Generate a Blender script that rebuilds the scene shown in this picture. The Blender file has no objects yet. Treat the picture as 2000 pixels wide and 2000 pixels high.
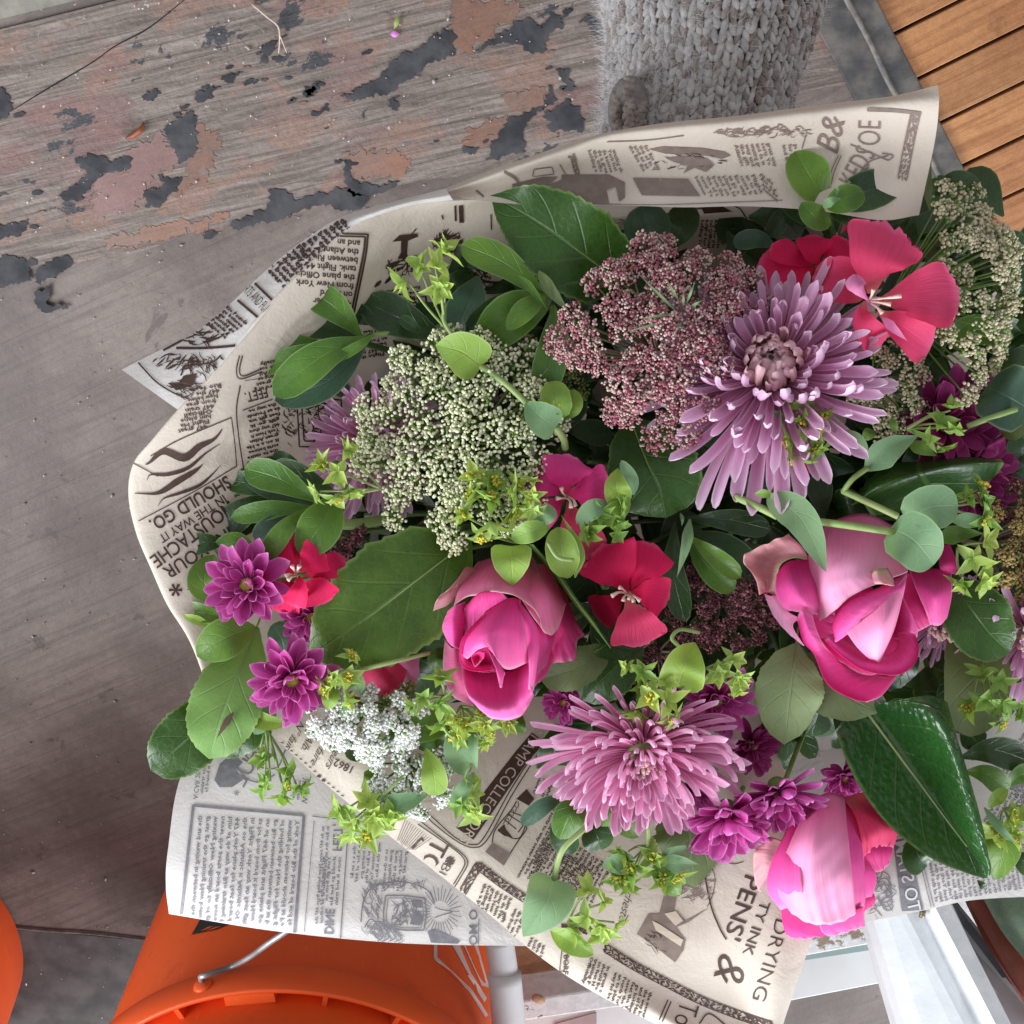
import bpy, math, random
import numpy as np
from mathutils import Vector, Matrix
from mathutils.bvhtree import BVHTree
from mathutils.geometry import tessellate_polygon
R = math.radians
SC = bpy.context.scene
COL = SC.collection
# ------------------------------------------------------------------ camera, light, exposure
CAM = np.array([0.0, 0.0, 1.07]); TILT = R(25); FPX = 3000.0
EX = np.array([1.0, 0, 0]); EU = np.array([0, math.cos(TILT), -math.sin(TILT)])
FW = np.array([0, -math.sin(TILT), -math.cos(TILT)]); NC = -FW
cd = bpy.data.cameras.new('camera'); cam = bpy.data.objects.new('camera', cd); COL.objects.link(cam)
cam.location = CAM; cam.rotation_euler = (-TILT, 0, 0)
cd.sensor_width = 36; cd.lens = 36 * FPX / 2000; cd.clip_start = .02; cd.clip_end = 60
SC.camera = cam
W = bpy.data.worlds.new('World'); SC.world = W; W.use_nodes = True
bg = W.node_tree.nodes['Background']; bg.inputs[0].default_value = (.93, .95, 1, 1); bg.inputs[1].default_value = .44
def area(name, loc, target, sx, sy, power, col):
    l = bpy.data.lights.new(name, 'AREA'); l.shape = 'RECTANGLE'; l.size = sx; l.size_y = sy; l.energy = power; l.color = col
    o = bpy.data.objects.new(name, l); COL.objects.link(o); o.location = loc
    o.rotation_euler = (Vector(target) - Vector(loc)).to_track_quat('-Z', 'Y').to_euler(); return o
area('window_light', (-1.5, -1.15, 1.4), (0, -.3, .35), 1.3, 1.2, 56, (.92, .96, 1))
area('side_window_light', (1.2, -2.0, 1.5), (.1, -.4, .3), 1.0, 1.2, 46, (.9, .95, 1))
SC.view_settings.view_transform = 'Standard'; SC.view_settings.look = 'None'
SC.view_settings.exposure = 0.5; SC.view_settings.gamma = 1
SC.cycles.max_bounces = 8; SC.cycles.transparent_max_bounces = 8
try: SC.cycles.use_denoising = True
except Exception: pass

# ------------------------------------------------------------------ coordinates: direction through a picture point, at a real distance
D0 = .72                              # metres from the lens to the middle of the bouquet
MM = D0 / FPX                         # metres per picture pixel there
def ray(px, py): return FW + (px - 1000) / FPX * EX + (1000 - py) / FPX * EU
def PD(px, py, dep): return CAM + dep * ray(px, py)
def P(px, py, d=0.0): return PD(px, py, D0 - d / 1000)
def FLOOR(px, py, z=0.0):
    r = ray(px, py); return CAM + r * ((z - CAM[2]) / r[2])
class Zm:
    def __init__(s, x0, y0, w, out=1932.0): s.x0, s.y0, s.k = x0, y0, w / out
    def xy(s, x, y): return s.x0 + x * s.k, s.y0 + y * s.k
    def P(s, x, y, d=0.0): return P(s.x0 + x * s.k, s.y0 + y * s.k, d)
N1 = Zm(0, 0, 1932)                   # native pixels
def rng(seed): return np.random.default_rng(seed)

# ------------------------------------------------------------------ objects
def thing(name, label, cat, loc, group=None):
    o = bpy.data.objects.new(name, None); COL.objects.link(o); o.location = Vector(loc); o.empty_display_size = .01
    o['label'] = label; o['category'] = cat
    if group: o['group'] = group
    return o
def tag(o, label, cat, group=None):
    o['label'] = label; o['category'] = cat
    if group: o['group'] = group
    return o
def wloc(o):
    v = np.zeros(3)
    while o is not None: v = v + np.array(o.location); o = o.parent
    return v
def mdata(name, V, F, mat=None, uv=None, smooth=True, midx=None):
    V = np.asarray(V, float); m = bpy.data.meshes.new(name)
    m.from_pydata(V.tolist(), [], F)
    for x in (mat if isinstance(mat, (list, tuple)) else [mat]):
        if x is not None: m.materials.append(x)
    if uv is not None:
        uv = np.asarray(uv, float); l = m.uv_layers.new(name='UVMap')
        idx = np.empty(len(m.loops), np.int32); m.loops.foreach_get('vertex_index', idx)
        l.data.foreach_set('uv', uv[idx].astype(np.float32).ravel())
    if smooth: m.polygons.foreach_set('use_smooth', np.ones(len(m.polygons), bool))
    if midx is not None: m.polygons.foreach_set('material_index', np.asarray(midx, np.int32))
    m.update(); return m
def obj(name, m, parent=None, mat4=None):
    o = bpy.data.objects.new(name, m); COL.objects.link(o)
    if parent is not None: o.parent = parent
    if mat4 is not None: o.matrix_local = mat4
    return o
def part(name, V, F, mat, parent=None, uv=None, smooth=True, midx=None):
    off = wloc(parent) if parent is not None else np.asarray(V, float).mean(0)
    o = obj(name, mdata(name, np.asarray(V, float) - off, F, mat, uv, smooth, midx), parent)
    if parent is None: o.location = Vector(off)
    return o
def gridF(nu, nv, o=0):
    return [(o + i * (nv + 1) + j, o + i * (nv + 1) + j + 1, o + (i + 1) * (nv + 1) + j + 1, o + (i + 1) * (nv + 1) + j) for i in range(nu) for j in range(nv)]
def cr(pts, t):
    """Catmull-Rom through pts at t in 0..1"""
    p = np.asarray(pts, float); n = len(p)
    if n == 1: return np.repeat(p, len(t), 0)
    q = np.vstack([2 * p[0] - p[1], p, 2 * p[-1] - p[-2]])
    s = np.clip(np.asarray(t), 0, 1) * (n - 1); i = np.minimum(s.astype(int), n - 2); f = (s - i)[:, None]
    a, b, c, d = q[i], q[i + 1], q[i + 2], q[i + 3]
    return .5 * (2 * b + (c - a) * f + (2 * a - 5 * b + 4 * c - d) * f * f + (3 * b - a - 3 * c + d) * f ** 3)
def norm(v): return v / np.maximum(np.linalg.norm(v, axis=-1, keepdims=True), 1e-12)
PROF = {
 'ovate': [(0, .05), (.06, .4), (.18, .8), (.35, 1), (.55, .92), (.75, .64), (.9, .3), (1, 0)],
 'obov': [(0, .08), (.15, .32), (.35, .68), (.55, .94), (.7, 1), (.85, .86), (.94, .56), (1, 0)],
 'ellip': [(0, .08), (.15, .55), (.35, .9), (.5, 1), (.65, .95), (.82, .7), (.93, .42), (1, 0)],
 'round': [(0, .12), (.06, .55), (.25, .92), (.45, 1), (.7, .93), (.88, .65), (.96, .38), (1, 0)],
 'heart': [(0, .5), (.05, .8), (.2, 1), (.4, 1), (.6, .84), (.8, .5), (.93, .2), (1, 0)],
 'fan': [(0, .08), (.2, .25), (.45, .66), (.7, .95), (.85, 1), (.95, .9), (1, .7)],
 'lance': [(0, .15), (.18, .65), (.35, 1), (.6, .72), (.85, .26), (1, 0)],
 'strap': [(0, .5), (.3, .72), (.7, .95), (.86, 1), (.94, .93), (.985, .66), (1, .25)],
 'daisy': [(0, .35), (.3, .8), (.6, 1), (.85, .82), (.95, .5), (1, .08)],
}
def prof(name, u):
    t = np.array(PROF[name]); return np.maximum(np.interp(u, t[:, 0], t[:, 1]), 0)
def tub(pts, rad, ns=6, nu=None):
    """tube along world points"""
    pts = np.asarray(pts, float); nu = nu or (len(pts) - 1) * 4
    c = cr(pts, np.linspace(0, 1, nu + 1)); r = np.interp(np.linspace(0, 1, nu + 1), np.linspace(0, 1, len(np.atleast_1d(rad))), np.atleast_1d(rad)) if np.ndim(rad) else np.full(nu + 1, rad)
    T = norm(np.gradient(c, axis=0)); a = norm(np.cross(T, np.array([.31, .62, .72]))); b = np.cross(T, a)
    th = np.arange(ns) * 2 * math.pi / ns
    V = (c[:, None] + r[:, None, None] * (np.cos(th)[None, :, None] * a[:, None] + np.sin(th)[None, :, None] * b[:, None])).reshape(-1, 3)
    F = [(i * ns + j, i * ns + (j + 1) % ns, (i + 1) * ns + (j + 1) % ns, (i + 1) * ns + j) for i in range(nu) for j in range(ns)]
    F += [tuple(range(ns))[::-1], tuple(nu * ns + j for j in range(ns))]
    return V, F
def join(lst):
    V = []; F = []; n = 0
    for v, f in lst:
        V.append(v); F += [tuple(i + n for i in q) for q in f]; n += len(v)
    return np.vstack(V), F
def bladeVF(z, pts, w, pf='ellip', nu=16, nv=6, roll=0, fold=0, cup=0, ruff=0, rf=3.0, serr=0, nser=14, twist=0, bow=0, arc=0, curl=0, seed=0, jag=0):
    """leaf or petal: pts = spine in picture points + mm towards the lens; w = full width in the same points"""
    r = rng(seed); pts = [tuple(p) if len(p) == 3 else (p[0], p[1], 0) for p in pts]
    if len(pts) == 2 and bow: a, b = pts; pts = [a, ((a[0] + b[0]) / 2, (a[1] + b[1]) / 2, (a[2] + b[2]) / 2 + bow), b]
    t = np.linspace(0, 1, nu + 1)
    if not serr: t = .5 * t + .5 * (.5 - .5 * np.cos(np.pi * t))
    C = cr([z.P(*p) for p in pts], t); T = norm(np.gradient(C, axis=0))
    S = norm(np.cross(T, NC)); a = R(roll) + R(twist) * (t - .5)
    S = S * np.cos(a)[:, None] + np.cross(T, S) * np.sin(a)[:, None]
    U = norm(np.cross(S, T))
    half = w * z.k * MM * .5; pw = prof(pf, t)
    v = np.linspace(-1, 1, nv + 1); A = np.abs(v)
    ww = np.repeat(pw[:, None], nv + 1, 1)
    if serr:
        saw = (t * nser) % 1.0; e = 1 + serr * (saw - .5)
        ww = ww * (1 + (e[:, None] - 1) * (A[None, :] > .95))
    if jag:
        k = rng(seed + 5).normal(0, jag, nv + 1); 
    X = C[:, None] + S[:, None] * (v[None, :, None] * half * ww[..., None])
    h = half * (fold * A[None] * ww + cup * (A[None] ** 2) * ww)
    ph = r.uniform(0, 6.28)
    if ruff: h = h + half * ruff * A[None] ** 2 * np.sin(rf * 6.283 * t[:, None] + ph + (v[None] > 0) * 1.7) * np.minimum(1, 2 * ww)
    if curl: h = h + half * curl * (t[:, None] ** 4) * np.ones_like(ww)
    X = X + U[:, None] * h[..., None]
    if arc or jag:
        sh = np.clip((t - .4) / .6, 0, 1) ** 2
        dx = -arc * half * v[None] ** 2 * sh[:, None]
        if jag: dx = dx + half * sh[:, None] ** 2 * (k[None])
        X = X + T[:, None] * dx[..., None]
    uv = np.stack(np.broadcast_arrays(t[:, None], .5 + .5 * v[None]), -1).reshape(-1, 2)
    return X.reshape(-1, 3), gridF(nu, nv), uv
def blade(name, z, pts, w, mat, parent=None, **k):
    V, F, uv = bladeVF(z, pts, w, **k); return part(name, V, F, mat, parent, uv)
def patchVF(z, rows, nu=14, nv=14, ruff=0, rf=4, seed=0, vmid=None, crumple=0, wob=0):
    tu = np.linspace(0, 1, nu + 1); tv = np.linspace(0, 1, nv + 1)
    g = np.stack([cr([(p[0], p[1], p[2]) for p in r], tv) for r in rows])          # rows, nv+1, 3
    G = np.stack([cr(g[:, j], tu) for j in range(nv + 1)], 1)
    if ruff:
        ph = rng(seed).uniform(0, 6.28, 3)
        ph = ph; G[..., 2] += ruff * (tu[:, None] ** 3) * (np.sin(rf * 6.283 * tv + ph[0]) + .6 * np.sin(rf * 11.3 * tv + ph[1]))[None]
        G[..., 1] += ruff * 4 * (tu[:, None] ** 4) * np.sin(rf * 8.1 * tv + ph[2])[None]
    if wob:
        r = rng(seed + 17)
        for _ in range(7):
            a = r.uniform(0, 6.283); f = r.uniform(.012, .05); G[..., 2] += wob * .5 * np.sin((G[..., 0] * np.cos(a) + G[..., 1] * np.sin(a)) * z.k * f * 1.6 + r.uniform(0, 6.28))
        for _ in range(6):
            a = r.uniform(0, 6.283); f = r.uniform(.09, .24); q = np.sin((G[..., 0] * np.cos(a) + G[..., 1] * np.sin(a)) * z.k * f + 2.2 * np.sin(G[..., 0] * z.k * .03 + r.uniform(0, 6)) + r.uniform(0, 6.28)); G[..., 2] += wob * .16 * q * (tu[:, None] * .8 + .2)
    if crumple:
        r = rng(seed + 3); nz = np.zeros(G.shape[:2])
        for _ in range(26):
            a = r.uniform(0, 6.283); f = r.uniform(.006, .02); q = (G[..., 0] * np.cos(a) + G[..., 1] * np.sin(a)) * f + r.uniform(0, 6.28)
            nz += np.abs(np.sin(q)) * .006 / f
        G[..., 2] += crumple * (nz - nz.mean()) * .25
    V = np.array([z.P(*p) for p in G.reshape(-1, 3)])
    vv = tv if vmid is None else np.interp(tv, [0, vmid, 1], [0, .5, 1])
    uv = np.stack(np.broadcast_arrays(tu[:, None], vv[None]), -1).reshape(-1, 2)
    return V, gridF(nu, nv), uv
def patch(name, z, rows, mat, parent=None, **k):
    V, F, uv = patchVF(z, rows, **k); return part(name, V, F, mat, parent, uv)
def sphereVF(c, r, nseg=6, nring=4, axis=None, sc=(1, 1, 1)):
    V = [(0, 0, 1)]
    for i in range(1, nring):
        a = math.pi * i / nring
        V += [(math.sin(a) * math.cos(2 * math.pi * j / nseg), math.sin(a) * math.sin(2 * math.pi * j / nseg), math.cos(a)) for j in range(nseg)]
    V.append((0, 0, -1)); F = [(0, 1 + j, 1 + (j + 1) % nseg) for j in range(nseg)]
    for i in range(nring - 2):
        o = 1 + i * nseg; F += [(o + j, o + nseg + j, o + nseg + (j + 1) % nseg, o + (j + 1) % nseg) for j in range(nseg)]
    o = 1 + (nring - 2) * nseg; F += [(o + j, len(V) - 1, o + (j + 1) % nseg) for j in range(nseg)]
    V = np.array(V) * np.array(sc) * r
    if axis is not None: V = V @ frame(axis).T
    return V + np.asarray(c), F
def frame(n, spin=0.0):
    """3x3 whose columns are e1, e2, n"""
    n = norm(np.asarray(n, float)); h = np.array([0, 0, 1.0]) if abs(n[2]) < .9 else np.array([1.0, 0, 0])
    a = norm(np.cross(h, n)); b = np.cross(n, a); c, s = math.cos(spin), math.sin(spin)
    return np.stack([a * c + b * s, b * c - a * s, n], 1)
def m4(R3, t, s=1.0):
    M = np.eye(4); M[:3, :3] = np.asarray(R3) * s; M[:3, 3] = t; return Matrix(M.tolist())
def camdir(x, y, n): return norm(x * EX - y * EU + n * NC)      # x right, y down in the picture, n towards the lens
def prism(name, quad, thick, mat, parent=None, ext=None, bev=0):
    """slab: corner list in world metres, pushed down along ext"""
    q = np.asarray(quad, float); e = np.asarray(ext if ext is not None else np.array([0, 0, -1.0])) * thick; n = len(q)
    nn = np.cross(q[1] - q[0], q[2] - q[0])
    if nn @ e > 0: q = q[::-1]
    V = np.vstack([q, q + e]); F = [tuple(range(n)), tuple(range(2 * n - 1, n - 1, -1))] + [(i, i + n, (i + 1) % n + n, (i + 1) % n) for i in range(n)]
    o = part(name, V, F, mat, parent, smooth=False)
    if bev:
        m = o.modifiers.new('bevel', 'BEVEL'); m.width = bev; m.segments = 2; m.limit_method = 'ANGLE'
    return o

# ------------------------------------------------------------------ materials
class NT:
    def __init__(s, name):
        s.m = bpy.data.materials.new(name); s.m.use_nodes = True; s.t = s.m.node_tree; s.t.nodes.clear()
        s.out = s.t.nodes.new('ShaderNodeOutputMaterial')
    def n(s, typ, **kw):
        o = s.t.nodes.new('ShaderNode' + typ)
        for k, v in kw.items(): setattr(o, k, v)
        return o
    def set(s, inp, v):
        if isinstance(v, bpy.types.NodeSocket): s.t.links.new(v, inp)
        elif isinstance(v, (tuple, list)) and len(v) == 3 and inp.type == 'RGBA': inp.default_value = (*v, 1)
        else: inp.default_value = v
    def math(s, op, a, b=0.0, clamp=False):
        o = s.n('Math', operation=op, use_clamp=clamp); s.set(o.inputs[0], a); s.set(o.inputs[1], b); return o.outputs[0]
    def madd(s, x, m, c, clamp=False):
        o = s.n('Math', operation='MULTIPLY_ADD', use_clamp=clamp); s.set(o.inputs[0], x); s.set(o.inputs[1], m); s.set(o.inputs[2], c); return o.outputs[0]
    def mix(s, f, a, b):
        o = s.n('Mix', data_type='RGBA'); s.set(o.inputs[0], f); s.set(o.inputs[6], a); s.set(o.inputs[7], b); return o.outputs[2]
    def step(s, x, a, b):
        o = s.n('MapRange', interpolation_type='SMOOTHSTEP'); s.set(o.inputs[0], x); o.inputs[1].default_value = a; o.inputs[2].default_value = b; return o.outputs[0]
    def noise(s, vec, scale, detail=3, rough=.55, dist=0):
        o = s.n('TexNoise'); s.set(o.inputs['Vector'], vec); o.inputs['Scale'].default_value = scale; o.inputs['Detail'].default_value = detail
        o.inputs['Roughness'].default_value = rough; o.inputs['Distortion'].default_value = dist; return o.outputs[0]
    def coord(s, which='Object'): return s.n('TexCoord').outputs[which]
    def pos(s): return s.n('NewGeometry').outputs['Position']
    def mapping(s, vec, scale=(1, 1, 1), rot=(0, 0, 0)):
        o = s.n('Mapping'); s.set(o.inputs[0], vec); o.inputs['Scale'].default_value = scale; o.inputs['Rotation'].default_value = rot; return o.outputs[0]
    def rand(s): return s.n('ObjectInfo').outputs['Random']
    def uvs(s):
        o = s.n('SeparateXYZ'); s.t.links.new(s.n('UVMap').outputs[0], o.inputs[0]); return o.outputs[0], o.outputs[1]
    def bump(s, h, st, dist=.001):
        o = s.n('Bump'); o.inputs['Strength'].default_value = st; o.inputs['Distance'].default_value = dist; s.set(o.inputs['Height'], h); return o.outputs[0]
    def finish(s, col, rough=.5, spec=.5, trans=0.0, tcol=None, nrm=None, metal=0, coat=0, sheen=0):
        p = s.n('BsdfPrincipled'); s.set(p.inputs['Base Color'], col); s.set(p.inputs['Roughness'], rough); p.inputs['Specular IOR Level'].default_value = spec
        p.inputs['Metallic'].default_value = metal; p.inputs['Coat Weight'].default_value = coat; p.inputs['Sheen Weight'].default_value = sheen
        if nrm is not None: s.set(p.inputs['Normal'], nrm)
        res = p.outputs[0]
        if trans:
            q = s.n('BsdfTranslucent'); s.set(q.inputs[0], tcol if tcol is not None else col)
            if nrm is not None: s.set(q.inputs['Normal'], nrm)
            x = s.n('MixShader'); x.inputs[0].default_value = trans; s.t.links.new(res, x.inputs[1]); s.t.links.new(q.outputs[0], x.inputs[2]); res = x.outputs[0]
        s.t.links.new(res, s.out.inputs[0]); return s.m
def leafmat(name, c1, c2, vein, rough=.35, spec=.5, trans=.22, nv=6.0, vs=.5, edge=None, bumps=.5, veinw=.035, cell=0.0, coat=0):
    s = NT(name); u, v = s.uvs(); a = s.math('ABSOLUTE', s.madd(v, 2.0, -1.0))
    oc = s.coord(); n = s.madd(s.noise(oc, 22, 3), .6, s.math('MULTIPLY', s.noise(oc, 75, 4), .4)); rd = s.rand()
    f = s.math('ADD', s.step(n, .3, .7), s.madd(rd, .7, -.35))
    col = s.mix(s.math('MULTIPLY', f, 1.0, True), c1, c2)
    lat = s.math('FRACT', s.math('SUBTRACT', s.math('MULTIPLY', u, nv), s.math('MULTIPLY', a, nv * .28)))
    ld = s.math('ABSOLUTE', s.math('SUBTRACT', lat, .5)); lv = s.math('SUBTRACT', 1.0, s.step(ld, 0.01, .06))
    lv = s.math('MULTIPLY', lv, s.math('SUBTRACT', 1.0, s.step(a, .6, .95)))
    mv = s.math('SUBTRACT', 1.0, s.step(a, veinw * .4, veinw * 1.6))
    vv = s.math('MAXIMUM', mv, s.math('MULTIPLY', lv, .55))
    col = s.mix(s.math('MULTIPLY', vv, vs), col, vein)
    if edge is not None: col = s.mix(s.math('MULTIPLY', s.step(a, .9, 1.0), .75), col, edge)
    h = s.math('SUBTRACT', s.math('MULTIPLY', s.noise(oc, 350, 3), .35), vv)
    if cell:
        vo = s.n('TexVoronoi', feature='SMOOTH_F1'); s.set(vo.inputs['Vector'], oc); vo.inputs['Scale'].default_value = 330
        h = s.math('SUBTRACT', h, s.math('MULTIPLY', vo.outputs[0], cell))
    ve = s.n('TexVoronoi', feature='DISTANCE_TO_EDGE'); s.set(ve.inputs['Vector'], oc); ve.inputs['Scale'].default_value = 300
    net = s.math('SUBTRACT', 1.0, s.step(ve.outputs[0], .0, .09)); col = s.mix(s.math('MULTIPLY', net, vs * .45), col, vein); h = s.math('SUBTRACT', h, s.math('MULTIPLY', net, .07))
    spots = s.step(s.noise(oc, 110, 2), .72, .78); col = s.mix(s.math('MULTIPLY', spots, .25), col, (.09, .06, .02))
    tc = s.mix(.5, col, (.30, .42, .03))
    return s.finish(col, s.math('ADD', rough, s.math('MULTIPLY', n, .15)), spec, trans, tc, s.bump(h, bumps, .0006), coat=coat)
def petalmat(name, base, tip, edge=None, deep=None, rough=.6, trans=.3, ur=(.35, .95), streak=.35, er=(.82, 1.0), rimu=None, rim=None, spec=.22, sheen=0):
    s = NT(name); u, v = s.uvs(); a = s.math('ABSOLUTE', s.madd(v, 2.0, -1.0))
    col = s.mix(s.step(u, *ur), base, tip)
    if deep is not None: col = s.mix(s.math('SUBTRACT', 1.0, s.step(u, 0.0, .35)), col, deep)
    cb = s.n('CombineXYZ'); s.set(cb.inputs[0], s.math('MULTIPLY', u, 1.6)); s.set(cb.inputs[1], s.math('MULTIPLY', v, 22.0)); s.set(cb.inputs[2], s.math('MULTIPLY', s.rand(), 40.0))
    n = s.noise(cb.outputs[0], 1.3, 4, .6)
    hs = s.n('HueSaturation'); s.set(hs.inputs['Color'], col); s.set(hs.inputs['Value'], s.madd(n, streak * 2, 1 - streak))
    col = hs.outputs[0]
    h2 = s.n('HueSaturation'); s.set(h2.inputs['Color'], col); s.set(h2.inputs['Value'], s.madd(s.rand(), .3, .85))
    col = h2.outputs[0]
    if edge is not None: col = s.mix(s.math('MULTIPLY', s.step(a, *er), .8), col, edge)
    if rim is not None: col = s.mix(s.math('MULTIPLY', s.step(u, *(rimu or (.88, 1.0))), .85), col, rim)
    bl = s.noise(s.coord(), 90, 3)
    return s.finish(col, rough, spec, trans, None, s.bump(s.math('ADD', n, s.math('MULTIPLY', bl, .6)), .45, .0008), sheen=sheen)
def plain(name, c1, c2=None, scale=120, rough=.5, spec=.4, trans=0, bump=0, bs=400, metal=0, pos=False, coat=0, sheen=0):
    s = NT(name); oc = s.pos() if pos else s.coord(); n = s.noise(oc, scale, 4)
    col = s.mix(s.step(n, .3, .7), c1, c2) if c2 is not None else c1
    return s.finish(col, rough, spec, trans, None, s.bump(s.noise(oc, bs, 4), bump, .001) if bump else None, metal, coat, sheen)
M = {}
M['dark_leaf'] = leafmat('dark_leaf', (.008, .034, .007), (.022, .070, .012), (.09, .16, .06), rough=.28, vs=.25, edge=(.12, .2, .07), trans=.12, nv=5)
M['mid_leaf'] = leafmat('mid_leaf', (.052, .14, .012), (.13, .25, .024), (.16, .28, .07), rough=.32, vs=.3, edge=(.22, .34, .12), nv=5)
M['blue_leaf'] = leafmat('blue_leaf', (.025, .07, .045), (.05, .115, .07), (.14, .22, .12), rough=.42, vs=.2, edge=(.2, .3, .17), nv=5)
M['serrated_dark'] = leafmat('serrated_dark', (.011, .052, .005), (.032, .105, .010), (.12, .21, .05), rough=.3, vs=.38, edge=(.16, .27, .07), nv=5, bumps=.7, cell=.5)
M['serrated_mid'] = leafmat('serrated_mid', (.016, .060, .005), (.10, .205, .016), (.17, .29, .07), rough=.34, vs=.4, edge=(.2, .33, .08), nv=5, bumps=.7, cell=.5)
M['serrated_light'] = leafmat('serrated_light', (.13, .27, .05), (.19, .34, .08), (.22, .36, .13), rough=.5, vs=.45, edge=(.24, .38, .1), nv=5, bumps=.6)
M['serrated_pale'] = leafmat('serrated_pale', (.25, .38, .15), (.33, .45, .2), (.45, .55, .3), rough=.6, vs=.5, edge=(.28, .42, .14), nv=5, bumps=.7)
M['olive_leaf'] = leafmat('olive_leaf', (.10, .15, .05), (.17, .21, .08), (.24, .28, .13), rough=.5, vs=.3, nv=5)
M['glossy_leaf'] = leafmat('glossy_leaf', (.008, .055, .012), (.018, .085, .015), (.09, .17, .05), rough=.16, vs=.35, edge=(.14, .25, .06), nv=6, bumps=.9, cell=1.6, trans=.08)
M['lime_leaf'] = leafmat('lime_leaf', (.30, .46, .06), (.22, .40, .08), (.42, .56, .16), rough=.45, vs=.3, trans=.35, edge=(.45, .58, .22), nv=4)
M['glaucous_leaf'] = leafmat('glaucous_leaf', (.17, .32, .16), (.23, .38, .18), (.33, .46, .26), rough=.55, vs=.3, trans=.25, edge=(.3, .44, .22), nv=4, bumps=.3)
M['bract'] = leafmat('bract', (.52, .66, .14), (.42, .60, .17), (.5, .62, .2), rough=.45, vs=.25, trans=.35, edge=(.46, .6, .2), nv=3, bumps=.2)
M['bract_green'] = leafmat('bract_green', (.23, .41, .07), (.30, .48, .10), (.4, .5, .2), rough=.45, vs=.25, trans=.3, edge=(.36, .5, .17), nv=3, bumps=.2)
M['stem'] = plain('stem', (.22, .34, .10), (.34, .42, .16), 60, .5, trans=.1)
M['stem_dark'] = plain('stem_dark', (.05, .10, .03), (.09, .14, .04), 60, .5)
M['yellow_floret'] = plain('yellow_floret', (.62, .52, .04), (.75, .62, .08), 300, .6, trans=.15)
M['rose'] = petalmat('rose', (.82, .085, .36), (.88, .17, .46), rim=(.88, .33, .55), edge=(.86, .26, .50), er=(.9, 1.0), deep=(.62, .015, .16), streak=.14, trans=.24)
M['rose_deep'] = petalmat('rose_deep', (.76, .035, .23), (.84, .085, .33), rim=(.86, .3, .5), streak=.14, trans=.24)
M['rose_dusk'] = petalmat('rose_dusk', (.84, .16, .35), (.88, .24, .45), rim=(.85, .45, .52), edge=(.84, .40, .50), er=(.88, 1.0), streak=.12, trans=.24)
M['rose_pale'] = petalmat('rose_pale', (.74, .38, .42), (.80, .40, .44), rim=(.84, .50, .48), edge=(.75, .22, .3), deep=(.55, .45, .3), streak=.25, trans=.25)
M['rose_lilac'] = petalmat('rose_lilac', (.84, .25, .47), (.88, .40, .62), rim=(.88, .46, .62), edge=(.82, .24, .44), er=(.55, 1.0), streak=.09, trans=.22, ur=(.1, .7))
M['godetia'] = petalmat('godetia', (.84, .06, .17), (.86, .08, .21), rim=(.87, .15, .32), deep=(.84, .22, .24), streak=.16, trans=.3)
M['godetia_pink'] = petalmat('godetia_pink', (.76, .035, .24), (.80, .07, .30), rim=(.84, .18, .42), deep=(.6, .03, .12), streak=.16, trans=.3)
M['godetia_red'] = petalmat('godetia_red', (.68, .008, .085), (.78, .02, .12), rim=(.82, .1, .26), deep=(.5, .01, .05), streak=.14, trans=.3)
M['godetia_back'] = petalmat('godetia_back', (.84, .26, .52), (.86, .30, .55), streak=.2, trans=.3)
M['anther'] = plain('anther', (.72, .5, .42), (.62, .4, .36), 300, .6)
M['mum'] = petalmat('mum', (.68, .28, .49), (.79, .50, .71), rim=(.86, .70, .82), deep=(.56, .18, .26), edge=(.82, .60, .72), er=(.75, 1.0), streak=.22, trans=.28, sheen=.2)
M['mum_core'] = petalmat('mum_core', (.76, .48, .42), (.82, .52, .58), rim=(.80, .55, .60), deep=(.5, .34, .14), edge=(.76, .50, .54), streak=.2, trans=.28)
M['mum_pink'] = petalmat('mum_pink', (.73, .25, .45), (.80, .43, .63), rim=(.84, .60, .75), deep=(.55, .12, .26), edge=(.78, .48, .65), er=(.75, 1.0), streak=.22, trans=.28)
M['mum_cream'] = plain('mum_cream', (.72, .55, .42), (.75, .45, .5), 300, .6)
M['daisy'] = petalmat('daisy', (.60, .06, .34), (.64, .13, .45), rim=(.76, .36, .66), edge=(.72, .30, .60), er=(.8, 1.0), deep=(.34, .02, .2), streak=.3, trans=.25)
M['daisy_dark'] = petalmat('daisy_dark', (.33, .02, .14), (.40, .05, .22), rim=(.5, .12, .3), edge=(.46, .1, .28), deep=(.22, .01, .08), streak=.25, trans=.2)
M['daisy_eye'] = plain('daisy_eye', (.42, .46, .05), (.58, .60, .12), 500, .6, bump=.6, bs=900)
M['floret_cream'] = plain('floret_cream', (.80, .81, .52), (.86, .86, .66), 200, .6, trans=.2)
M['floret_white'] = plain('floret_white', (.86, .87, .84), (.82, .84, .78), 200, .6, trans=.2)
M['floret_maroon'] = plain('floret_maroon', (.40, .105, .155), (.52, .24, .265), 200, .6, trans=.15)
M['floret_rose'] = plain('floret_rose', (.66, .40, .41), (.68, .54, .46), 200, .6, trans=.2)
M['floret_dark'] = plain('floret_dark', (.09, .022, .035), (.17, .06, .07), 200, .6)
M['floret_tan'] = plain('floret_tan', (.52, .46, .30), (.62, .57, .40), 200, .6)
M['floret_gold'] = plain('floret_gold', (.36, .24, .08), (.45, .33, .13), 200, .6)
M['umbel_green'] = plain('umbel_green', (.14, .24, .05), (.2, .3, .08), 200, .5, trans=.1)
M['umbel_redgreen'] = plain('umbel_redgreen', (.22, .22, .12), (.27, .15, .12), 200, .5)
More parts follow.
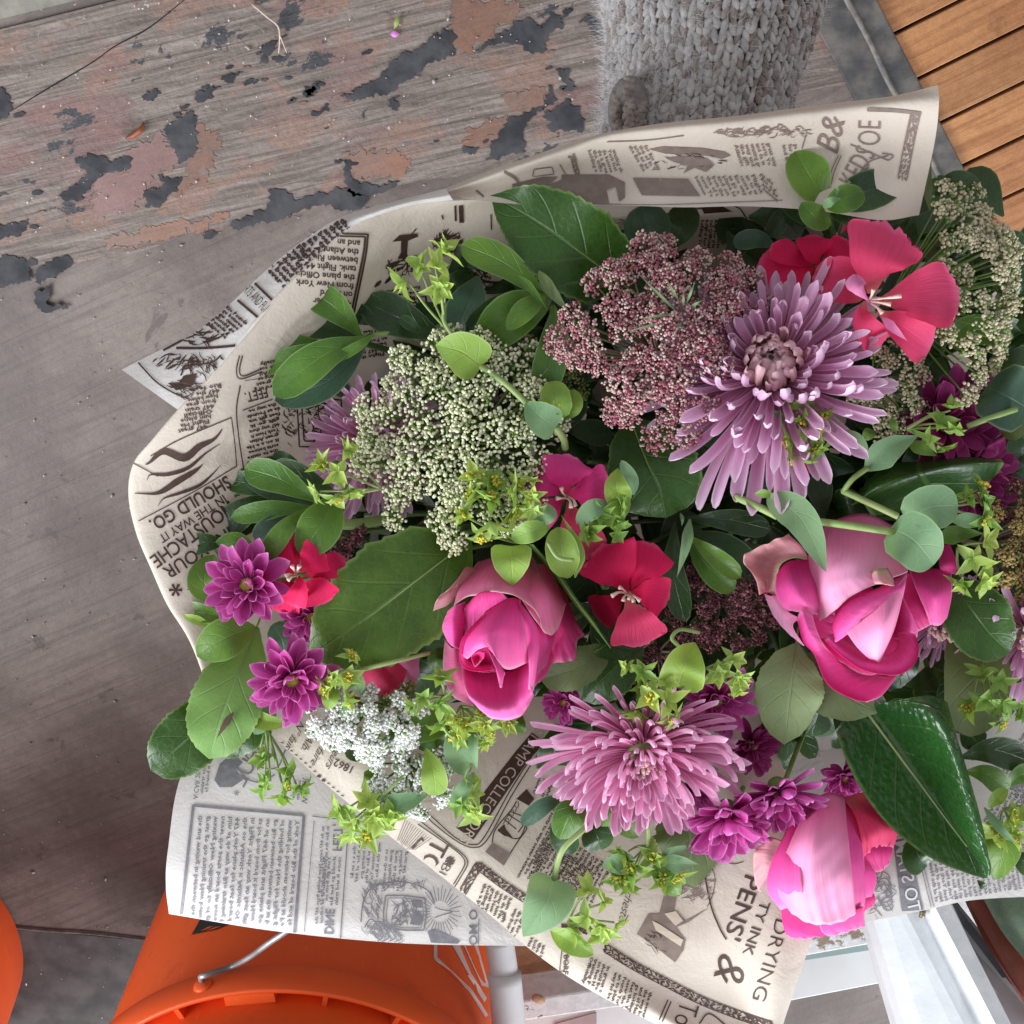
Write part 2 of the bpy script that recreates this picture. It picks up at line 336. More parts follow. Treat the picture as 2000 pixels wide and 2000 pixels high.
# ------------------------------------------------------------------ floor
def floormat(name, c1, c2, c3, rough, grain, ang, gs=1.0, blot=.0, bump=.35, blotc=(.05, .045, .045), rv=.5):
    s = NT(name); p = s.mapping(s.pos(), (1, 1, 1), (0, 0, ang)); q = s.mapping(p, (3 * gs, 60 * gs, 1)); rd = s.rand()
    cb = s.n('VectorMath', operation='ADD'); s.set(cb.inputs[0], q); c2b = s.n('CombineXYZ'); s.set(c2b.inputs[0], s.math('MULTIPLY', rd, 30.0)); s.set(c2b.inputs[1], s.math('MULTIPLY', rd, 71.0)); s.t.links.new(c2b.outputs[0], cb.inputs[1])
    g = s.noise(cb.outputs[0], 3, 6, .65, .6); b = s.noise(s.pos(), 9, 6, .6); f = s.noise(s.pos(), 160, 4, .6); f2 = s.noise(s.pos(), 900, 2, .5)
    col = s.mix(s.step(b, .35, .65), c1, c2); col = s.mix(s.math('MULTIPLY', s.step(g, .42, .72), grain), col, c3)
    hs = s.n('HueSaturation'); s.set(hs.inputs['Color'], col); s.set(hs.inputs['Value'], s.madd(s.math('ADD', s.math('ADD', f, f2), s.math('MULTIPLY', rd, rv)), .62, .36)); col = hs.outputs[0]
    if blot: col = s.mix(s.math('MULTIPLY', s.step(s.noise(s.pos(), 26, 6, .7, .4), .6, .66), blot), col, blotc)
    h = s.math('ADD', s.math('MULTIPLY', g, grain), s.math('MULTIPLY', f, .6))
    return s.finish(col, s.madd(f, .25, rough - .12), .35, 0, None, s.bump(h, bump, .0012))
d_ = FLOOR(165, 927) - FLOOR(0, 1001); A_PAINT = math.atan2(d_[1], d_[0])
d_ = FLOOR(2000, 52) - FLOOR(1690, 205); A_PINE = math.atan2(d_[1], d_[0])
d_ = FLOOR(1000, 330) - FLOOR(0, 560); A_WIDE = math.atan2(d_[1], d_[0])
M['floor_paint'] = floormat('floor_paint', (.088, .068, .059), (.150, .120, .106), (.070, .054, .047), .55, .6, -A_PAINT, 1, .6, .5, (.046, .035, .032), .03)
M['floor_pine'] = floormat('floor_pine', (.25, .105, .040), (.32, .148, .060), (.17, .062, .022), .42, .8, -A_PINE, 1.2, .35, .35, (.12, .045, .018), .6)
M['floor_gap'] = plain('floor_gap', (.012, .010, .009), None, rough=.9)
M['paint_black'] = plain('paint_black', (.026, .026, .030), (.058, .057, .061), 60, .8, .15, bump=.5, bs=260, pos=True)
M['paint_rust'] = floormat('paint_rust', (.155, .074, .048), (.135, .087, .068), (.10, .07, .06), .6, .8, -A_WIDE, 1.5, .8, .4, (.14, .11, .10))
M['paint_plum'] = floormat('paint_plum', (.125, .066, .060), (.15, .09, .082), (.10, .062, .057), .6, .4, -A_WIDE, 1.5, .5, .4, (.14, .115, .105))
M['metal_strip'] = plain('metal_strip', (.036, .036, .038), (.115, .102, .09), 55, .5, bump=.5, bs=120, pos=True)
# bare worn board: grey grain, rust, plum and black remnants
def wornmat():
    s = NT('worn_board'); a = -A_WIDE; p = s.mapping(s.pos(), (1, 1, 1), (0, 0, a)); q = s.mapping(p, (4, 75, 1))
    g = s.noise(q, 3.2, 7, .68, .9); b = s.noise(s.mapping(p, (1, 2.2, 1)), 8, 7, .62, .3); b2 = s.noise(s.mapping(p, (1, 2, 1)), 17, 7, .65, .3); k = s.noise(s.mapping(p, (1, 1.7, 1)), 15, 9, .66, .25); f = s.noise(s.pos(), 300, 4, .6)
    col = s.mix(s.step(g, .3, .72), (.082, .062, .053), (.190, .152, .132))
    col = s.mix(s.math('MULTIPLY', s.step(b2, .50, .60), .8), col, (.175, .104, .078))
    col = s.mix(s.math('MULTIPLY', s.step(b, .54, .62), .7), col, (.135, .074, .068))
    col = s.mix(s.math('MULTIPLY', s.step(s.noise(p, 5.2, 6, .6), .55, .68), .55), col, (.105, .080, .073))
    col = s.mix(s.step(k, .60, .615), col, (.03, .03, .034))
    w = s.step(s.noise(s.pos(), 210, 2, .4), .75, .79); col = s.mix(s.math('MULTIPLY', w, .5), col, (.5, .47, .45))
    hs = s.n('HueSaturation'); s.set(hs.inputs['Color'], col); s.set(hs.inputs['Value'], s.madd(s.math('ADD', f, g), .7, .3)); col = hs.outputs[0]
    h = s.math('ADD', s.math('MULTIPLY', g, 1.4), s.math('ADD', f, s.math('MULTIPLY', s.step(k, .66, .69), -.8)))
    return s.finish(col, .55, .35, 0, None, s.bump(h, .6, .0014))
M['worn_board'] = wornmat()
base = part('floor', [(-3, -4, -.021), (3, -4, -.021), (3, 2.4, -.021), (-3, 2.4, -.021)], [(0, 1, 2, 3)], M['floor_gap']); base['kind'] = 'structure'
# the metal threshold strip divides painted floor and pine floor
S0, S1 = FLOOR(1655, 0)[:2], FLOOR(1768, 215)[:2]; sd = (S1 - S0) / np.linalg.norm(S1 - S0)
if sd[1] > 0: sd = -sd
sn = np.array([-sd[1], sd[0]]);  sn = sn if sn[0] > 0 else -sn           # to the pine side
def boards(ang, width, side, off0, o_rng, mat, ztop, gap=.0012, lim=2.6):
    d = np.array([math.cos(ang), math.sin(ang)]); n = np.array([-d[1], d[0]]); out = []
    k0 = int(math.floor((o_rng[0] - off0) / width)); k1 = int(math.ceil((o_rng[1] - off0) / width))
    for k in range(k0, k1):
        a = off0 + k * width + gap / 2; b = off0 + (k + 1) * width - gap / 2; q = []
        tt = []
        for o in (a, b):
            t = ((S0 - n * o) @ sn) / (d @ sn); tt.append(t)
        if side < 0: q = [n * a + d * (-lim), n * a + d * tt[0], n * b + d * tt[1], n * b + d * (-lim)]
        else: q = [n * a + d * tt[0], n * a + d * lim, n * b + d * lim, n * b + d * tt[1]]
        z = ztop + ((k * 37) % 7 - 3) * (.00012 if gap > .001 else .00002)
        o = prism('floor_plank', [(*x, z) for x in q], .018, mat, base, bev=.0007 if gap > .001 else 0); out.append(o)
    return out
dP = np.array([math.cos(A_PAINT), math.sin(A_PAINT)]); nP = np.array([-dP[1], dP[0]])
offp = FLOOR(0, 1001)[:2] @ nP
boards(A_PAINT, .0575, -1, offp, (-1.5, .75), M['floor_paint'], 0.0, gap=.00010, lim=1.6)
dN = np.array([math.cos(A_PINE), math.sin(A_PINE)]); nN = np.array([-dN[1], dN[0]])
offn = FLOOR(1690, 95)[:2] @ nN; w1 = abs(FLOOR(1690, 205)[:2] @ nN - offn)
boards(A_PINE, w1, 1, offn, (-.75, .75), M['floor_pine'], 0.0, gap=.0024, lim=1.9)
# threshold strip with its raised ridge
def strip(name, a, b, z, mat, parent=None, th=.004):
    q = [S0 + sn * a - sd * .6, S0 + sn * b - sd * .6, S0 + sn * b + sd * 1.5, S0 + sn * a + sd * 1.5]
    return prism(name, [(*x, z) for x in q], th, mat, parent, bev=.0008)
st = strip('threshold_strip', -.026, .016, .004, M['metal_strip']); st['kind'] = 'structure'
rg = []
t_ = np.linspace(-.6, 1.5, 120); rr = rng(4)
c_ = np.array([[*(S0 + sn * (-.001 + rr.normal(0, .0006)) + sd * t), .0045] for t in t_]); V, F = tub(c_, .0022, 6, 240); part('ridge', V, F, plain('ridge_grey', (.09, .085, .08), (.20, .18, .155), 140, .5, pos=True), st)
# the wide worn board lies a little proud of the painted strips
dW = np.array([math.cos(A_WIDE), math.sin(A_WIDE)]); nW = np.array([-dW[1], dW[0]])
oT, oB = FLOOR(0, 47)[:2] @ nW, FLOOR(0, 545)[:2] @ nW
def wide(name, o0, o1, z, mat, jit=0):
    n = 60; t0, t1 = -1.3, None
    e0 = ((S0 + sn * -.026 - nW * o0) @ sn) / (dW @ sn); e1 = ((S0 + sn * -.026 - nW * o1) @ sn) / (dW @ sn); r = rng(8)
    def edge(o, e, j): return [nW * (o + (r.normal(0, j) if 0 < i < n else 0)) + dW * (t0 + (e - t0) * i / n) for i in range(n + 1)]
    q = edge(o0, e0, jit) + edge(o1, e1, 0)[::-1]
    V = [(*x, z) for x in q]; V2 = [(*x, z - .02) for x in q]; m = len(q)
    F = [(i, i + 1, 2 * n - i, 2 * n + 1 - i) for i in range(n)] + [(i, (i + 1) % m, m + (i + 1) % m, m + i) for i in range(m)]
    return part(name, V + V2, F, mat, base, smooth=False)
wide('wide_plank', oB, oT - .003, .0022, M['worn_board'], .0016)
wide('wide_plank', oT + .003, oT + .2, .001, plain('plank_grey_green', (.13, .125, .105), (.2, .185, .15), 40, .6, bump=.4, bs=200, pos=True))
V, F = tub([FLOOR(x, y, .0021) for x, y in [(20, 218), (90, 175), (180, 122), (225, 90), (290, 55), (360, 0)]], [.0003, .0006, .0004, .0006, .0003], 5, 40); part('crack', V, F, M['floor_gap'], base)
# black, rust and plum remnants of old paint, as thin flakes with broken edges
def flake(poly, z, mat, name='paint_flake', jit=2.6, seed=0):
    r = rng(seed); pts = []
    n = len(poly)
    for i in range(n):
        a = np.array(poly[i], float); b = np.array(poly[(i + 1) % n], float); L = np.linalg.norm(b - a); k = max(2, int(L / 3.5))
        nr = np.array([-(b - a)[1], (b - a)[0]]) / max(L, 1e-6); w = 0
        for j in range(k):
            w = .6 * w + r.normal(0, jit); e = min(1, 3 * min(j, k - j) / k + .3)
            g_ = np.array([1, -.24]) * r.normal(0, jit * .9) * (r.random() < .6); pts.append(a + (b - a) * j / k + nr * w * e + g_ * e)
    V = [Vector(FLOOR(p[0], p[1], z)) for p in pts]; T = tessellate_polygon([V]); F = [tuple(t) for t in T]
    m = len(V); V2 = [v - Vector((0, 0, .0007)) for v in V]; F += [(i, (i + 1) % m, m + (i + 1) % m, m + i) for i in range(m)]
    return part(name, [tuple(v) for v in V + V2], F, mat, base, smooth=False)
za = lambda L: [(x * .3623, y * .3623) for x, y in L]; zb = lambda L: [(600 + x * .3623, y * .3623) for x, y in L]
BLK = [za([(-40, 480), (30, 490), (70, 560), (40, 630), (-40, 660)]), za([(400, 855), (560, 840), (600, 880), (690, 840), (705, 895), (560, 930), (480, 1010), (440, 1080), (340, 1075), (330, 1040), (420, 1000), (470, 940), (430, 880)]),
 za([(890, 690), (1030, 600), (1060, 640), (1050, 830), (970, 880), (940, 800), (895, 740)]), za([(850, 940), (980, 965), (900, 1060), (860, 1120), (780, 1120), (775, 1030), (870, 1010)]), za([(1050, 500), (1150, 460), (1190, 470), (1110, 540), (1060, 545)]),
 za([(-60, 1225), (100, 1210), (150, 1180), (140, 1220), (90, 1280), (-60, 1310)]), za([(-60, 1400), (80, 1380), (200, 1405), (150, 1470), (130, 1520), (-60, 1560)]), za([(200, 1450), (330, 1390), (390, 1400), (380, 1440), (260, 1500), (190, 1520)]),
 za([(1250, 1200), (1440, 1120), (1450, 1020), (1530, 1020), (1600, 1085), (1700, 1050), (1850, 1020), (1990, 1070), (1932, 1130), (1700, 1110), (1500, 1190), (1280, 1245)]), za([(1090, 1270), (1140, 1240), (1170, 1260), (1130, 1290)]), za([(1640, 470), (1700, 470), (1690, 520), (1650, 525)]), za([(1400, 345), (1430, 235), (1550, 190), (1480, 250), (1440, 345)]),
 za([(760, 520), (830, 480), (870, 510), (820, 550)]), za([(200, 1560), (280, 1540), (250, 1640), (370, 1660), (250, 1690), (190, 1640)]), za([(1190, 430), (1260, 400), (1310, 390), (1230, 450)]),
 zb([(180, 520), (400, 420), (420, 370), (500, 290), (640, 240), (720, 180), (780, 160), (800, 290), (660, 340), (560, 420), (430, 510), (250, 550)]), zb([(910, 275), (1020, 190), (1130, 110), (1210, 100), (1260, 150), (1330, 60), (1380, 150), (1290, 200), (1270, 290), (1190, 280), (1120, 230), (990, 245)]),
 zb([(1080, 640), (1180, 610), (1280, 580), (1300, 460), (1350, 540), (1200, 645), (1160, 720), (1180, 820), (960, 860), (1000, 790)]), zb([(1280, 610), (1410, 530), (1470, 600), (1480, 720), (1380, 700), (1290, 690)]), zb([(840, 790), (920, 790), (910, 820), (850, 825)]), zb([(440, 540), (500, 520), (490, 560), (460, 590)]),
 zb([(200, 860), (230, 860), (245, 970), (400, 1010), (500, 980), (400, 1045), (240, 1055)]), zb([(1340, 380), (1400, 370), (1450, 470), (1400, 475)]), zb([(1500, 90), (1555, 85), (1545, 150), (1510, 140)]), zb([(0, 480), (60, 450), (50, 500), (0, 530)]), zb([(20, 610), (110, 560), (115, 600), (40, 625)])]
RUST = [zb([(800, 0), (1140, 0), (1150, 70), (950, 230), (840, 290), (780, 150)]), zb([(845, 700), (1080, 620), (1060, 740), (950, 790), (850, 790)]), zb([(1040, 510), (1280, 470), (1270, 580), (1180, 600), (1100, 590)]), zb([(220, 840), (420, 800), (560, 860), (500, 960), (260, 960)]), za([(1000, 900), (1080, 660), (1200, 760), (1120, 960), (950, 1060)]), za([(560, 1290), (900, 1200), (1240, 1150), (1200, 1200), (880, 1290), (560, 1350)])]
PLUM = [za([(520, 960), (720, 800), (860, 700), (970, 890), (850, 930), (770, 1060), (700, 1140), (500, 1180)])]
for i, p in enumerate(RUST): flake(p, .0026, M['paint_rust'], jit=4, seed=40 + i)
for i, p in enumerate(PLUM): flake(p, .0027, M['paint_plum'], jit=4, seed=60 + i)
for i, p in enumerate(BLK): flake(p, .0031, M['paint_black'], seed=i)
dk = [FLOOR(x, y, .0016) for x, y in [(-700, 1770), (120, 1822), (300, 1840), (700, 1800), (900, 2300), (-700, 2400)]]
o = prism('floor_sheet', dk, .0014, plain('grey_floor', (.040, .038, .038), (.085, .08, .078), 45, .55, bump=.4, bs=150, pos=True)); o['kind'] = 'structure'
V, F = tub([FLOOR(x, y, .002) for x, y in [(-40, 1806), (90, 1818), (180, 1824), (300, 1838)]], .0011, 6, 20); o = part('floor_seam', V, F, plain('seam_dust', (.16, .13, .12), (.08, .065, .06), 120, .7, pos=True), o)
rk = rng(91)
for i in range(90):
    pl_ = BLK[int(rk.integers(len(BLK)))]; q = pl_[int(rk.integers(len(pl_)))]; x, y = q[0] + rk.normal(0, 34), q[1] + rk.normal(0, 16); s_ = rk.uniform(2.5, 8); an = rk.uniform(-.6, .1)
    if y > 520 - .25 * x or y < 40 - .28 * x: continue
    flake([(x + s_ * (1.7 * math.cos(a) * math.cos(an) - .7 * math.sin(a) * math.sin(an)), y + s_ * (1.7 * math.cos(a) * math.sin(an) + .7 * math.sin(a) * math.cos(an))) for a in np.arange(5) * 1.257], .003, M['paint_black'] if rk.random() < .75 else M['paint_rust'], jit=.6, seed=200 + i)
# grit, twig, dry curl, stray petal
r = rng(11); L = []
for i in range(560):
    x, y = (r.uniform(0, 300), r.uniform(1790, 1990)) if i > 480 else (r.uniform(0, 1150), r.uniform(0, 520)) if i % 3 else (r.uniform(0, 500), r.uniform(500, 1990))
    c = FLOOR(x, y, .0038 if y < 480 - .25 * x else .0012); s = r.uniform(.0003, .0011) * (2 if r.random() < .06 else 1); L.append(sphereVF(c, s, 5, 3, r.normal(size=3), (1, .7, .5)))
V, F = join(L); g = part('grit', V, F, plain('grit', (.55, .52, .5), (.12, .09, .08), 90, .6, pos=True)); g['kind'] = 'stuff'
V, F = tub([FLOOR(*q) for q in [(492, 8, .004), (520, 32, .006), (543, 52, .008), (546, 80, .006), (544, 104, .004)]], [.0007, .0006, .0004], 6); V2, F2 = tub([FLOOR(546, 68, .007), FLOOR(554, 88, .006), FLOOR(560, 103, .004)], [.0005, .0003], 5)
V, F = join([(V, F), (V2, F2)]); tag(part('twig', V, F, plain('twig_tan', (.42, .31, .24), (.5, .4, .32), 200, .6)), 'thin pale forked dry twig lying on the worn board', 'twig')
V, F = tub([FLOOR(*q) for q in [(247, 270, .004), (262, 264, .006), (274, 254, .007), (281, 240, .004)]], [.0012, .0022, .002, .0008], 7); tag(part('dry_leaf_curl', V, F, plain('dry_curl', (.16, .035, .015), (.25, .07, .03), 200, .5)), 'small red-brown dry leaf curl lying on the worn board', 'dry leaf')
def fleck(name, pts, w, mat, label, cat):
    c = np.array([FLOOR(*p) for p in pts]); t = norm(c[-1] - c[0]); s = np.cross(t, [0, 0, 1.0]); k = np.array([.15, .8, 1, .7, .15]); C = cr(c, np.linspace(0, 1, 5))
    V = np.concatenate([[C[i] - s * w * k[i], C[i] + [0, 0, .0012], C[i] + s * w * k[i]] for i in range(5)]); tag(part(name, V, gridF(4, 2), mat), label, cat)
fleck('stray_petal', [(762, 66, .0042), (771, 67, .0055), (780, 66, .0042)], .0022, plain('lilac_bit', (.45, .16, .45)), 'tiny lilac petal fragment dropped on the worn board', 'petal')
fleck('leaf_fragment', [(770, 56, .0042), (775, 43, .006), (778, 29, .0042)], .0016, plain('leaf_bit', (.2, .26, .06)), 'tiny green leaf fragment dropped on the worn board beside the lilac petal', 'leaf')

# ------------------------------------------------------------------ orange buckets
def bucketmat():
    s = NT('bucket'); p = s.pos(); n = s.noise(p, 9, 3); sc = s.noise(s.mapping(p, (1, 1, .35)), 120, 5, .7, 1.2); d = s.noise(p, 38, 6, .65)
    col = s.mix(s.step(n, .3, .7), (.74, .082, .012), (.80, .105, .017)); col = s.mix(s.math('MULTIPLY', s.step(sc, .62, .70), .22), col, (.80, .32, .2)); col = s.mix(s.math('MULTIPLY', s.step(d, .58, .72), .3), col, (.38, .07, .03))
    return s.finish(col, s.madd(d, .3, .3), .4, .04, None, s.bump(sc, .12, .0006))
M['bucket'] = bucketmat()
M['steel'] = plain('steel', (.22, .22, .225), (.32, .32, .32), 60, .5, metal=.7, bump=.2, bs=300)
M['print_white'] = plain('print_white', (.62, .44, .42), (.7, .52, .5), 60, .55)
M['print_black'] = plain('print_black', (.02, .018, .018), None, rough=.5)
def lathe(prof_, n=128):
    V = []; k = len(prof_)
    for i in range(n):
        a = 2 * math.pi * i / n; V += [(r_ * math.cos(a), r_ * math.sin(a), z) for r_, z in prof_]
    F = [(i * k + j, ((i + 1) % n) * k + j, ((i + 1) % n) * k + j + 1, i * k + j + 1) for i in range(n) for j in range(k - 1)]
    return np.array(V), F
BZ = .384
def bucket(c, label, full=True):
    t = thing('bucket', label, 'bucket', c, 'orange plastic buckets on the floor')
    p = [(0, .004), (.128, .004), (.131, 0), (.1325, .003)] + [(.1325 + (.1475 - .1325) * k / 8, .003 + (.300 - .003) * k / 8) for k in range(1, 9)]
    p += [(.1478, .330), (.1478, BZ - .012), (.1515, BZ - .010), (.153, BZ - .006), (.1525, BZ - .001), (.1500, BZ), (.146, BZ - .002), (.1445, BZ - .012), (.142, .2), (.128, .012), (0, .012)]
    V, F = lathe(p); part('bucket_body', V + np.array(c), F, M['bucket'], t)
    q = [(.1478, .2965), (.1585, .2965), (.1592, .2975), (.1592, .3195), (.1582, .3205), (.1562, .3205), (.1562, .3010), (.1478, .3010)]   # skirt with an open trough
    V, F = lathe(q); part('collar', V + np.array(c), F, M['bucket'], t)
    L = []
    for k in range(20):                       # webs across the trough
        a = 2 * math.pi * (k + .35) / 20; ca, sa = math.cos(a), math.sin(a); w = .0016 if k % 5 else .016
        b = [(.1475, -w), (.157, -w), (.157, w), (.1475, w)]
        V = [(x * ca - y * sa, x * sa + y * ca, z) for z in (.320, .3005) for x, y in b]
        part('collar_web', np.array(V) + np.array(c), [(0, 1, 2, 3), (0, 4, 5, 1), (1, 5, 6, 2), (2, 6, 7, 3), (3, 7, 4, 0)], M['bucket'], t, smooth=False)
    return t
bx = PD(560, 2334, 1.018); B1 = (bx[0], bx[1], 0.0)
b1 = bucket(B1, 'orange plastic bucket with wire handle standing below the newsprint wrap')
bl = PD(-600, 2480, 1.06); bucket((bl[0], bl[1], 0.0), 'orange bucket cut off by the left edge of the photo')
# bail handle: hooks into the collar and runs up under the paper
h0 = PD(442, 1922, 1.018); ho = h0 - np.array(B1); ang = math.atan2(ho[1], ho[0])
def onb(a, rad, z): return np.array(B1) + np.array([rad * math.cos(a), rad * math.sin(a), z])
hp = [onb(ang, .150, .306), onb(ang, .1635, .307), onb(ang - .04, .170, .313), PD(452, 1888, .985), PD(490, 1868, .965), PD(540, 1832, .94), PD(640, 1770, .93), PD(800, 1700, .93)]
V, F = tub(hp, .0019, 10, 60); part('bail_handle', V, F, M['steel'], b1)
V, F = tub([onb(ang, .1590, .3085), onb(ang, .1612, .3085)], [.0068, .0056], 16, 2); part('handle_boss', V, F, M['bucket'], b1)
# flat print on the bucket side
def side_hit(px, py, lift=.0004):
    o = CAM - np.array(B1); d = ray(px, py); best = None
    k = (.1475 - .1325) / .297; A = d[0] ** 2 + d[1] ** 2 - (k * d[2]) ** 2; r0 = .1325 + k * (o[2] - .003)
    Bq = 2 * (o[0] * d[0] + o[1] * d[1] - k * d[2] * r0); Cq = o[0] ** 2 + o[1] ** 2 - r0 ** 2; D = Bq * Bq - 4 * A * Cq
    if D < 0: return None
    t = (-Bq - math.sqrt(D)) / (2 * A); p = o + d * t
    return p + np.array([p[0], p[1], 0]) / math.hypot(p[0], p[1]) * lift + np.array(B1)
def side_poly(polys, mat, name):
    L = []
    for pl in polys:
        f = []
        n = len(pl)
        for i in range(n):
            a, b = np.array(pl[i], float), np.array(pl[(i + 1) % n], float); k = max(1, int(np.linalg.norm(b - a) / 12))
            f += [side_hit(*(a + (b - a) * j / k)) for j in range(k)]
        if any(x is None for x in f): continue
        vv = [Vector(x) for x in f]; L.append((np.array(f), [tuple(q) for q in tessellate_polygon([vv])]))
    if L:
        V, F = join(L); part(name, V, F, mat, b1, smooth=False)
def line(a, b, w):
    a, b = np.array(a, float), np.array(b, float); n = np.array([-(b - a)[1], (b - a)[0]]); n = n / np.linalg.norm(n) * w / 2; return [tuple(a + n), tuple(b + n), tuple(b - n), tuple(a - n)]
side_poly([line((850, 1838), (850, 1872), 7), line((850, 1872), (918, 1935), 7), line((918, 1935), (950, 1985), 7), [(868, 1820), (886, 1820), (925, 1915), (915, 1905)], [(893, 1820), (925, 1820), (955, 1930), (940, 1925)], [(912, 1905), (922, 1905), (950, 1950), (945, 1958)]], M['print_white'], 'printed_logo')
side_poly([[(375, 1826), (392, 1795), (450, 1805), (425, 1816)]], M['print_black'], 'printed_mark')

# ------------------------------------------------------------------ white joinery lower right
M['white_paint'] = plain('white_paint', (.60, .62, .64), (.70, .72, .74), 30, .38, .5, bump=.4, bs=90, pos=True)
def wornwhite():
    s = NT('worn_white'); n = s.noise(s.pos(), 30, 7, .65); g = s.noise(s.pos(), 160, 4)
    col = s.mix(s.step(g, .3, .7), (.62, .62, .62), (.74, .75, .76)); col = s.mix(s.step(n, .6, .64), col, (.30, .22, .16))
    return s.finish(col, .55, .35, 0, None, s.bump(s.math('ADD', g, s.math('MULTIPLY', s.step(n, .59, .65), -1.5)), .5, .001))
M['worn_white'] = wornwhite()
M['grey_paint'] = plain('grey_paint', (.46, .45, .47), (.52, .51, .53), 20, .5, bump=.15, bs=200, pos=True)
M['tan_wood'] = floormat('tan_wood', (.36, .21, .12), (.45, .28, .17), (.22, .13, .08), .55, .6, -A_PAINT, 2, .35, .4, (.1, .07, .06))
M['mahogany'] = floormat('mahogany', (.13, .03, .018), (.17, .042, .024), (.08, .018, .012), .35, .5, 1.0, 2, 0, .2)
M['dark_bar'] = plain('dark_bar', (.022, .022, .026), (.04, .04, .045), 40, .45, pos=True)
M['green_cloth'] = plain('green_cloth', (.055, .085, .05), (.075, .105, .065), 90, .8, bump=.5, bs=700, pos=True)
M['sheath'] = plain('sheath', (.66, .62, .63), (.72, .7, .71), 40, .4, trans=.15, pos=True)
M['greyboard'] = plain('greyboard', (.60, .60, .60), (.68, .69, .69), 18, .5, pos=True)
def q4(dep, *pts):
    return [PD(x, y, dd) for (x, y, dd) in [(p[0], p[1], p[2] if len(p) > 2 else dep) for p in pts]]
fr = thing('tray_stand', 'old white painted wooden tray with bare tan slats beneath the newsprint', 'wooden tray', PD(1120, 1960, 1.2))
prism('slat', q4(1.20, (985, 1830), (1200, 1775), (1230, 1850), (1000, 1893)), .012, M['tan_wood'], fr, bev=.001)
prism('slat', q4(1.235, (985, 1880), (1230, 1835), (1230, 1880), (985, 1915)), .012, M['dark_bar'], fr)
prism('slat', q4(1.19, (990, 1912), (1270, 1850), (1330, 1905), (1005, 1957)), .012, M['tan_wood'], fr, bev=.001)
prism('rim', q4(1.165, (1000, 1958), (1330, 1905), (1430, 1935), (1015, 1996)), .03, M['worn_white'], fr, bev=.0015)
prism('tray_floor', q4(1.23, (1000, 1985), (1460, 1900), (1560, 2080), (1000, 2080)), .01, M['greyboard'], fr)
prism('tray_stain', q4(1.2285, (1085, 2000), (1165, 1978), (1165, 2040), (1075, 2040)), .001, plain('stain', (.36, .27, .27), (.45, .36, .36), 50, .6, pos=True), fr)
V, F = sphereVF(PD(1052, 1951, 1.155), .006, 8, 6, (.3, .5, .8), (1, .6, .5)); part('chip', V, F, M['tan_wood'], fr)
tubep = [PD(975, 1835, 1.05), PD(985, 1905, 1.05), PD(997, 2040, 1.05)]
tp = thing('plastic_tube', 'translucent white plastic tube standing beside the orange bucket', 'tube', tubep[2])
V, F = tub(tubep[:2], .0098, 20, 6); part('tube_sleeve', V, F, M['sheath'], tp)
V, F = tub([PD(985, 1900, 1.05), PD(997, 2040, 1.05)], .0115, 20, 6); part('tube_body', V, F, M['sheath'], tp)
fr2 = thing('window_sash', 'white painted window sash lying below the pale pink rose', 'window sash', PD(1640, 1900, 1.2))
Zw = Zm(1550, 1700, 450)
def zq(dep, *pts): return q4(dep, *[(*Zw.xy(p[0], p[1]), *(p[2:])) for p in pts])
prism('sash_rail', zq(1.16, (-300, 640), (760, 380), (760, 600), (-300, 790)), .02, M['worn_white'], fr2, bev=.0012)
prism('glass_edge', zq(1.172, (-300, 740), (760, 600), (760, 650), (-300, 815)), .004, plain('glass_edge', (.25, .33, .32), None, rough=.2), fr2)
prism('sash_rail', zq(1.185, (-300, 790), (800, 620), (830, 930), (-300, 1150)), .02, M['greyboard'], fr2, bev=.0012)
post = thing('window_casing', 'glossy white fluted window casing standing at the lower right', 'window casing', Zw.P(1200, 1200))
post.location = Vector(PD(*Zw.xy(1300, 1288), 1.2))
off_ = np.array(post.location)
# fluted profile swept down the picture
A0, A1 = [(700, 470), (740, 400), (880, 370), (960, 380), (1040, 470), (1130, 350), (1190, 340), (1260, 560)], [(960, 1330), (1010, 1300), (1330, 1300), (1370, 1320), (1420, 1330), (1600, 1300), (1650, 1290), (1680, 1330)]
D_ = [1.10, 1.085, 1.085, 1.09, 1.104, 1.10, 1.085, 1.11]
rows = []
for u in np.linspace(-.35, 1.5, 12):
    rows.append([PD(*Zw.xy(a[0] + (b[0] - a[0]) * u, 400 + (1300 - 400) * u + (a[1] - 430) * .5), d) for a, b, d in zip(A0, A1, D_)])
G = np.array(rows); tt = np.linspace(0, 7, 57); V = np.concatenate([np.stack([np.interp(tt, np.arange(8), g[:, i]) for i in range(3)], 1) for g in G]); F = gridF(11, 56)
o = part('casing_board', V, F, M['white_paint'], post, smooth=False); sm = o.modifiers.new('thick', 'SOLIDIFY'); sm.thickness = .012
prism('casing_edge', q4(1.12, *[(*Zw.xy(x, y), d) for x, y, d in [(735, 720, 1.125), (780, 720, 1.11), (1010, 1320, 1.11), (960, 1320, 1.125)]]), .02, M['worn_white'], post)
prism('grey_panel', zq(1.15, (1180, 300, 1.2), (1330, 290, 1.2), (2010, 1210, 1.17), (2010, 1400, 1.16), (1640, 1400, 1.15), (1270, 560, 1.17)), .01, M['grey_paint'], post)
V, F = sphereVF(PD(*Zw.xy(1320, 635), 1.135), .0045, 8, 6, (.2, .3, .9), (1, 1, .5)); part('rust_stud', V, F, plain('rust', (.18, .05, .03), (.3, .1, .06), 200, .6), post)
V, F = tub([PD(*Zw.xy(1085, 330), 1.075), PD(*Zw.xy(1075, 395), 1.075)], .0022, 8, 3); part('latch_pin', V, F, plain('latch', (.2, .16, .1), None, rough=.4, metal=.6), post)
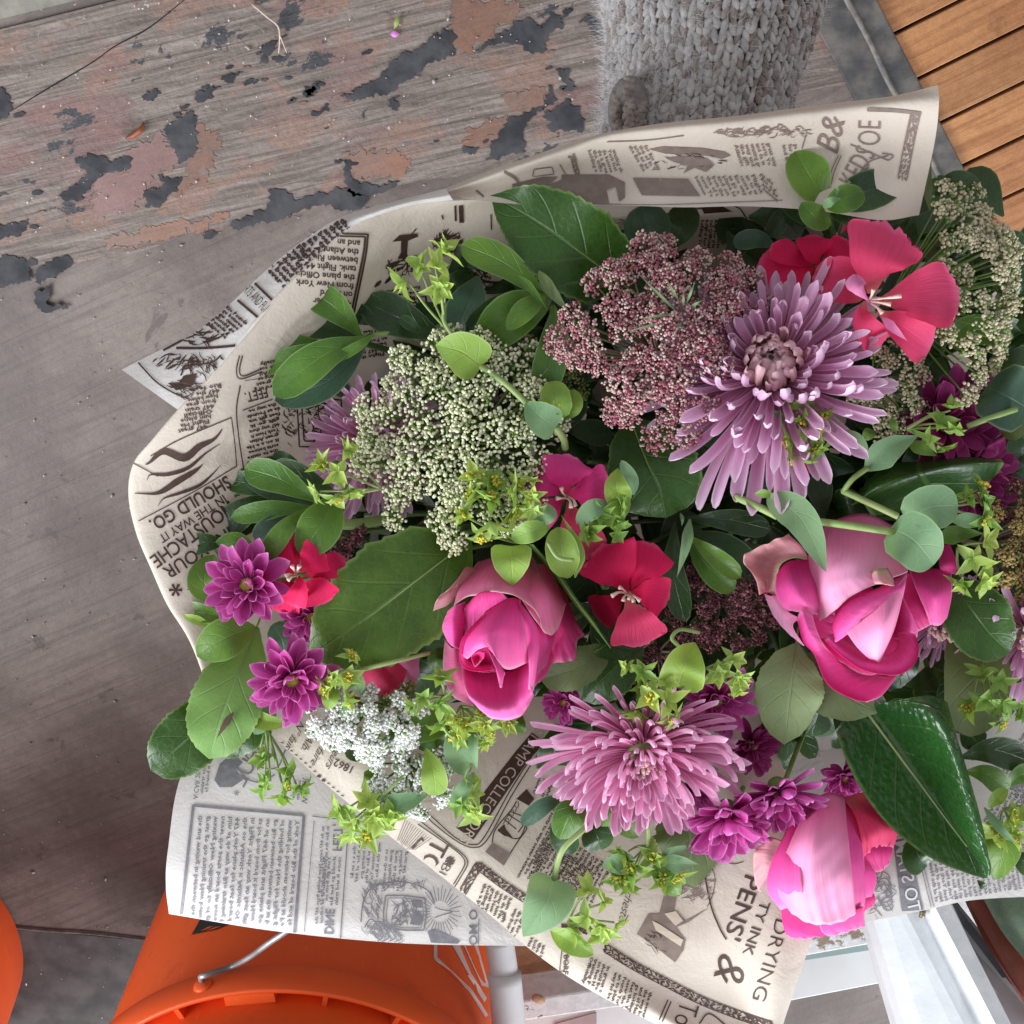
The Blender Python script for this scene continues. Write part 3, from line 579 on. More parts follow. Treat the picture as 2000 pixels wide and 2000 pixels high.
tag(prism('black_bar', zq(1.18, (1280, 290), (1350, 280), (1600, 590), (1960, 1150), (1960, 1290), (1880, 1070), (1560, 650)), .012, M['dark_bar']), 'black flat bar lying between the grey panel and the mahogany rail', 'bar')
tag(prism('wooden_rail', zq(1.15, (1440, 270, 1.17), (1560, 200, 1.17), (1700, 420), (2100, 960), (2100, 1400), (1900, 1070), (1600, 600)), .02, M['mahogany'], bev=.002), 'dark red mahogany wooden rail at the lower right corner', 'wooden rail')
tag(prism('white_ledge', zq(1.22, (1330, 260), (1560, 200), (2100, 1050), (2100, 1250)), .01, M['worn_white']), 'white painted ledge under the mahogany rail', 'ledge')
tag(patch('green_cloth', Zw, [[(1560, 150, -390), (1800, 120, -385), (2150, 100, -390)], [(1640, 330, -400), (1850, 400, -380), (2150, 420, -390)], [(1780, 560, -410), (1960, 640, -390), (2150, 700, -390)], [(1950, 760, -420), (2050, 860, -400), (2150, 950, -400)]], M['green_cloth'], crumple=2), 'dull green cloth hanging at the right edge below the newsprint', 'cloth')

# ------------------------------------------------------------------ knitted sleeve
M['yarn'] = plain('yarn', (.34, .315, .30), (.56, .53, .515), 130, .7, .3, bump=.9, bs=1500, sheen=.4)
M['yarn_dark'] = plain('yarn_dark', (.19, .145, .12), (.36, .30, .27), 160, .7, .3, bump=.9, bs=1500, sheen=.3)
M['yarn_core'] = plain('yarn_core', (.16, .145, .14), (.24, .22, .21), 300, .8)
M['fuzz'] = plain('fuzz', (.66, .64, .66), (.74, .72, .73), 300, .8, trans=.2)
sl = thing('sweater_sleeve', 'grey marled chunky knit sweater sleeve reaching in from the top behind the newsprint', 'sleeve', P(1390, 130, -70))
def sleeve_pt(a, y, rr=1.0):
    """a = angle round the arm (0 towards the lens), y = picture row"""
    f = (y + 60) / 380.0; cx = 1398 - 46 * f + 5 * math.sin(f * 5); hw = 218 - 52 * f + 4 * math.sin(f * 7 + 1)
    x = cx + hw * math.sin(a) * rr; d = -82 + 44 * (math.cos(a)) * rr + 2 * math.sin(a * 3 + f * 4)
    return P(x, y, d)
VV_, FF_ = sphereVF((0, 0, 0), 1, 18, 10)
part('cuff_bulge', VV_ * np.array([.0105, .017, .011]) + P(1228, 215, -44), FF_, M['yarn_core'], sl)
NA, NYs = 40, 30
V = [sleeve_pt(2 * math.pi * j / NA, -90 + 430 * i / NYs, .97) for i in range(NYs + 1) for j in range(NA)]
F = [(i * NA + j, i * NA + (j + 1) % NA, (i + 1) * NA + (j + 1) % NA, (i + 1) * NA + j) for i in range(NYs) for j in range(NA)]
part('sleeve_tube', V, F, M['yarn_core'], sl)
r = rng(5); L = []; Ld = []
ncol = 19; cw = 2.9 / ncol
for c in range(ncol + 1):
    a = -1.45 + c * cw
    for k in range(24):
        y = -80 + k * 17.0 + r.normal(0, 1.6) + 3 * math.sin(c * .9)
        for sgn in (-1, 1):
            aa = a + sgn * cw * .25 + r.normal(0, .008); p0 = sleeve_pt(aa + sgn * cw * .16, y - 11, 1.0); p1 = sleeve_pt(aa - sgn * cw * .14, y + 12, 1.03)
            ax = p1 - p0; ln = np.linalg.norm(ax); n = np.array(sleeve_pt(aa, y, 1.03)) - np.array(sleeve_pt(aa, y, .9)); n = norm(n); side = norm(np.cross(ax, n))
            Vs, Fs = sphereVF((0, 0, 0), 1, 6, 5); w = .0020 * r.uniform(.75, 1.3)
            Vs = Vs[:, 2:3] * norm(ax) * ln * .62 + Vs[:, 0:1] * side * w + Vs[:, 1:2] * n * w * .9 + (p0 + p1) / 2 + n * r.normal(.0002, .0003)
            (Ld if (r.random() < .32) else L).append((Vs, Fs))
V, F = join(L); o = part('knit_stitches', V, F, M['yarn'], sl); o['kind'] = 'stuff'
V, F = join(Ld); o = part('knit_stitches', V, F, M['yarn_dark'], sl); o['kind'] = 'stuff'
L = []
for i in range(6500):
    a = r.uniform(-1.75, 1.5); a = a if r.random() < .5 else -abs(a) * 1.0; y = r.uniform(-60, 270); b = sleeve_pt(a, y, 1.03); n = norm(sleeve_pt(a, y, 1.1) - sleeve_pt(a, y, .9))
    d = norm(r.normal(size=3) * .9 + n * .9); ln = r.uniform(.003, .011); s = norm(np.cross(d, n + .1)) * .000065; q = norm(r.normal(size=3)) * ln * .3
    L.append((np.array([b - s, b + s, b + d * ln * .5 + q + s, b + d * ln * .5 + q - s, b + d * ln + q * .5]), [(0, 1, 2, 3), (3, 2, 4)]))
V, F = join(L); o = part('yarn_fuzz', V, F, M['fuzz'], sl); o['kind'] = 'stuff'
# plaited edge of the cuff, lower left
L = []
for k in range(20):
    for j in range(3):
        x = 1228 + (j - 1) * 24 * math.sqrt(max(0, 1 - ((k - 10) / 10.6) ** 2)) + 3 * math.sin(k); y = 158 + k * 6; sg = 1 if (k + j) % 2 else -1
        ax = P(x + sg * 9, y + 8, -30) - P(x - sg * 9, y - 8, -30); n = NC; side = norm(np.cross(ax, n)); Vs, Fs = sphereVF((0, 0, 0), 1, 6, 5); w = .0017
        L.append((Vs[:, 2:3] * ax * .55 + Vs[:, 0:1] * side * w + Vs[:, 1:2] * n * w + P(x, y, -26 - 8 * abs(j - 1) - 9 * ((k - 10) / 10) ** 2), Fs))
V, F = join(L); o = part('plaited_cuff', V, F, M['yarn_dark'], sl); o['kind'] = 'stuff'
# ------------------------------------------------------------------ newsprint wrap
def papermat(name, c1, c2, rough=.6, trans=.25):
    s = NT(name); p = s.pos(); n = s.noise(p, 12, 4); f = s.noise(p, 700, 3); cr_ = s.noise(p, 45, 5, .6, .8)
    col = s.mix(s.step(n, .35, .65), c1, c2)
    h = s.math('ADD', s.math('MULTIPLY', f, .12), s.math('MULTIPLY', cr_, .9))
    return s.finish(col, rough, .25, trans, col, s.bump(h, .55, .0020))
M['paper_front'] = papermat('paper_front', (.67, .59, .51), (.71, .63, .545))
M['paper_back'] = papermat('paper_back', (.76, .735, .71), (.80, .775, .75))
M['ink_brown'] = plain('ink_brown', (.045, .022, .016), (.07, .036, .026), 300, .6, pos=True)
M['ink_grey'] = plain('ink_grey', (.17, .165, .18), (.23, .22, .24), 300, .6, pos=True)
M['ink_light'] = plain('ink_light', (.52, .43, .34), None, rough=.6)
M['ink_mid'] = plain('ink_mid', (.17, .125, .105), (.22, .165, .14), 200, .6, pos=True)
M['ink_pale'] = plain('ink_pale', (.60, .59, .60), None, rough=.6)
wrap = thing('newsprint_wrap', 'vintage newspaper print wrapping paper folded around the flower bouquet', 'wrapping paper', P(900, 1100, -60))
SH = {}
def sheet(key, rows, mat, **k):
    V, F, uv = patchVF(N1, rows, **k); o = part('paper_sheet', V, F, mat, wrap, uv)
    SH[key] = (o, BVHTree.FromPolygons([tuple(v) for v in V], F)); return o
ridge = [(430, 1400, 0), (378, 1258, 2), (332, 1180, 4), (301, 1110, 8), (273, 1040, 10), (258, 965, 14), (268, 905, 21), (303, 860, 27), (352, 803, 30), (425, 722, 32), (522, 603, 34), (625, 500, 32), (690, 441, 30), (785, 400, 26), (900, 392, 16), (1050, 387, 5), (1300, 380, -5), (1600, 375, -10)]
in1 = [(520, 1380, -15), (460, 1230, -8), (425, 1150, -4), (402, 1080, 0), (392, 1010, 3), (385, 950, 8), (398, 908, 12), (425, 868, 14), (465, 830, 15), (515, 760, 14), (592, 670, 12), (690, 570, 8), (752, 510, 6), (830, 455, 3), (925, 432, -6), (1060, 422, -20), (1300, 418, -35), (1600, 412, -40)]
in2 = [(640, 1350, -32), (600, 1220, -26), (570, 1140, -24), (550, 1080, -22), (540, 1020, -20), (540, 970, -18), (552, 930, -16), (572, 890, -16), (602, 850, -16), (642, 800, -18), (702, 720, -22), (782, 640, -26), (842, 590, -30), (905, 540, -34), (985, 510, -40), (1085, 490, -48), (1300, 480, -58), (1600, 470, -62)]
roll = [(x + 6, y + 3, d - 14) if i > 8 else (x + 9, y + 1, d - 12) for i, (x, y, d) in enumerate(ridge)]
deep = [(x * .35 + 1080 * .65, y * .35 + 960 * .65, -78 - 4 * math.sin(i)) for i, (x, y, d) in enumerate(in2)]
sheet('L', [roll, ridge, in1, in2, deep], M['paper_front'], nu=50, nv=110, crumple=1.4, seed=2)
fo = [(238, 722, 2), (300, 690, 6), (378, 651, 9), (440, 602, 11), (500, 546, 13), (560, 494, 15), (612, 457, 17), (662, 426, 19), (730, 404, 20), (800, 386, 19), (870, 368, 14)]
fr_ = [(352, 804, 30.5), (400, 754, 32), (440, 702, 33), (487, 648, 34.2), (537, 588, 34.2), (592, 533, 33.2), (642, 486, 32.2), (692, 441, 30.4), (742, 419, 28.5), (812, 399, 24.5), (885, 391, 18)]
fm = [((a[0] + b[0]) / 2, (a[1] + b[1]) / 2, (a[2] + b[2]) / 2 + 5) for a, b in zip(fo, fr_)]
sheet('F', [fo, fm, fr_], M['paper_back'], nu=12, nv=50, crumple=.5, seed=4)
sheet('T', [[(855, 374, 6), (960, 332, 10), (1050, 301, 12), (1112, 279, 14), (1190, 258, 18), (1300, 240, 22), (1450, 225, 24), (1600, 205, 26), (1740, 188, 28), (1832, 166, 30)],
 [(866, 376, 14), (965, 342, 16), (1055, 312, 18), (1120, 292, 20), (1195, 268, 24), (1310, 255, 28), (1450, 242, 30), (1600, 225, 32), (1745, 207, 34), (1834, 200, 34)],
 [(886, 380, 10), (980, 362, 11), (1060, 345, 11), (1130, 335, 11), (1205, 325, 13), (1320, 318, 14), (1460, 310, 16), (1600, 300, 18), (1740, 290, 20), (1826, 275, 24)],
 [(905, 388, 16), (1000, 398, 18), (1090, 400, 18), (1170, 401, 18), (1240, 402, 18), (1340, 405, 18), (1460, 403, 18), (1600, 412, 16), (1720, 430, 12), (1795, 420, 10)]], M['paper_front'], nu=36, nv=100, crumple=1.6, seed=6)
sheet('B', [[(440, 1380, -38), (600, 1380, -44), (800, 1400, -50), (1030, 1420, -52)], [(355, 1512, -24), (540, 1500, -33), (760, 1520, -42), (1030, 1560, -46)], [(328, 1660, -21), (520, 1660, -28), (760, 1690, -34), (1030, 1720, -38)], [(324, 1730, -25), (525, 1762, -26), (775, 1798, -30), (1030, 1812, -33)], [(330, 1785, -36), (540, 1819, -30), (780, 1842, -30), (1032, 1848, -32)]], M['paper_back'], nu=50, nv=60, crumple=1.3, seed=8)
de = [(500, 1400, -30), (560, 1463, -26), (660, 1552, -24), (770, 1640, -23), (860, 1710, -22), (960, 1790, -22), (1030, 1850, -20), (1110, 1908, -18), (1200, 1960, -17), (1300, 2010, -16), (1420, 2070, -15)]
dr = [(1480, 1330, -40), (1500, 1420, -30), (1530, 1500, -22), (1565, 1590, -14), (1590, 1680, -6), (1598, 1760, 0), (1588, 1825, 2), (1570, 1880, 0), (1550, 1940, -4), (1530, 2000, -10), (1512, 2070, -14)]
dm = [[(a[0] + (b[0] - a[0]) * f, a[1] + (b[1] - a[1]) * f, a[2] + (b[2] - a[2]) * f + k * (1 + .5 * math.sin(i * .9))) for i, (a, b) in enumerate(zip(de, dr))] for f, k in ((.14, 3), (.38, -3), (.66, -6), (.88, 3))]
sheet('D', [de, *dm, dr], M['paper_front'], nu=70, nv=70, crumple=2.2, seed=10)
sheet('R', [[(1600, 1470, -40), (1750, 1420, -42), (1880, 1370, -40), (2100, 1320, -38)], [(1655, 1640, -28), (1780, 1610, -30), (1900, 1560, -30), (2100, 1540, -30)], [(1676, 1730, -25), (1800, 1700, -24), (1905, 1670, -20), (2100, 1650, -26)], [(1690, 1801, -28), (1810, 1777, -26), (1910, 1757, -21), (2100, 1748, -28)]], M['paper_back'], nu=36, nv=44, crumple=1.8, seed=12)

sheet('K', [[(560 + 40 * math.sin(j), 560, -70), (1000, 480, -80), (1500, 440, -80), (2100, 560, -110)], [(640, 800, -95), (1000, 760, -120), (1500, 720, -125), (2100, 700, -120)], [(560, 1100, -80), (1000, 1060, -125), (1500, 1060, -130), (2100, 1060, -125)], [(640, 1360, -60), (1000, 1400, -90), (1480, 1420, -95), (2100, 1420, -95)]] if (j := 0) == 0 else None, M['paper_front'], nu=20, nv=24, crumple=2, seed=14)
# ---- flat print, laid on the sheets
PR = {}
def put(sh, ink, pts, faces, lift=0.0): PR.setdefault((sh, ink), []).append((np.asarray(pts, float), faces, lift))
_cache = {}
def textVF(body, bold, res, shear):
    k = (body, bold, res, shear)
    if k not in _cache:
        c = bpy.data.curves.new('t', 'FONT'); c.body = body; c.size = 1; c.resolution_u = res; c.offset = bold; c.shear = shear; c.align_x = 'CENTER'; c.align_y = 'CENTER'
        o = bpy.data.objects.new('t', c); m = bpy.data.meshes.new_from_object(o)
        V = np.array([v.co[:2] for v in m.vertices]) if len(m.vertices) else np.zeros((0, 2)); F = [tuple(p.vertices) for p in m.polygons]
        bpy.data.objects.remove(o); bpy.data.curves.remove(c); bpy.data.meshes.remove(m); _cache[k] = (V, F)
    return _cache[k]
def T(sh, body, x, y, ang, cap, ink='ink_brown', length=None, mir=False, bold=.012, res=3, shear=0, serif=False, lift=0.0, anchor=None):
    V, F = textVF(body, bold, res, shear)
    if not len(V): return
    s = cap / .70; g = V * s; w = np.ptp(g[:, 0])
    if length: g[:, 0] *= length / max(w, 1e-6)
    if anchor == 'L': g[:, 0] -= g[:, 0].min()
    gx, gy = g[:, 0], g[:, 1] * (-1 if mir else 1); a = R(ang)
    X = x + gx * math.cos(a) + gy * math.sin(a); Y = y + gx * math.sin(a) - gy * math.cos(a)
    put(sh, ink, np.stack([X, Y], 1), F, lift)
def LN(sh, pts, w, ink='ink_brown', taper=None, smooth=True):
    n = max(2, int(sum(math.dist(a, b) for a, b in zip(pts[:-1], pts[1:])) / 6)); t = np.linspace(0, 1, n + 1)
    C = cr(pts, t) if (smooth and len(pts) > 2) else np.stack([np.interp(t, np.linspace(0, 1, len(pts)), [p[i] for p in pts]) for i in (0, 1)], 1)
    Tn = np.gradient(C, axis=0); Tn /= np.maximum(np.linalg.norm(Tn, axis=1, keepdims=True), 1e-6); N = np.stack([-Tn[:, 1], Tn[:, 0]], 1)
    ww = np.full(n + 1, w / 2.0) if taper is None else w / 2.0 * np.interp(t, np.linspace(0, 1, len(taper)), taper)
    V = np.concatenate([C + N * ww[:, None], C - N * ww[:, None]]); F = [(i, i + 1, n + 2 + i, n + 1 + i) for i in range(n)]
    put(sh, ink, V, F)
def PG(sh, poly, ink='ink_brown', lift=0.0):
    q = []
    for i in range(len(poly)):
        a, b = np.array(poly[i], float), np.array(poly[(i + 1) % len(poly)], float); k = max(1, int(np.linalg.norm(b - a) / 20)); q += [a + (b - a) * j / k for j in range(k)]
    T_ = tessellate_polygon([[Vector((p[0], p[1], 0)) for p in q]]); put(sh, ink, q, [tuple(t) for t in T_], lift)
WORDS = 'the Atlantic between Rio de Flight 447 the plane Officially from New York on board of and an cause training him the waxing sorts and Has never holding Pounds in the way it should go to a great as gift for feet'.split()
wr = rng(77)
def para(sh, x, y, ang, n, length, pitch, cap, ink='ink_brown', mir=False, side=1, jag=.15, bold=.03, step=None):
    a = R(ang); dx, dy = math.cos(a), math.sin(a); px, py = (-dy * side, dx * side) if step is None else step
    for i in range(n):
        L = length * (1 - jag * wr.random()); s = ''; k = int(L / (cap * .78))
        while len(s) < k: s += WORDS[wr.integers(len(WORDS))] + ' '
        s = s[:k].strip()
        T(sh, s, x + px * pitch * i, y + py * pitch * i, ang, cap, ink, length=L, mir=mir, bold=bold, res=1, anchor='L')
def zz(z, pts): return [z.xy(*p) for p in pts]
def chain(sh, pts, w, ink='ink_brown', seed=0):
    r = rng(seed); C = cr(pts, np.linspace(0, 1, max(3, int(sum(math.dist(a, b) for a, b in zip(pts[:-1], pts[1:])) / 9)) + 1)); Tn = np.gradient(C, axis=0); Tn /= np.linalg.norm(Tn, axis=1, keepdims=True)
    for c, t in zip(C, Tn):
        n = np.array([-t[1], t[0]])
        for k in (-1, 0, 1):
            q = c + n * k * w * .33 + r.normal(0, .6, 2); aa = r.uniform(-.9, .9); u = t * math.cos(aa) + n * math.sin(aa); l = r.uniform(3.5, 6)
            LN(sh, [q - u * l, q + u * l], r.uniform(2, 4.2), ink, smooth=False)
    for sg in (-1, 1):
        LN(sh, [tuple(c + np.array([-t[1], t[0]]) * sg * w * .5) for c, t in zip(C, Tn)], 2.0, ink)
def engr(sh, cx, cy, rx, ry, n, ink, seed, wmin=1, wmax=3, ang=None, ln=(8, 26)):
    r = rng(seed)
    for i in range(n):
        a = r.uniform(0, 6.28); q = math.sqrt(r.random()); x, y = cx + rx * q * math.cos(a), cy + ry * q * math.sin(a); b = (ang if ang is not None else r.uniform(0, 3.14)) + r.normal(0, .35); l = r.uniform(*ln)
        LN(sh, [(x - l * math.cos(b) / 2, y - l * math.sin(b) / 2), (x + r.normal(0, 3), y + r.normal(0, 3)), (x + l * math.cos(b) / 2, y + l * math.sin(b) / 2)], r.uniform(wmin, wmax), ink, taper=[.3, 1, .3])
ZA, ZB, ZC, ZD, ZE, Z9, Z5 = Zm(200, 350, 700), Zm(850, 350, 650), Zm(280, 1350, 670), Zm(850, 1350, 600, 1783), Zm(1350, 1350, 650), Zm(1150, 0, 850), Zm(0, 600, 500, 1208)
# flap
for a, b in (((800, 540), (955, 690)), ((718, 643), (880, 780))): LN('F', zz(ZA, [a, b]), 5, smooth=False)
T('F', 'RTS AND FUN-', *ZA.xy(838, 655), 46, 21, length=66, bold=-.005)
para('F', *ZA.xy(880, 470), 46, 15, 64, 12.5, 9.5, step=(.84, -.52), jag=.1, bold=.06)
para('F', *ZA.xy(672, 690), 40, 6, 52, 10, 6.5, step=(-.72, .62), bold=.06)
LN('F', zz(ZA, [(330, 925), (450, 860), (560, 790), (600, 810)]), 4); LN('F', zz(ZA, [(400, 912), (560, 912), (780, 893)]), 5)
engr('F', *ZA.xy(520, 850), 40, 16, 22, 'ink_brown', 3, 2, 6, 0, (14, 40)); engr('F', *ZA.xy(400, 985), 44, 14, 34, 'ink_brown', 4, 1.5, 4, -.5); engr('F', *ZA.xy(560, 1010), 44, 22, 48, 'ink_brown', 5, 1.2, 3.5, 1.1); engr('F', *ZA.xy(460, 1130), 30, 18, 30, 'ink_brown', 6, 1.2, 3.5, .4)
PG('F', zz(ZA, [(355, 1100), (420, 1095), (440, 1060), (510, 1048), (495, 1110), (440, 1130), (400, 1140)])); LN('F', zz(ZA, [(195, 990), (240, 1040), (300, 1100), (400, 1160), (500, 1195)]), 3)
LN('F', zz(ZA, [(425, 1060), (450, 1010), (520, 1000), (600, 985), (640, 950)]), 3)
# inner left sheet
for pts, w in (([(232, 1535), (255, 1525), (330, 1465), (440, 1500), (520, 1440), (600, 1400), (645, 1345)], 36), ([(240, 1620), (262, 1590), (350, 1590), (460, 1555), (550, 1480), (632, 1425)], 18), ([(175, 1692), (300, 1690), (400, 1630), (500, 1570), (540, 1535)], 30), ([(300, 1762), (330, 1720), (420, 1690), (520, 1650), (590, 1590), (635, 1540)], 15)):
    LN('L', zz(ZA, pts), w * .3623 * 1.2, taper=[.12, .3, .8, 1, .8, .35, .12])
for l in ([(260, 1490), (420, 1400), (695, 1283)], [(695, 1283), (712, 1420), (722, 1545)], [(722, 1545), (480, 1690), (195, 1842)], [(170, 1530), (300, 1600)]): LN('L', zz(ZA, l), 2)
T('L', 'SHOULD GO.', 371, 982, 149.5, 25, length=176, bold=.02); T('L', 'IN THE WAY IT', 376, 1012, 147, 17, length=150, bold=.012); T('L', 'MOUSTACHE', 376, 1042, 144, 27, length=190, bold=.012); T('L', 'YOUR', 362, 1094, 147, 26, length=96, bold=.01); T('L', 'IN', 438, 1046, 146, 26, length=30, bold=.01)
T('L', 'WEE', 396, 1122, 152, 17, length=58, bold=-.006); LN('L', [(372, 1112), (420, 1090)], 1.6); LN('L', [(365, 1152), (415, 1124)], 1.6)
for k in range(6): a = k * math.pi / 6 * 2; LN('L', [(343, 1152), (343 + 13 * math.cos(a), 1152 + 13 * math.sin(a))], 6, taper=[.4, 1])
para('L', *ZA.xy(640, 1110), 170, 9, 62, 10.5, 8, step=(-.32, .95), jag=.1)
T('L', 'FEET.', *ZA.xy(828, 1160), 166, 19, length=44, bold=.015)
LN('L', zz(ZA, [(742, 1110), (722, 1240), (735, 1400), (760, 1560)]), 2.4); LN('L', zz(ZA, [(755, 1245), (915, 1185)]), 2, smooth=False); LN('L', zz(ZA, [(765, 1085), (885, 1068)]), 1.2, smooth=False)
para('L', *ZA.xy(960, 1205), 165, 13, 68, 10.2, 6.5, step=(-.05, 1), bold=.05)
for o_ in (0, 16): LN('L', zz(ZA, [(738 + o_, 950), (722 + o_, 1030), (745 + o_, 1075 - o_), (860, 1035 - o_)]), 2.4)
for o_ in (0, 14): LN('L', zz(ZA, [(1275 - o_, 292 + o_), (1425 - o_, 294 + o_)]), 3.4, smooth=False); LN('L', zz(ZA, [(1430 - o_, 292 + o_), (1415 - o_, 420), (1352 - o_, 725)]), 4)
for k, s_ in enumerate(['and an', 'the Atlantic', 'between Rio de', 'tank. Flight 447', 'the plane Officially', 'from New York', 'on board', '447 Other', 'cause']): T('L', s_, *ZA.xy(1388 - k * 7, 345 + k * 46), 184, 12, res=2, anchor='L', bold=.02)
PG('L', zz(ZA, [(1560, 335), (1600, 300), (1695, 290), (1702, 306), (1645, 330), (1640, 400), (1650, 430), (1590, 425), (1608, 390), (1608, 330)])); LN('L', zz(ZA, [(1665, 295), (1690, 265)]), 2, smooth=False)
for a, b, w in (((1540, 470), (1600, 440), 9), ((1600, 440), (1695, 412), 8), ((1465, 580), (1500, 545), 8), ((1520, 560), (1560, 520), 8), ((1560, 500), (1620, 470), 7)): LN('L', zz(ZA, [a, b]), w, taper=[.3, 1, .4])
engr('L', *ZA.xy(1860, 340), 30, 22, 60, 'ink_brown', 8, 2, 5); engr('L', *ZA.xy(1600, 480), 26, 16, 26, 'ink_brown', 9, 1.5, 4)
LN('L', zz(ZB, [(115, 150), (118, 240)]), 4, smooth=False); LN('L', zz(ZB, [(148, 150), (152, 250)]), 9, smooth=False); LN('L', zz(ZB, [(322, 200), (325, 290)]), 2.5, smooth=False); LN('L', zz(ZB, [(38, 205), (45, 230)]), 3, smooth=False)
T('L', 'TEX', *ZB.xy(340, 625), 184, 15, length=46, bold=-.004); LN('L', zz(ZB, [(200, 590), (400, 605), (450, 640), (410, 665), (220, 655)]), 3, smooth=False); LN('L', zz(ZB, [(220, 540), (290, 590), (420, 600)]), 4); engr('L', *ZB.xy(260, 540), 30, 14, 30, 'ink_brown', 10, 1.5, 4)
T('L', 'LIVE', *ZA.xy(1680, 650), 176, 15, length=50)
for l in ([(1045, 1165), (1285, 1190), (1290, 1445), (1060, 1440), (1045, 1165)], [(1070, 1190), (1250, 1215), (1250, 1410), (1085, 1410), (1070, 1190)]): LN('L', zz(ZA, l), 3, smooth=False)
engr('L', *ZA.xy(1160, 1300), 36, 40, 90, 'ink_brown', 11, 1.5, 4.5); engr('L', *ZA.xy(1010, 1320), 12, 40, 24, 'ink_brown', 12, 1.5, 4)
for x in range(1180, 1560, 34): engr('L', x, 440, 10, 12, 4, 'ink_brown', x, 1, 3)
LN('L', [(1255, 425), (1420, 400), (1460, 425)], 2.5); PG('L', [(1370, 405), (1412, 402), (1430, 412), (1375, 416)])
para('L', 1372, 428, 96, 8, 60, 9, 6.5, step=(1, 0))
for (x_, y_, a_, n_, l_) in ((760, 640, 170, 6, 70), (820, 560, 172, 7, 80), (1120, 470, 180, 5, 90), (560, 700, 168, 6, 60), (470, 1150, 150, 8, 70), (520, 900, 160, 6, 60), (600, 1180, 150, 6, 60)): para('L', x_, y_, a_, n_, l_, 10, 6.6, step=(-.2, 1), bold=.04)
# top strip
T('T', 'B&', *Z9.xy(1075, 605), -78, 46, 'ink_mid', length=72, bold=.0, shear=.3); T('T', 'OE', *Z9.xy(1250, 590), -88, 46, 'ink_mid', length=48, bold=-.01); T('T', 'KEDS', *Z9.xy(1195, 745), -62, 42, 'ink_mid', length=78, bold=-.002)
LN('T', zz(Z9, [(965, 590), (945, 660)]), 2, 'ink_mid'); LN('T', zz(Z9, [(1330, 690), (1240, 720), (1190, 790), (1170, 820)]), 3, 'ink_mid'); LN('T', zz(Z9, [(1300, 680), (1350, 690), (1330, 710), (1300, 700), (1160, 640)]), 2.5, 'ink_mid'); LN('T', zz(Z9, [(1120, 690), (1090, 760), (1075, 820)]), 2, 'ink_mid'); LN('T', zz(Z9, [(1108, 688), (1078, 755), (1062, 820)]), 2, 'ink_mid')
chain('T', zz(Z9, [(1450, 505), (1425, 620), (1392, 790)]), 18, 'ink_mid', 3); LN('T', zz(Z9, [(1235, 486), (1360, 490), (1475, 503)]), 7, 'ink_mid')
para('T', *Z9.xy(650, 640), 72, 7, 52, 10.5, 7, 'ink_mid', step=(1, -.06)); para('T', *Z9.xy(865, 640), 80, 3, 50, 11, 7, 'ink_mid', step=(1, -.06)); para('T', *Z9.xy(475, 785), 62, 11, 46, 11, 7, 'ink_mid', step=(1, -.03)); para('T', *Z9.xy(0, 665), 70, 6, 50, 9.5, 6.5, 'ink_mid', step=(1, -.04)); para('T', *Z9.xy(180, 645), 60, 4, 60, 10, 6.5, 'ink_mid', step=(1, -.02)); para('T', *Z9.xy(760, 770), 40, 4, 40, 10, 6.5, 'ink_mid', step=(.2, 1))
PG('T', zz(Z9, [(195, 790), (440, 795), (495, 872), (235, 868)]), 'ink_mid'); engr('T', *Z9.xy(345, 832), 40, 10, 14, 'ink_light', 2, 2, 5)
PG('T', zz(Z9, [(-120, 775), (90, 775), (160, 810), (160, 880), (135, 895), (120, 830), (70, 850), (40, 890), (-130, 890)]), 'ink_mid'); PG('T', zz(Z9, [(60, 830), (110, 800), (120, 830), (80, 850)]), 'ink_light')
PG('T', zz(Z9, [(265, 660), (330, 648), (500, 655), (600, 672), (630, 690), (590, 705), (520, 690), (420, 685), (340, 680)]), 'ink_mid'); PG('T', zz(Z9, [(340, 700), (420, 690), (520, 700), (555, 735), (520, 765), (470, 745), (420, 770), (440, 735), (380, 720)]), 'ink_mid'); engr('T', *Z9.xy(450, 715), 70, 16, 30, 'ink_brown', 13, 1.2, 3, 0)
engr('T', *Z9.xy(770, 585), 92, 9, 70, 'ink_mid', 51, 1.4, 3.2, -.2, (8, 22))
for k in range(6): c_ = Z9.xy(580 + k * 70, 585 - k * 3); LN('T', [(c_[0] + (2 + q) * math.cos(q * .8), c_[1] + (2 + q) * .7 * math.sin(q * .8)) for q in range(9)], 2, 'ink_mid')
LN('T', zz(Z9, [(80, 628), (260, 620), (420, 600)]), 2, 'ink_mid'); LN('T', zz(Z9, [(0, 905), (300, 910), (600, 900), (860, 890)]), 1.6, 'ink_mid')
LN('T', [(985, 335), (1010, 352), (1030, 395)], 5, 'ink_mid'); LN('T', [(930, 372), (945, 385)], 4, 'ink_mid'); PG('T', [(1000, 360), (1060, 345), (1090, 345), (1075, 360), (1120, 342), (1180, 345), (1190, 398), (1010, 398)], 'ink_mid'); LN('T', [(1042, 330), (1078, 325), (1082, 340), (1040, 345), (1042, 330)], 2, 'ink_mid', smooth=False); LN('T', [(1093, 320), (1105, 340)], 2, 'ink_mid'); chain('T', [(1118, 305), (1128, 340)], 8, 'ink_mid', 9)
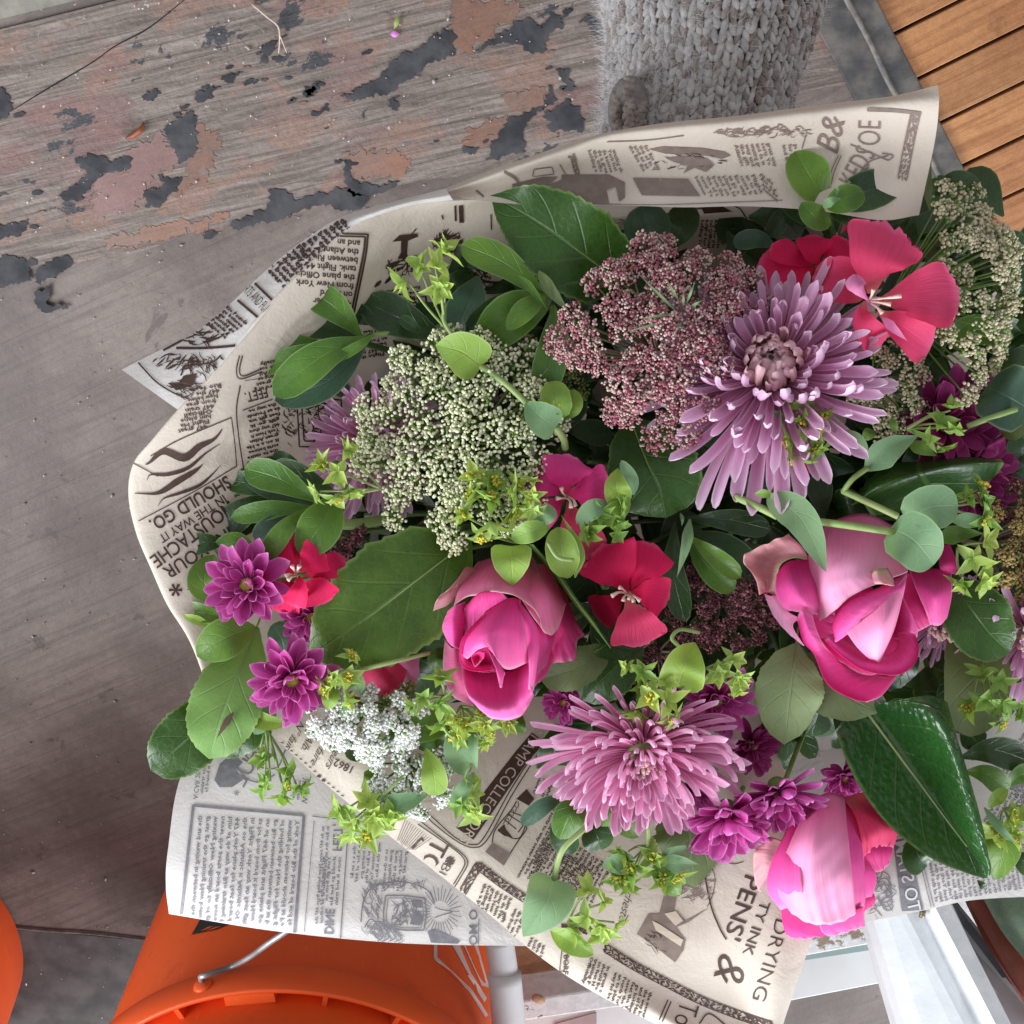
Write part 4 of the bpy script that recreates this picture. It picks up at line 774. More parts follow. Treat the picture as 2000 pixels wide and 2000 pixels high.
# lower left grey sheet: print showing through, mirrored
for l in ([(280, 642), (905, 698)], [(905, 698), (852, 1358)], [(282, 640), (212, 1270)]): LN('B', zz(ZC, l), 5.6, 'ink_pale' if 0 else 'ink_grey', smooth=False)
para('B', *ZC.xy(868, 725), 94.5, 14, 212, 14.6, 8.5, 'ink_grey', True, step=(-1, -.05), jag=.06, bold=.03)
T('B', 'FEET,', *ZC.xy(1092, 825), -87, 18, 'ink_grey', length=52, mir=True, bold=.02); T('B', 'EDINE', *ZC.xy(1045, 1312), -87, 18, 'ink_grey', length=60, mir=True, bold=.02)
LN('B', zz(ZC, [(962, 728), (905, 1372)]), 1.4, 'ink_grey', smooth=False); LN('B', zz(ZC, [(1155, 758), (1110, 1392)]), 2.4, 'ink_grey', smooth=False); LN('B', zz(ZC, [(950, 703), (1240, 738)]), 2, 'ink_grey', smooth=False)
para('B', *ZC.xy(1040, 760), 94, 2, 215, 10, 6, 'ink_grey', True, step=(-1, 0)); para('B', *ZC.xy(1105, 930), 94, 4, 100, 10, 6.5, 'ink_grey', True, step=(-1, 0)); para('B', *ZC.xy(1330, 850), 95, 6, 88, 9.5, 6, 'ink_grey', True, step=(-1, -.15)); para('B', *ZC.xy(1480, 900), 95, 5, 80, 9.5, 6, 'ink_grey', True, step=(-1, -.1))
T('B', 'bEUL', *ZC.xy(600, 400), 118, 30, 'ink_grey', length=96, mir=True, bold=.0); PG('B', zz(ZC, [(400, 500), (430, 410), (500, 350), (560, 400), (520, 440), (560, 500), (500, 540), (430, 540)]), 'ink_grey'); LN('B', zz(ZC, [(520, 410), (580, 490), (660, 510), (740, 470)]), 3, 'ink_grey'); LN('B', zz(ZC, [(560, 345), (640, 420), (750, 430), (800, 330)]), 3, 'ink_grey')
T('B', 'WAAR', *ZC.xy(908, 560), -86, 12, 'ink_grey', mir=True); T('B', 'A CAR 20 DY', *ZC.xy(303, 500), -84, 9, 'ink_grey', mir=True); para('B', *ZC.xy(370, 420), 96, 2, 60, 9, 6, 'ink_grey', True, step=(-1, 0)); para('B', *ZC.xy(880, 500), 96, 2, 40, 9, 6, 'ink_grey', True, step=(-1, 0))
for p in ((520, 585), (665, 600)): T('B', '*', *ZC.xy(*p), 20, 16, 'ink_grey')
# hand with lighter
rc = [(1365, 1150), (1470, 1150), (1585, 1165), (1595, 1250), (1580, 1345), (1470, 1345), (1355, 1325), (1352, 1240), (1365, 1150)]
LN('B', zz(ZC, rc), 3, 'ink_grey', smooth=False); LN('B', zz(ZC, [(x * .86 + 206, y * .86 + 175) for x, y in rc]), 1.6, 'ink_grey', smooth=False)
engr('B', *ZC.xy(1470, 1245), 28, 24, 46, 'ink_grey', 21, 1.5, 4.5); PG('B', zz(ZC, [(1505, 1175), (1560, 1180), (1570, 1220), (1520, 1215)]), 'ink_grey'); PG('B', zz(ZC, [(1530, 1230), (1575, 1260), (1560, 1320), (1500, 1310)]), 'ink_grey')
for k in range(4): q = zz(ZC, [(1245 + 40 * k, 1330 + 14 * k), (1275 + 36 * k, 1285 + 12 * k), (1310 + 34 * k, 1300 + 14 * k), (1350 + 34 * k, 1375 + 6 * k), (1320 + 34 * k, 1405)]); LN('B', q, 2.2, 'ink_grey'); LN('B', [(x + 4, y + 4) for x, y in q], 1.2, 'ink_grey')
LN('B', zz(ZC, [(1225, 1300), (1240, 1180), (1290, 1100), (1370, 1080), (1480, 1075), (1600, 1120), (1640, 1200)]), 2.4, 'ink_grey'); engr('B', *ZC.xy(1290, 1180), 20, 34, 60, 'ink_grey', 22, 1, 2.6, 1.2); engr('B', *ZC.xy(1440, 1090), 60, 8, 40, 'ink_grey', 23, 1, 2.6); engr('B', *ZC.xy(1350, 1345), 40, 18, 50, 'ink_grey', 24, 1, 2.2, .6)
for k in range(30): a = 2 * math.pi * k / 30; LN('B', zz(ZC, [(1670 + 55 * math.cos(a), 1240 + 60 * math.sin(a)), (1670 + (110 + 14 * (k % 2)) * math.cos(a), 1240 + (135 + 14 * (k % 2)) * math.sin(a))]), 1.4, 'ink_grey', smooth=False)
LN('B', zz(ZC, [(1640, 1215), (1680, 1230), (1745, 1240), (1680, 1260), (1640, 1275)]), 2, 'ink_grey'); PG('B', zz(ZC, [(1600, 1350), (1640, 1340), (1785, 1405), (1770, 1422), (1620, 1415)]), 'ink_grey')
T('B', 'OM O', *ZC.xy(1855, 1330), -90, 16, 'ink_grey', length=70, mir=True, bold=.02); LN('B', zz(ZC, [(1890, 1280), (1886, 1428)]), 2, 'ink_grey', smooth=False)
# brown diagonal sheet
dots = zz(ZC, [(740, 280), (1105, 600)])
for k in range(15): f = k / 14; x, y = dots[0][0] + (dots[1][0] - dots[0][0]) * f + 5, dots[0][1] + (dots[1][1] - dots[0][1]) * f - 2; PG('D', [(x + 4.2 * math.cos(q * .785), y + 4.2 * math.sin(q * .785)) for q in range(8)])
for k, s_ in enumerate(["N\u00b0 faire", 'Alb.', "M' faire", 'sieurs']): T('D', s_, *ZC.xy(850 + 75 * k, 255 + 36 * k), 118, 15, bold=.0, shear=.5, res=2)
T('D', '1862', *ZC.xy(1130, 420), 205, 15, bold=.012)
PG('D', zz(ZD, [(470, 345), (545, 395), (222, 862), (122, 792)]), 'ink_brown'); PG('D', zz(ZD, [(560, 240), (640, 300), (545, 395), (470, 345)]), 'ink_brown')
T('D', 'STAMP COLLECTORS', *ZD.xy(385, 545), 124.5, 20, 'ink_light', length=268, bold=-.002, lift=.00035)
for o_ in (0, 16): LN('D', zz(ZD, [(585 + o_, 340 + o_), (430 + o_, 585 + o_), (285 + o_, 845 + o_), (220, 890 + o_), (120, 850 + o_), (0 - o_, 745 + o_), (-60, 690 + o_)]), 2.2)
for o_ in (0, 16): LN('D', zz(ZD, [(-100 + o_, 770 - o_), (60 + o_, 880), (150 + o_, 950), (172 + o_, 1000), (130 + o_, 1080), (80 + o_, 1160)]), 2.2)
T('D', 'TO', *ZC.xy(1625, 930), 118, 36, length=66, bold=.004); T('D', 'BE', *ZC.xy(1690, 1010), 118, 18, length=30, bold=-.012)
for k in range(8): a = k * math.pi / 4; c_ = ZC.xy(1727, 955); LN('D', [c_, (c_[0] + 9 * math.cos(a), c_[1] + 9 * math.sin(a))], 5, taper=[.3, 1])
for k in range(13): LN('D', zz(ZC, [(1395 + k * 11, 905 - k * 3 + abs(k - 6) * 4), (1475 + k * 12, 720 + k * 9)]), 1.3, 'ink_mid', smooth=False)
LN('D', zz(ZC, [(1425, 905), (1500, 895), (1560, 830), (1580, 845)]), 6, taper=[.3, 1, .5])
PG('D', zz(ZD, [(290, 932), (330, 878), (440, 942), (398, 1012)]), 'ink_mid'); PG('D', zz(ZD, [(470, 625), (530, 568), (575, 625), (545, 662), (590, 690)]), 'ink_brown')
for q in ([(330, 878), (350, 800), (440, 690), (470, 640)], [(435, 940), (480, 870), (530, 800), (520, 770), (545, 720), (570, 660)], [(365, 800), (440, 850), (490, 850), (520, 790), (525, 760), (480, 820)], [(400, 745), (470, 800)], [(420, 715), (500, 765)], [(440, 700), (530, 735)]): LN('D', zz(ZD, q), 2.2)
PG('D', zz(ZD, [(360, 810), (400, 770), (410, 800), (450, 850), (400, 840)]), 'ink_brown')
for k in range(5): LN('D', zz(ZD, [(395 + 14 * k, 770 - 24 * k), (415 + 14 * k, 735 - 24 * k), (430 + 14 * k, 750 - 24 * k), (420 + 14 * k, 775 - 24 * k)]), 1.5)
para('D', *ZD.xy(700, 670), 118, 4, 160, 9.4, 6.6, step=(.84, .54)); para('D', *ZD.xy(680, 800), 118, 15, 100, 9.6, 6.6, step=(.84, .54), jag=.25); para('D', *ZD.xy(760, 930), 118, 8, 66, 9.6, 6.6, step=(.8, .6)); para('D', *ZD.xy(610, 500), 112, 4, 36, 9, 5.5, step=(.9, .3))
chain('D', zz(ZD, [(140, 1200), (190, 1110), (250, 1010)]), 15, seed=31); chain('D', zz(ZD, [(250, 1010), (380, 1110), (525, 1205)]), 15, seed=32); chain('D', zz(ZD, [(740, 1365), (800, 1370), (870, 1395)]), 8, seed=33)
chain('D', zz(ZD, [(990, 1490), (1150, 1590), (1340, 1690), (1560, 1800), (1800, 1890), (1950, 1940)]), 16, seed=34)
para('D', *ZD.xy(290, 1115), 108, 7, 52, 9.6, 7, step=(.85, .5)); para('D', *ZD.xy(470, 1260), 112, 3, 70, 9.6, 7, step=(.85, .5)); para('D', *ZD.xy(560, 1430), 108, 4, 40, 9.6, 6.6, step=(.85, .5)); para('D', *ZD.xy(910, 1540), 108, 5, 56, 9.6, 6.6, step=(.85, .5)); para('D', *ZD.xy(1050, 1630), 106, 9, 62, 9.8, 6.6, step=(.86, .5))
T('D', 'BORE', *ZD.xy(757, 1585), 92, 10, length=38); LN('D', zz(ZD, [(735, 1500), (722, 1620), (745, 1628), (770, 1510)]), 1.6, smooth=False)
T('D', 'anchester', *ZD.xy(1112, 1225), 104, 17, length=92, bold=-.006, shear=.5); LN('D', zz(ZD, [(1060, 1350), (1085, 1360), (1120, 1300)]), 1.5)
PG('D', zz(ZD, [(1170, 1408), (1235, 1290), (1300, 1290), (1330, 1170), (1400, 1180), (1385, 1270), (1450, 1330), (1590, 1255), (1470, 1340), (1395, 1370), (1452, 1440), (1440, 1500), (1392, 1572), (1300, 1500), (1230, 1450)]), 'ink_mid'); PG('D', zz(ZD, [(1258, 1330), (1300, 1350), (1440, 1440), (1425, 1478), (1280, 1385)]), 'ink_light', .0003); PG('D', zz(ZD, [(1330, 1290), (1395, 1275), (1440, 1330), (1395, 1360)]), 'ink_light', .0003)
engr('D', *ZD.xy(1310, 1460), 36, 18, 46, 'ink_brown', 35, 1, 2.4, .6); engr('D', *ZD.xy(1510, 1130), 36, 28, 60, 'ink_mid', 36, 1.5, 3.5)
LN('D', zz(ZD, [(1560, 1040), (1600, 1240), (1650, 1370), (1690, 1440)]), 3.2); LN('D', zz(ZD, [(1590, 990), (1625, 1080), (1610, 1180), (1580, 1250)]), 1.4); LN('D', zz(ZD, [(1620, 950), (1720, 1000), (1790, 990)]), 1.8)
T('D', "PENS'", *ZE.xy(292, 1255), 109.5, 33, length=128, bold=.008); T('D', 'TY INK', *ZE.xy(375, 1375), 109, 20, length=110, bold=.006); T('D', 'DRYING', *ZE.xy(455, 1560), 106.5, 27, length=162, bold=-.008); T('D', '&', *ZE.xy(225, 1600), 106, 62, bold=-.006, shear=.3)
T('D', 'To', *ZD.xy(1450, 1875), 108, 40, length=46, bold=-.01); LN('D', zz(ZD, [(1300, 1905), (1350, 1790)]), 2.4, smooth=False); LN('D', zz(ZD, [(1318, 1915), (1368, 1800)]), 2.4, smooth=False); LN('D', zz(ZD, [(1530, 1930), (1590, 1870), (1700, 1950)]), 3)
# right sheet
PG('R', zz(ZE, [(1165, 820), (1250, 810), (1348, 1268), (1222, 1276)]), 'ink_grey'); T('R', 'TO STAMP', *ZE.xy(1243, 1045), -102.5, 25, 'ink_pale', length=156, mir=True, bold=.006, lift=.0004)
for o_ in (0, 16): LN('R', zz(ZE, [(1320 + o_, 960), (1392 + o_, 1250)]), 1.6, 'ink_grey', smooth=False)
para('R', *ZE.xy(1425, 1225), -99, 34, 92, 9.6, 6.8, 'ink_grey', True, step=(1, -.16)); para('R', *ZE.xy(1800, 480), -60, 24, 120, 9.6, 6.8, 'ink_grey', True, step=(.5, .86)); para('R', *ZE.xy(1700, 760), -60, 20, 150, 9.6, 6.8, 'ink_grey', True, step=(.9, .4))
for k in range(7): a = k * .9; c_ = ZE.xy(1090 + 10 * k, 1060 + 30 * k); LN('R', [(c_[0] + (4 + q * 1.6) * math.cos(a + q * .6), c_[1] + (4 + q * 1.6) * math.sin(a + q * .6)) for q in range(10)], 2.2, 'ink_grey')
engr('R', *ZE.xy(1090, 1180), 30, 44, 50, 'ink_grey', 41, 1.2, 3)
# lay the print on its sheets
for (sh, ink), L in PR.items():
    o, bvh = SH[sh]; VV = []; FF = []; n = 0
    for pts, faces, lift in L:
        ok = np.zeros(len(pts), bool); W3 = np.zeros((len(pts), 3))
        for i, p in enumerate(pts):
            d = Vector(ray(*p)); h = bvh.ray_cast(Vector(CAM), d)
            if h[0] is not None:
                nn = h[1]; nn = nn if nn.dot(d) < 0 else -nn
                W3[i] = np.array(h[0] + nn * (.0004 + lift)); ok[i] = True
        for f in faces:
            if all(ok[list(f)]): FF.append(tuple(i + n for i in f))
        VV.append(W3); n += len(pts)
    if not FF: continue
    V = np.vstack(VV); used = np.unique(np.concatenate([np.array(f) for f in FF])); mp = np.full(len(V), -1); mp[used] = np.arange(len(used))
    part('printed_text', V[used], [tuple(mp[list(f)]) for f in FF], M[ink], o, smooth=False)['kind'] = 'stuff'
# ------------------------------------------------------------------ plant builders
def stem(z, pts, w, mat=None, parent=None, name='stem', taper=1.0):
    V, F = tub([z.P(*p) for p in pts], [w * z.k * MM / 2, w * z.k * MM / 2 * taper], 7, max(8, 5 * (len(pts) - 1))); return part(name, V, F, mat or M['stem'], parent)
def deep_stem(x, y, d, w, mat, parent):
    p = [(x, y, d), (x + (1750 - x) * .10, y + (960 - y) * .10, d - 25), (x + (1750 - x) * .35, y + (960 - y) * .35, -85)]
    V, F = tub([P(*q) for q in p], w * MM / 2, 7, 12); return part('stem', V, F, mat, parent)
def localVF(L, w, pf='strap', el0=0.0, bend=0.0, tip=0.0, cup=.3, nu=11, nv=4, thick=0, side=0, seed=0):
    t = np.linspace(0, 1, nu + 1); t = .35 * t + .65 * np.sin(t * math.pi / 2)
    th = R(el0) + R(bend) * t + R(tip) * t ** 5; dt = np.diff(t, prepend=0)
    x = np.cumsum(np.cos(th) * dt) * L; z = np.cumsum(np.sin(th) * dt) * L
    v = np.linspace(-1, 1, nv + 1); pw = prof(pf, t)[:, None] * w / 2
    h = cup * w * v[None] ** 2 * np.minimum(1, prof(pf, t)[:, None] * 1.3)
    X = x[:, None] - np.sin(th)[:, None] * h; Z = z[:, None] + np.cos(th)[:, None] * h; Y = v[None] * pw * (1 - .35 * abs(cup) * np.abs(v[None])) + side * L * (t ** 2)[:, None]
    uv = np.stack(np.broadcast_arrays(t[:, None], .5 + .5 * v[None]), -1).reshape(-1, 2)
    return np.stack([X, Y, Z], -1).reshape(-1, 3), gridF(nu, nv), uv
def dirframe(n):
    n = norm(np.asarray(n)); a = norm(EX - n * (EX @ n)); return a, np.cross(n, a), n       # a: picture right, b: picture up
def ring(root, c, n, rings, rs, squash=1.0, name='petal', jit=1.0, lenf=None):
    """rings: (count, base r mm, base h mm, elevation, length mm, width mm, mats list, kw, az0)"""
    a, b, n = dirframe(n); off = wloc(root)
    for ri, (cnt, br, bh, el, L, w, mat, kw) in enumerate(rings):
        var = []
        for q in range(7):
            k = dict(kw); k['bend'] = k.get('bend', 0) + rs.normal(0, 10); k['side'] = rs.normal(0, .075); k['tip'] = k.get('tip', 0) + rs.normal(0, 22)
            V, F, uv = localVF(L / 1000, w / 1000 * rs.uniform(.75, 1.15), **k); var.append(mdata(name, V, F, M[mat], uv))
        a0 = rs.uniform(0, 6.28)
        for i in range(cnt):
            az = a0 + 2 * math.pi * (i + rs.normal(0, .16) * jit) / cnt; e = R(el + rs.normal(0, 5) * jit)
            rad = a * math.cos(az) + b * math.sin(az); s = rs.uniform(.82, 1.1) * (lenf(az) if lenf else 1)
            X = math.cos(e) * rad + math.sin(e) * n; Zv = -math.sin(e) * rad + math.cos(e) * n; Y = np.cross(Zv, X)
            tw = rs.normal(0, .16) * jit; Y, Zv = Y * math.cos(tw) + Zv * math.sin(tw), Zv * math.cos(tw) - Y * math.sin(tw)
            obj(name, var[int(rs.integers(7))], root, m4(np.stack([X, Y, Zv], 1), c + rad * br / 1000 + n * bh / 1000 - off, s))
def mum(label, x, y, d, nd, sc=1.0, mat='mum', core='mum_core', lenf=None, seed=0, open_=0, full=True):
    rs = rng(seed); c = P(x, y, d); n = camdir(*nd); t = thing('chrysanthemum', label, 'chrysanthemum', c, 'lilac spider chrysanthemums')
    K = lambda *a: tuple(a)
    rings = [(34, 5, -9, -8, 48, 6.0, mat, dict(bend=8, tip=18, cup=.35)), (40, 6, -6, 2, 45, 5.3, mat, dict(bend=10, tip=45, cup=.42)), (40, 7, -3, 11, 39, 5.0, mat, dict(bend=10, tip=50, cup=.45)),
             (36, 8, 0, 20, 31, 4.7, mat, dict(bend=16, tip=60, cup=.45))]
    if not open_:
        rings += [(24, 9, 1, 32, 22, 5.4, mat, dict(bend=25, tip=60, cup=.45)), (24, 10, 1, 52, 17, 5.2, core, dict(bend=70, tip=25, cup=.35)), (22, 8.6, 1, 58, 15, 5.0, core, dict(bend=78, tip=20, cup=.35)), (20, 7, 1, 60, 13, 4.4, core, dict(bend=75, tip=15, cup=.35)), (16, 5, 1, 64, 11, 3.8, core, dict(bend=65, tip=10, cup=.35)), (12, 3.2, 1, 68, 8, 3.0, core, dict(bend=50, cup=.35)), (7, 1.6, 1, 75, 6, 2.2, core, dict(bend=30, cup=.35))]
    else:
        rings += [(24, 7, 2, 40, 22, 4.8, mat, dict(bend=20, tip=40, cup=.45)), (20, 5, 3, 55, 16, 4.2, mat, dict(bend=15, tip=30, cup=.45)), (16, 3, 4, 68, 10, 3.2, mat, dict(bend=10, tip=20, cup=.45))]
    if not full: rings = rings[::2]
    rings = [(q[0], q[1] * sc, q[2] * sc, q[3], q[4] * sc, q[5] * sc, *q[6:]) for q in rings]
    ring(t, c, n, rings, rs, lenf=lenf)
    a, b, nn = dirframe(n); V, F = sphereVF(c - nn * .004 * sc, .0075 * sc, 12, 8, nn, (1, 1, .8)); part('flower_base', V, F, M['umbel_green'], t)
    if open_:
        L = [sphereVF(c + nn * (.006 + .003 * rs.random()) + a * rs.normal(0, .0035) + b * rs.normal(0, .0025), .0011, 5, 4, nn, (1, 1, 2)) for _ in range(34)]; V, F = join(L); part('flower_centre', V, F, M['mum_cream'], t)
    deep_stem(x, y, d - 8, 16, M['stem_dark'], t); return t
def daisy(label, x, y, d, nd, r=80, mat='daisy', seed=0, deep=False):
    rs = rng(seed); c = P(x, y, d); n = camdir(*nd); t = thing('daisy_mum', label, 'daisy', c, 'magenta daisy chrysanthemums'); s = r * MM * 1000 / 19.0
    rings = [(14, 2.5, -2, 8, 17.5, 7.6, mat, dict(bend=10, tip=14, cup=.28, pf='daisy', nv=6)), (12, 2.5, -1, 22, 16.5, 7.2, mat, dict(bend=10, tip=16, cup=.3, pf='daisy', nv=6)), (10, 2.4, 0, 40, 13, 6.4, mat, dict(bend=8, tip=14, cup=.32, pf='daisy', nv=6)), (6, 2.4, .5, 60, 8.5, 5, mat, dict(bend=10, tip=10, cup=.35, pf='daisy', nv=6))]
    ring(t, c, n, [(q[0], q[1] * s, q[2] * s, q[3], q[4] * s, q[5] * s, *q[6:]) for q in rings], rs, jit=1.5)
    a, b, nn = dirframe(n); L = [sphereVF(c + nn * .0006 * s, .0031 * s, 14, 8, nn, (1, 1, .55))]
    for k in range(40):
        q = math.sqrt((k + .5) / 40) * .0030 * s; g = k * 2.39996; L.append(sphereVF(c + nn * (.0022 - .25 * q) * s + a * q * math.cos(g) + b * q * math.sin(g), .00042 * s, 5, 3))
    V, F = join(L); part('eye', V, F, M['daisy_eye'], t); V, F = sphereVF(c - nn * .004 * s, .0042 * s, 10, 7, nn); part('calyx', V, F, M['umbel_green'], t); deep_stem(x, y, d - 4, 11, M['stem'], t); return t
def umbel(label, x, y, d, nd, rx, ry, cnt, mats, fr=.9, nf=26, dome=12, seed=0, ray='umbel_green', ush=.5, gap=0.0, cat='lace flower', group='umbel lace flowers', spread=1.0, stalk=True, skip=None):
    rs = rng(seed); c = P(x, y, d); a, b, n = dirframe(camdir(*nd)); t = thing('lace_flower', label, cat, c, group); off = wloc(t)
    Rx, Ry = rx * MM, ry * MM; ru = spread * math.sqrt(Rx * Ry / cnt)
    var = []
    for q in range(5):
        L = []; mi = []; nn_ = 0
        for k in range(int(nf * 1.35)):
            rr = math.sqrt((k + .5) / (nf * 1.35)) * ru; g = k * 2.39996 + rs.normal(0, .25); p = np.array([rr * math.cos(g), rr * math.sin(g), ush * ru * (1 - (rr / ru) ** 2) + rs.normal(0, .0006)])
            m = int(rs.choice(len(mats), p=np.array([w for _, w in mats]) / sum(w for _, w in mats))); k2 = 2 if mats[0][0] in ('floret_cream', 'floret_tan', 'floret_gold') else 3
            for j in range(k2):
                e = p + rs.normal(0, fr * .00085, 3)
                Vs, Fs = sphereVF(e, fr / 1000 * rs.uniform(.62, .95), 6, 4, None); L.append((Vs, Fs)); mi += [m] * len(Fs)
            if stalk:
                pr = np.array([0, 0, -.55 * ru]); tn = norm(p - pr); sd_ = norm(np.cross(tn, [.3, .5, .8])) * .00015; V3 = np.array([pr - sd_, pr + sd_, p + sd_, p - sd_]); L.append((V3, [(0, 1, 2, 3)])); mi += [len(mats)]
        V, F = join(L); var.append(mdata('umbellet', V, F, [M[m] for m, _ in mats] + [M[ray]], midx=mi))
    root = c - n * max(Rx, Ry) * .75; L = []
    for k in range(cnt):
        q = math.sqrt((k + .6) / cnt); g = k * 2.39996 + rs.normal(0, .22); q = min(1, q * (1 + rs.normal(0, .05)))
        if skip and skip(q * math.cos(g), q * math.sin(g)): continue
        p = c + a * Rx * q * math.cos(g) + b * Ry * q * math.sin(g) + n * dome / 1000 * (1 - q * q) + n * rs.normal(0, .0022)
        un = norm(n + .75 * q * (a * math.cos(g) + b * math.sin(g)))
        obj('umbellet', var[k % 5], t, m4(frame(un, rs.uniform(0, 6)), p - off, rs.uniform(.82, 1.12)))
        L.append(tub([root, root * .4 + p * .6 - n * .001, p - un * ru * .5], [.0007, .0004], 5, 6))
    L.append(tub([root - n * .02, root], .0016, 7, 3)); V, F = join(L); part('rays', V, F, M[ray], t); return t
_star = {}
def starmesh(kind, mat, L, seed):
    k = (kind, mat, round(L, 1), seed)
    if k not in _star:
        rs = rng(seed * 7 + 3); lst = []; uvl = []; n5 = 5 + (seed % 2)
        for i in range(n5):
            az = 2 * math.pi * (i + rs.normal(0, .1)) / n5; V, F, uv = localVF(L / 1000 * rs.uniform(.6, 1.15), L / 1000 * rs.uniform(.44, .64), 'lance', el0=30 + rs.normal(0, 16), bend=-20 + rs.normal(0, 22), tip=rs.normal(0, 25), side=rs.normal(0, .12), cup=.22, nu=7, nv=4); c_, s_ = math.cos(az), math.sin(az)
            V = V @ np.array([[c_, s_, 0], [-s_, c_, 0], [0, 0, 1]]); lst.append((V, F)); uvl.append(uv)
        V, F = join(lst); _star[k] = mdata('bract_star', V, F, M[mat], np.vstack(uvl))
    return _star[k]
_flor = {}
def florets(L, seed):
    k = (round(L, 1), seed)
    if k not in _flor:
        rs = rng(seed + 900); V, F = join([sphereVF((rs.normal(0, L * .00015), rs.normal(0, L * .00015), L * .0002 + rs.uniform(0, L * .0002)), L * .000062 * rs.uniform(.8, 1.3), 6, 4) for _ in range(14)]); _flor[k] = mdata('yellow_florets', V, F, M['yellow_floret'])
    return _flor[k]
def bup(label, x, y, d, r, n, nd=(0, 0, 1), L=7.0, mat='bract', yellow=.5, seed=0, stem_to=None, leaves=(), stems=(), z=N1, flat=False, squash=1.0, ang=0.0):
    """bupleurum: clustered pointed bract stars round tiny yellow florets"""
    L *= 1.22; rs = rng(seed); c = P(x, y, d); a, b, nn = dirframe(camdir(*nd)); t = thing('bupleurum_sprig', label, 'green filler', c, 'lime green bupleurum sprigs'); off = wloc(t)
    base = c - nn * .016 if stem_to is None else P(*stem_to); LL = []
    for k in range(n):
        q = 0 if n == 1 else math.sqrt((k + .3) / n); g = k * 2.39996 + rs.uniform(0, .5); dx, dy = q * math.cos(g), q * math.sin(g) * squash
        dx, dy = dx * math.cos(R(ang)) + dy * math.sin(R(ang)), -dx * math.sin(R(ang)) + dy * math.cos(R(ang))
        p = c + (a * dx + b * dy) * r * MM + nn * (.006 * (1 - q) + rs.normal(0, .0015)); un = norm(nn * rs.uniform(.55, 1.0) + (a * dx + b * dy) * 1.0 + rs.normal(0, .42, 3))
        s = rs.uniform(.8, 1.15); m = m4(frame(un, rs.uniform(0, 6)), p - off, s); sd_ = int(rs.integers(9))
        obj('bract_star', starmesh('b', mat if rs.random() < .8 else 'bract_green', L, sd_), t, m)
        if rs.random() < .45: obj('bract_star', starmesh('b', mat, L * .62, sd_), t, m4(frame(un, rs.uniform(0, 6)), p + un * .0022 - off, s))
        if rs.random() < yellow: obj('yellow_florets', florets(L, sd_), t, m)
        LL.append(tub([base, base * .5 + p * .5 - nn * .002, p - un * .0008], [.0007, .0005], 5, 8))
    V, F = join(LL); part('stalks', V, F, M['stem'], t)
    for q in leaves: lf(t, *q[:-1], **q[-1]) if isinstance(q[-1], dict) else lf(t, *q)
    for q in stems: stem(q[0], q[1], q[2], None, t)
    return t
def lf(parent, z, pts, w, mat, name='leaf', **k):
    k.setdefault('pf', 'ellip'); k.setdefault('cup', .12); k.setdefault('fold', .1); k.setdefault('nu', 20); k.setdefault('nv', 8); return blade(name, z, pts, w, M[mat], parent, **k)
def sprig(label, base, leaves, stems=(), seed=0, group='broad leaf foliage sprigs', cat='leaf sprig', name='leaf_sprig'):
    """leaves: (zoom, pts, width, mat, kwargs)"""
    t = thing(name, label, cat, P(*base), group)
    for i, q in enumerate(leaves):
        z, pts, w, mat = q[:4]; k = dict(q[4]) if len(q) > 4 else {}
        k.setdefault('pf', 'obov'); k.setdefault('cup', .10); k.setdefault('fold', .12); k.setdefault('seed', seed * 31 + i); lf(t, z, pts, w, mat, **k)
    if len(base) == 3: deep_stem(base[0], base[1], base[2] - 4, 13, M['stem_dark'], t)
    for q in stems: stem(q[0], q[1], q[2], M['stem'], t)
    return t
def bigleaf(label, z, pts, w, mat, base=None, pedicel=None, **k):
    """one toothed leaf: blade + midrib + stalk"""
    p3 = [tuple(p) if len(p) == 3 else (*p, 0) for p in pts]; t = thing('toothed_leaf', label, 'leaf', z.P(*p3[0]), 'large toothed leaves')
    k.setdefault('pf', 'ovate'); k.setdefault('serr', .06); k.setdefault('nser', 17); k.setdefault('nu', 68); k.setdefault('nv', 14); k.setdefault('fold', .14); k.setdefault('ruff', .05)
    blade('leaf_blade', z, pts, w, M[mat], t, **k)
    u = [(p[0], p[1], p[2] - .3) for p in p3]; V, F = tub([z.P(*p) for p in u], [w * z.k * MM * .012, w * z.k * MM * .003], 6, 24); part('midrib', V, F, M['stem'], t)
    a, b = np.array(p3[0], float), np.array(p3[1], float); e = a - (b - a) / np.linalg.norm((b - a)[:2]) * w * .25; V, F = tub([z.P(*a), z.P(e[0], e[1], a[2] - 8)], w * z.k * MM * .016, 6, 6); part('leaf_stalk', V, F, M['stem'], t); return t
def bloom(name, label, cat, z, c, petals, group, anthers=(), nanth=0, stalk=True):
    """flat four or five petalled flower; petals: (pts, width, mat, kw)"""
    t = thing(name, label, cat, z.P(*c), group)
    for i, q in enumerate(petals):
        k = dict(q[3]) if len(q) > 3 else {}; k.setdefault('pf', 'fan'); k.setdefault('arc', .45); k.setdefault('cup', .16); k.setdefault('ruff', .07); k.setdefault('rf', 2.2); k.setdefault('jag', .03); k.setdefault('nu', 18); k.setdefault('nv', 18); k.setdefault('seed', i + int(c[0]))
        blade('petal', z, q[0], q[1], M[q[2]], t, **k)
    for p in anthers:
        V, F = tub([z.P(*q) for q in p], [.0004, .0005, .0011], 6, 8); part('stamen', V, F, M['anther'], t)
    x, y = z.xy(c[0], c[1]); (deep_stem(x, y, c[2] - 3, 11, M['stem'], t) if stalk else None); return t
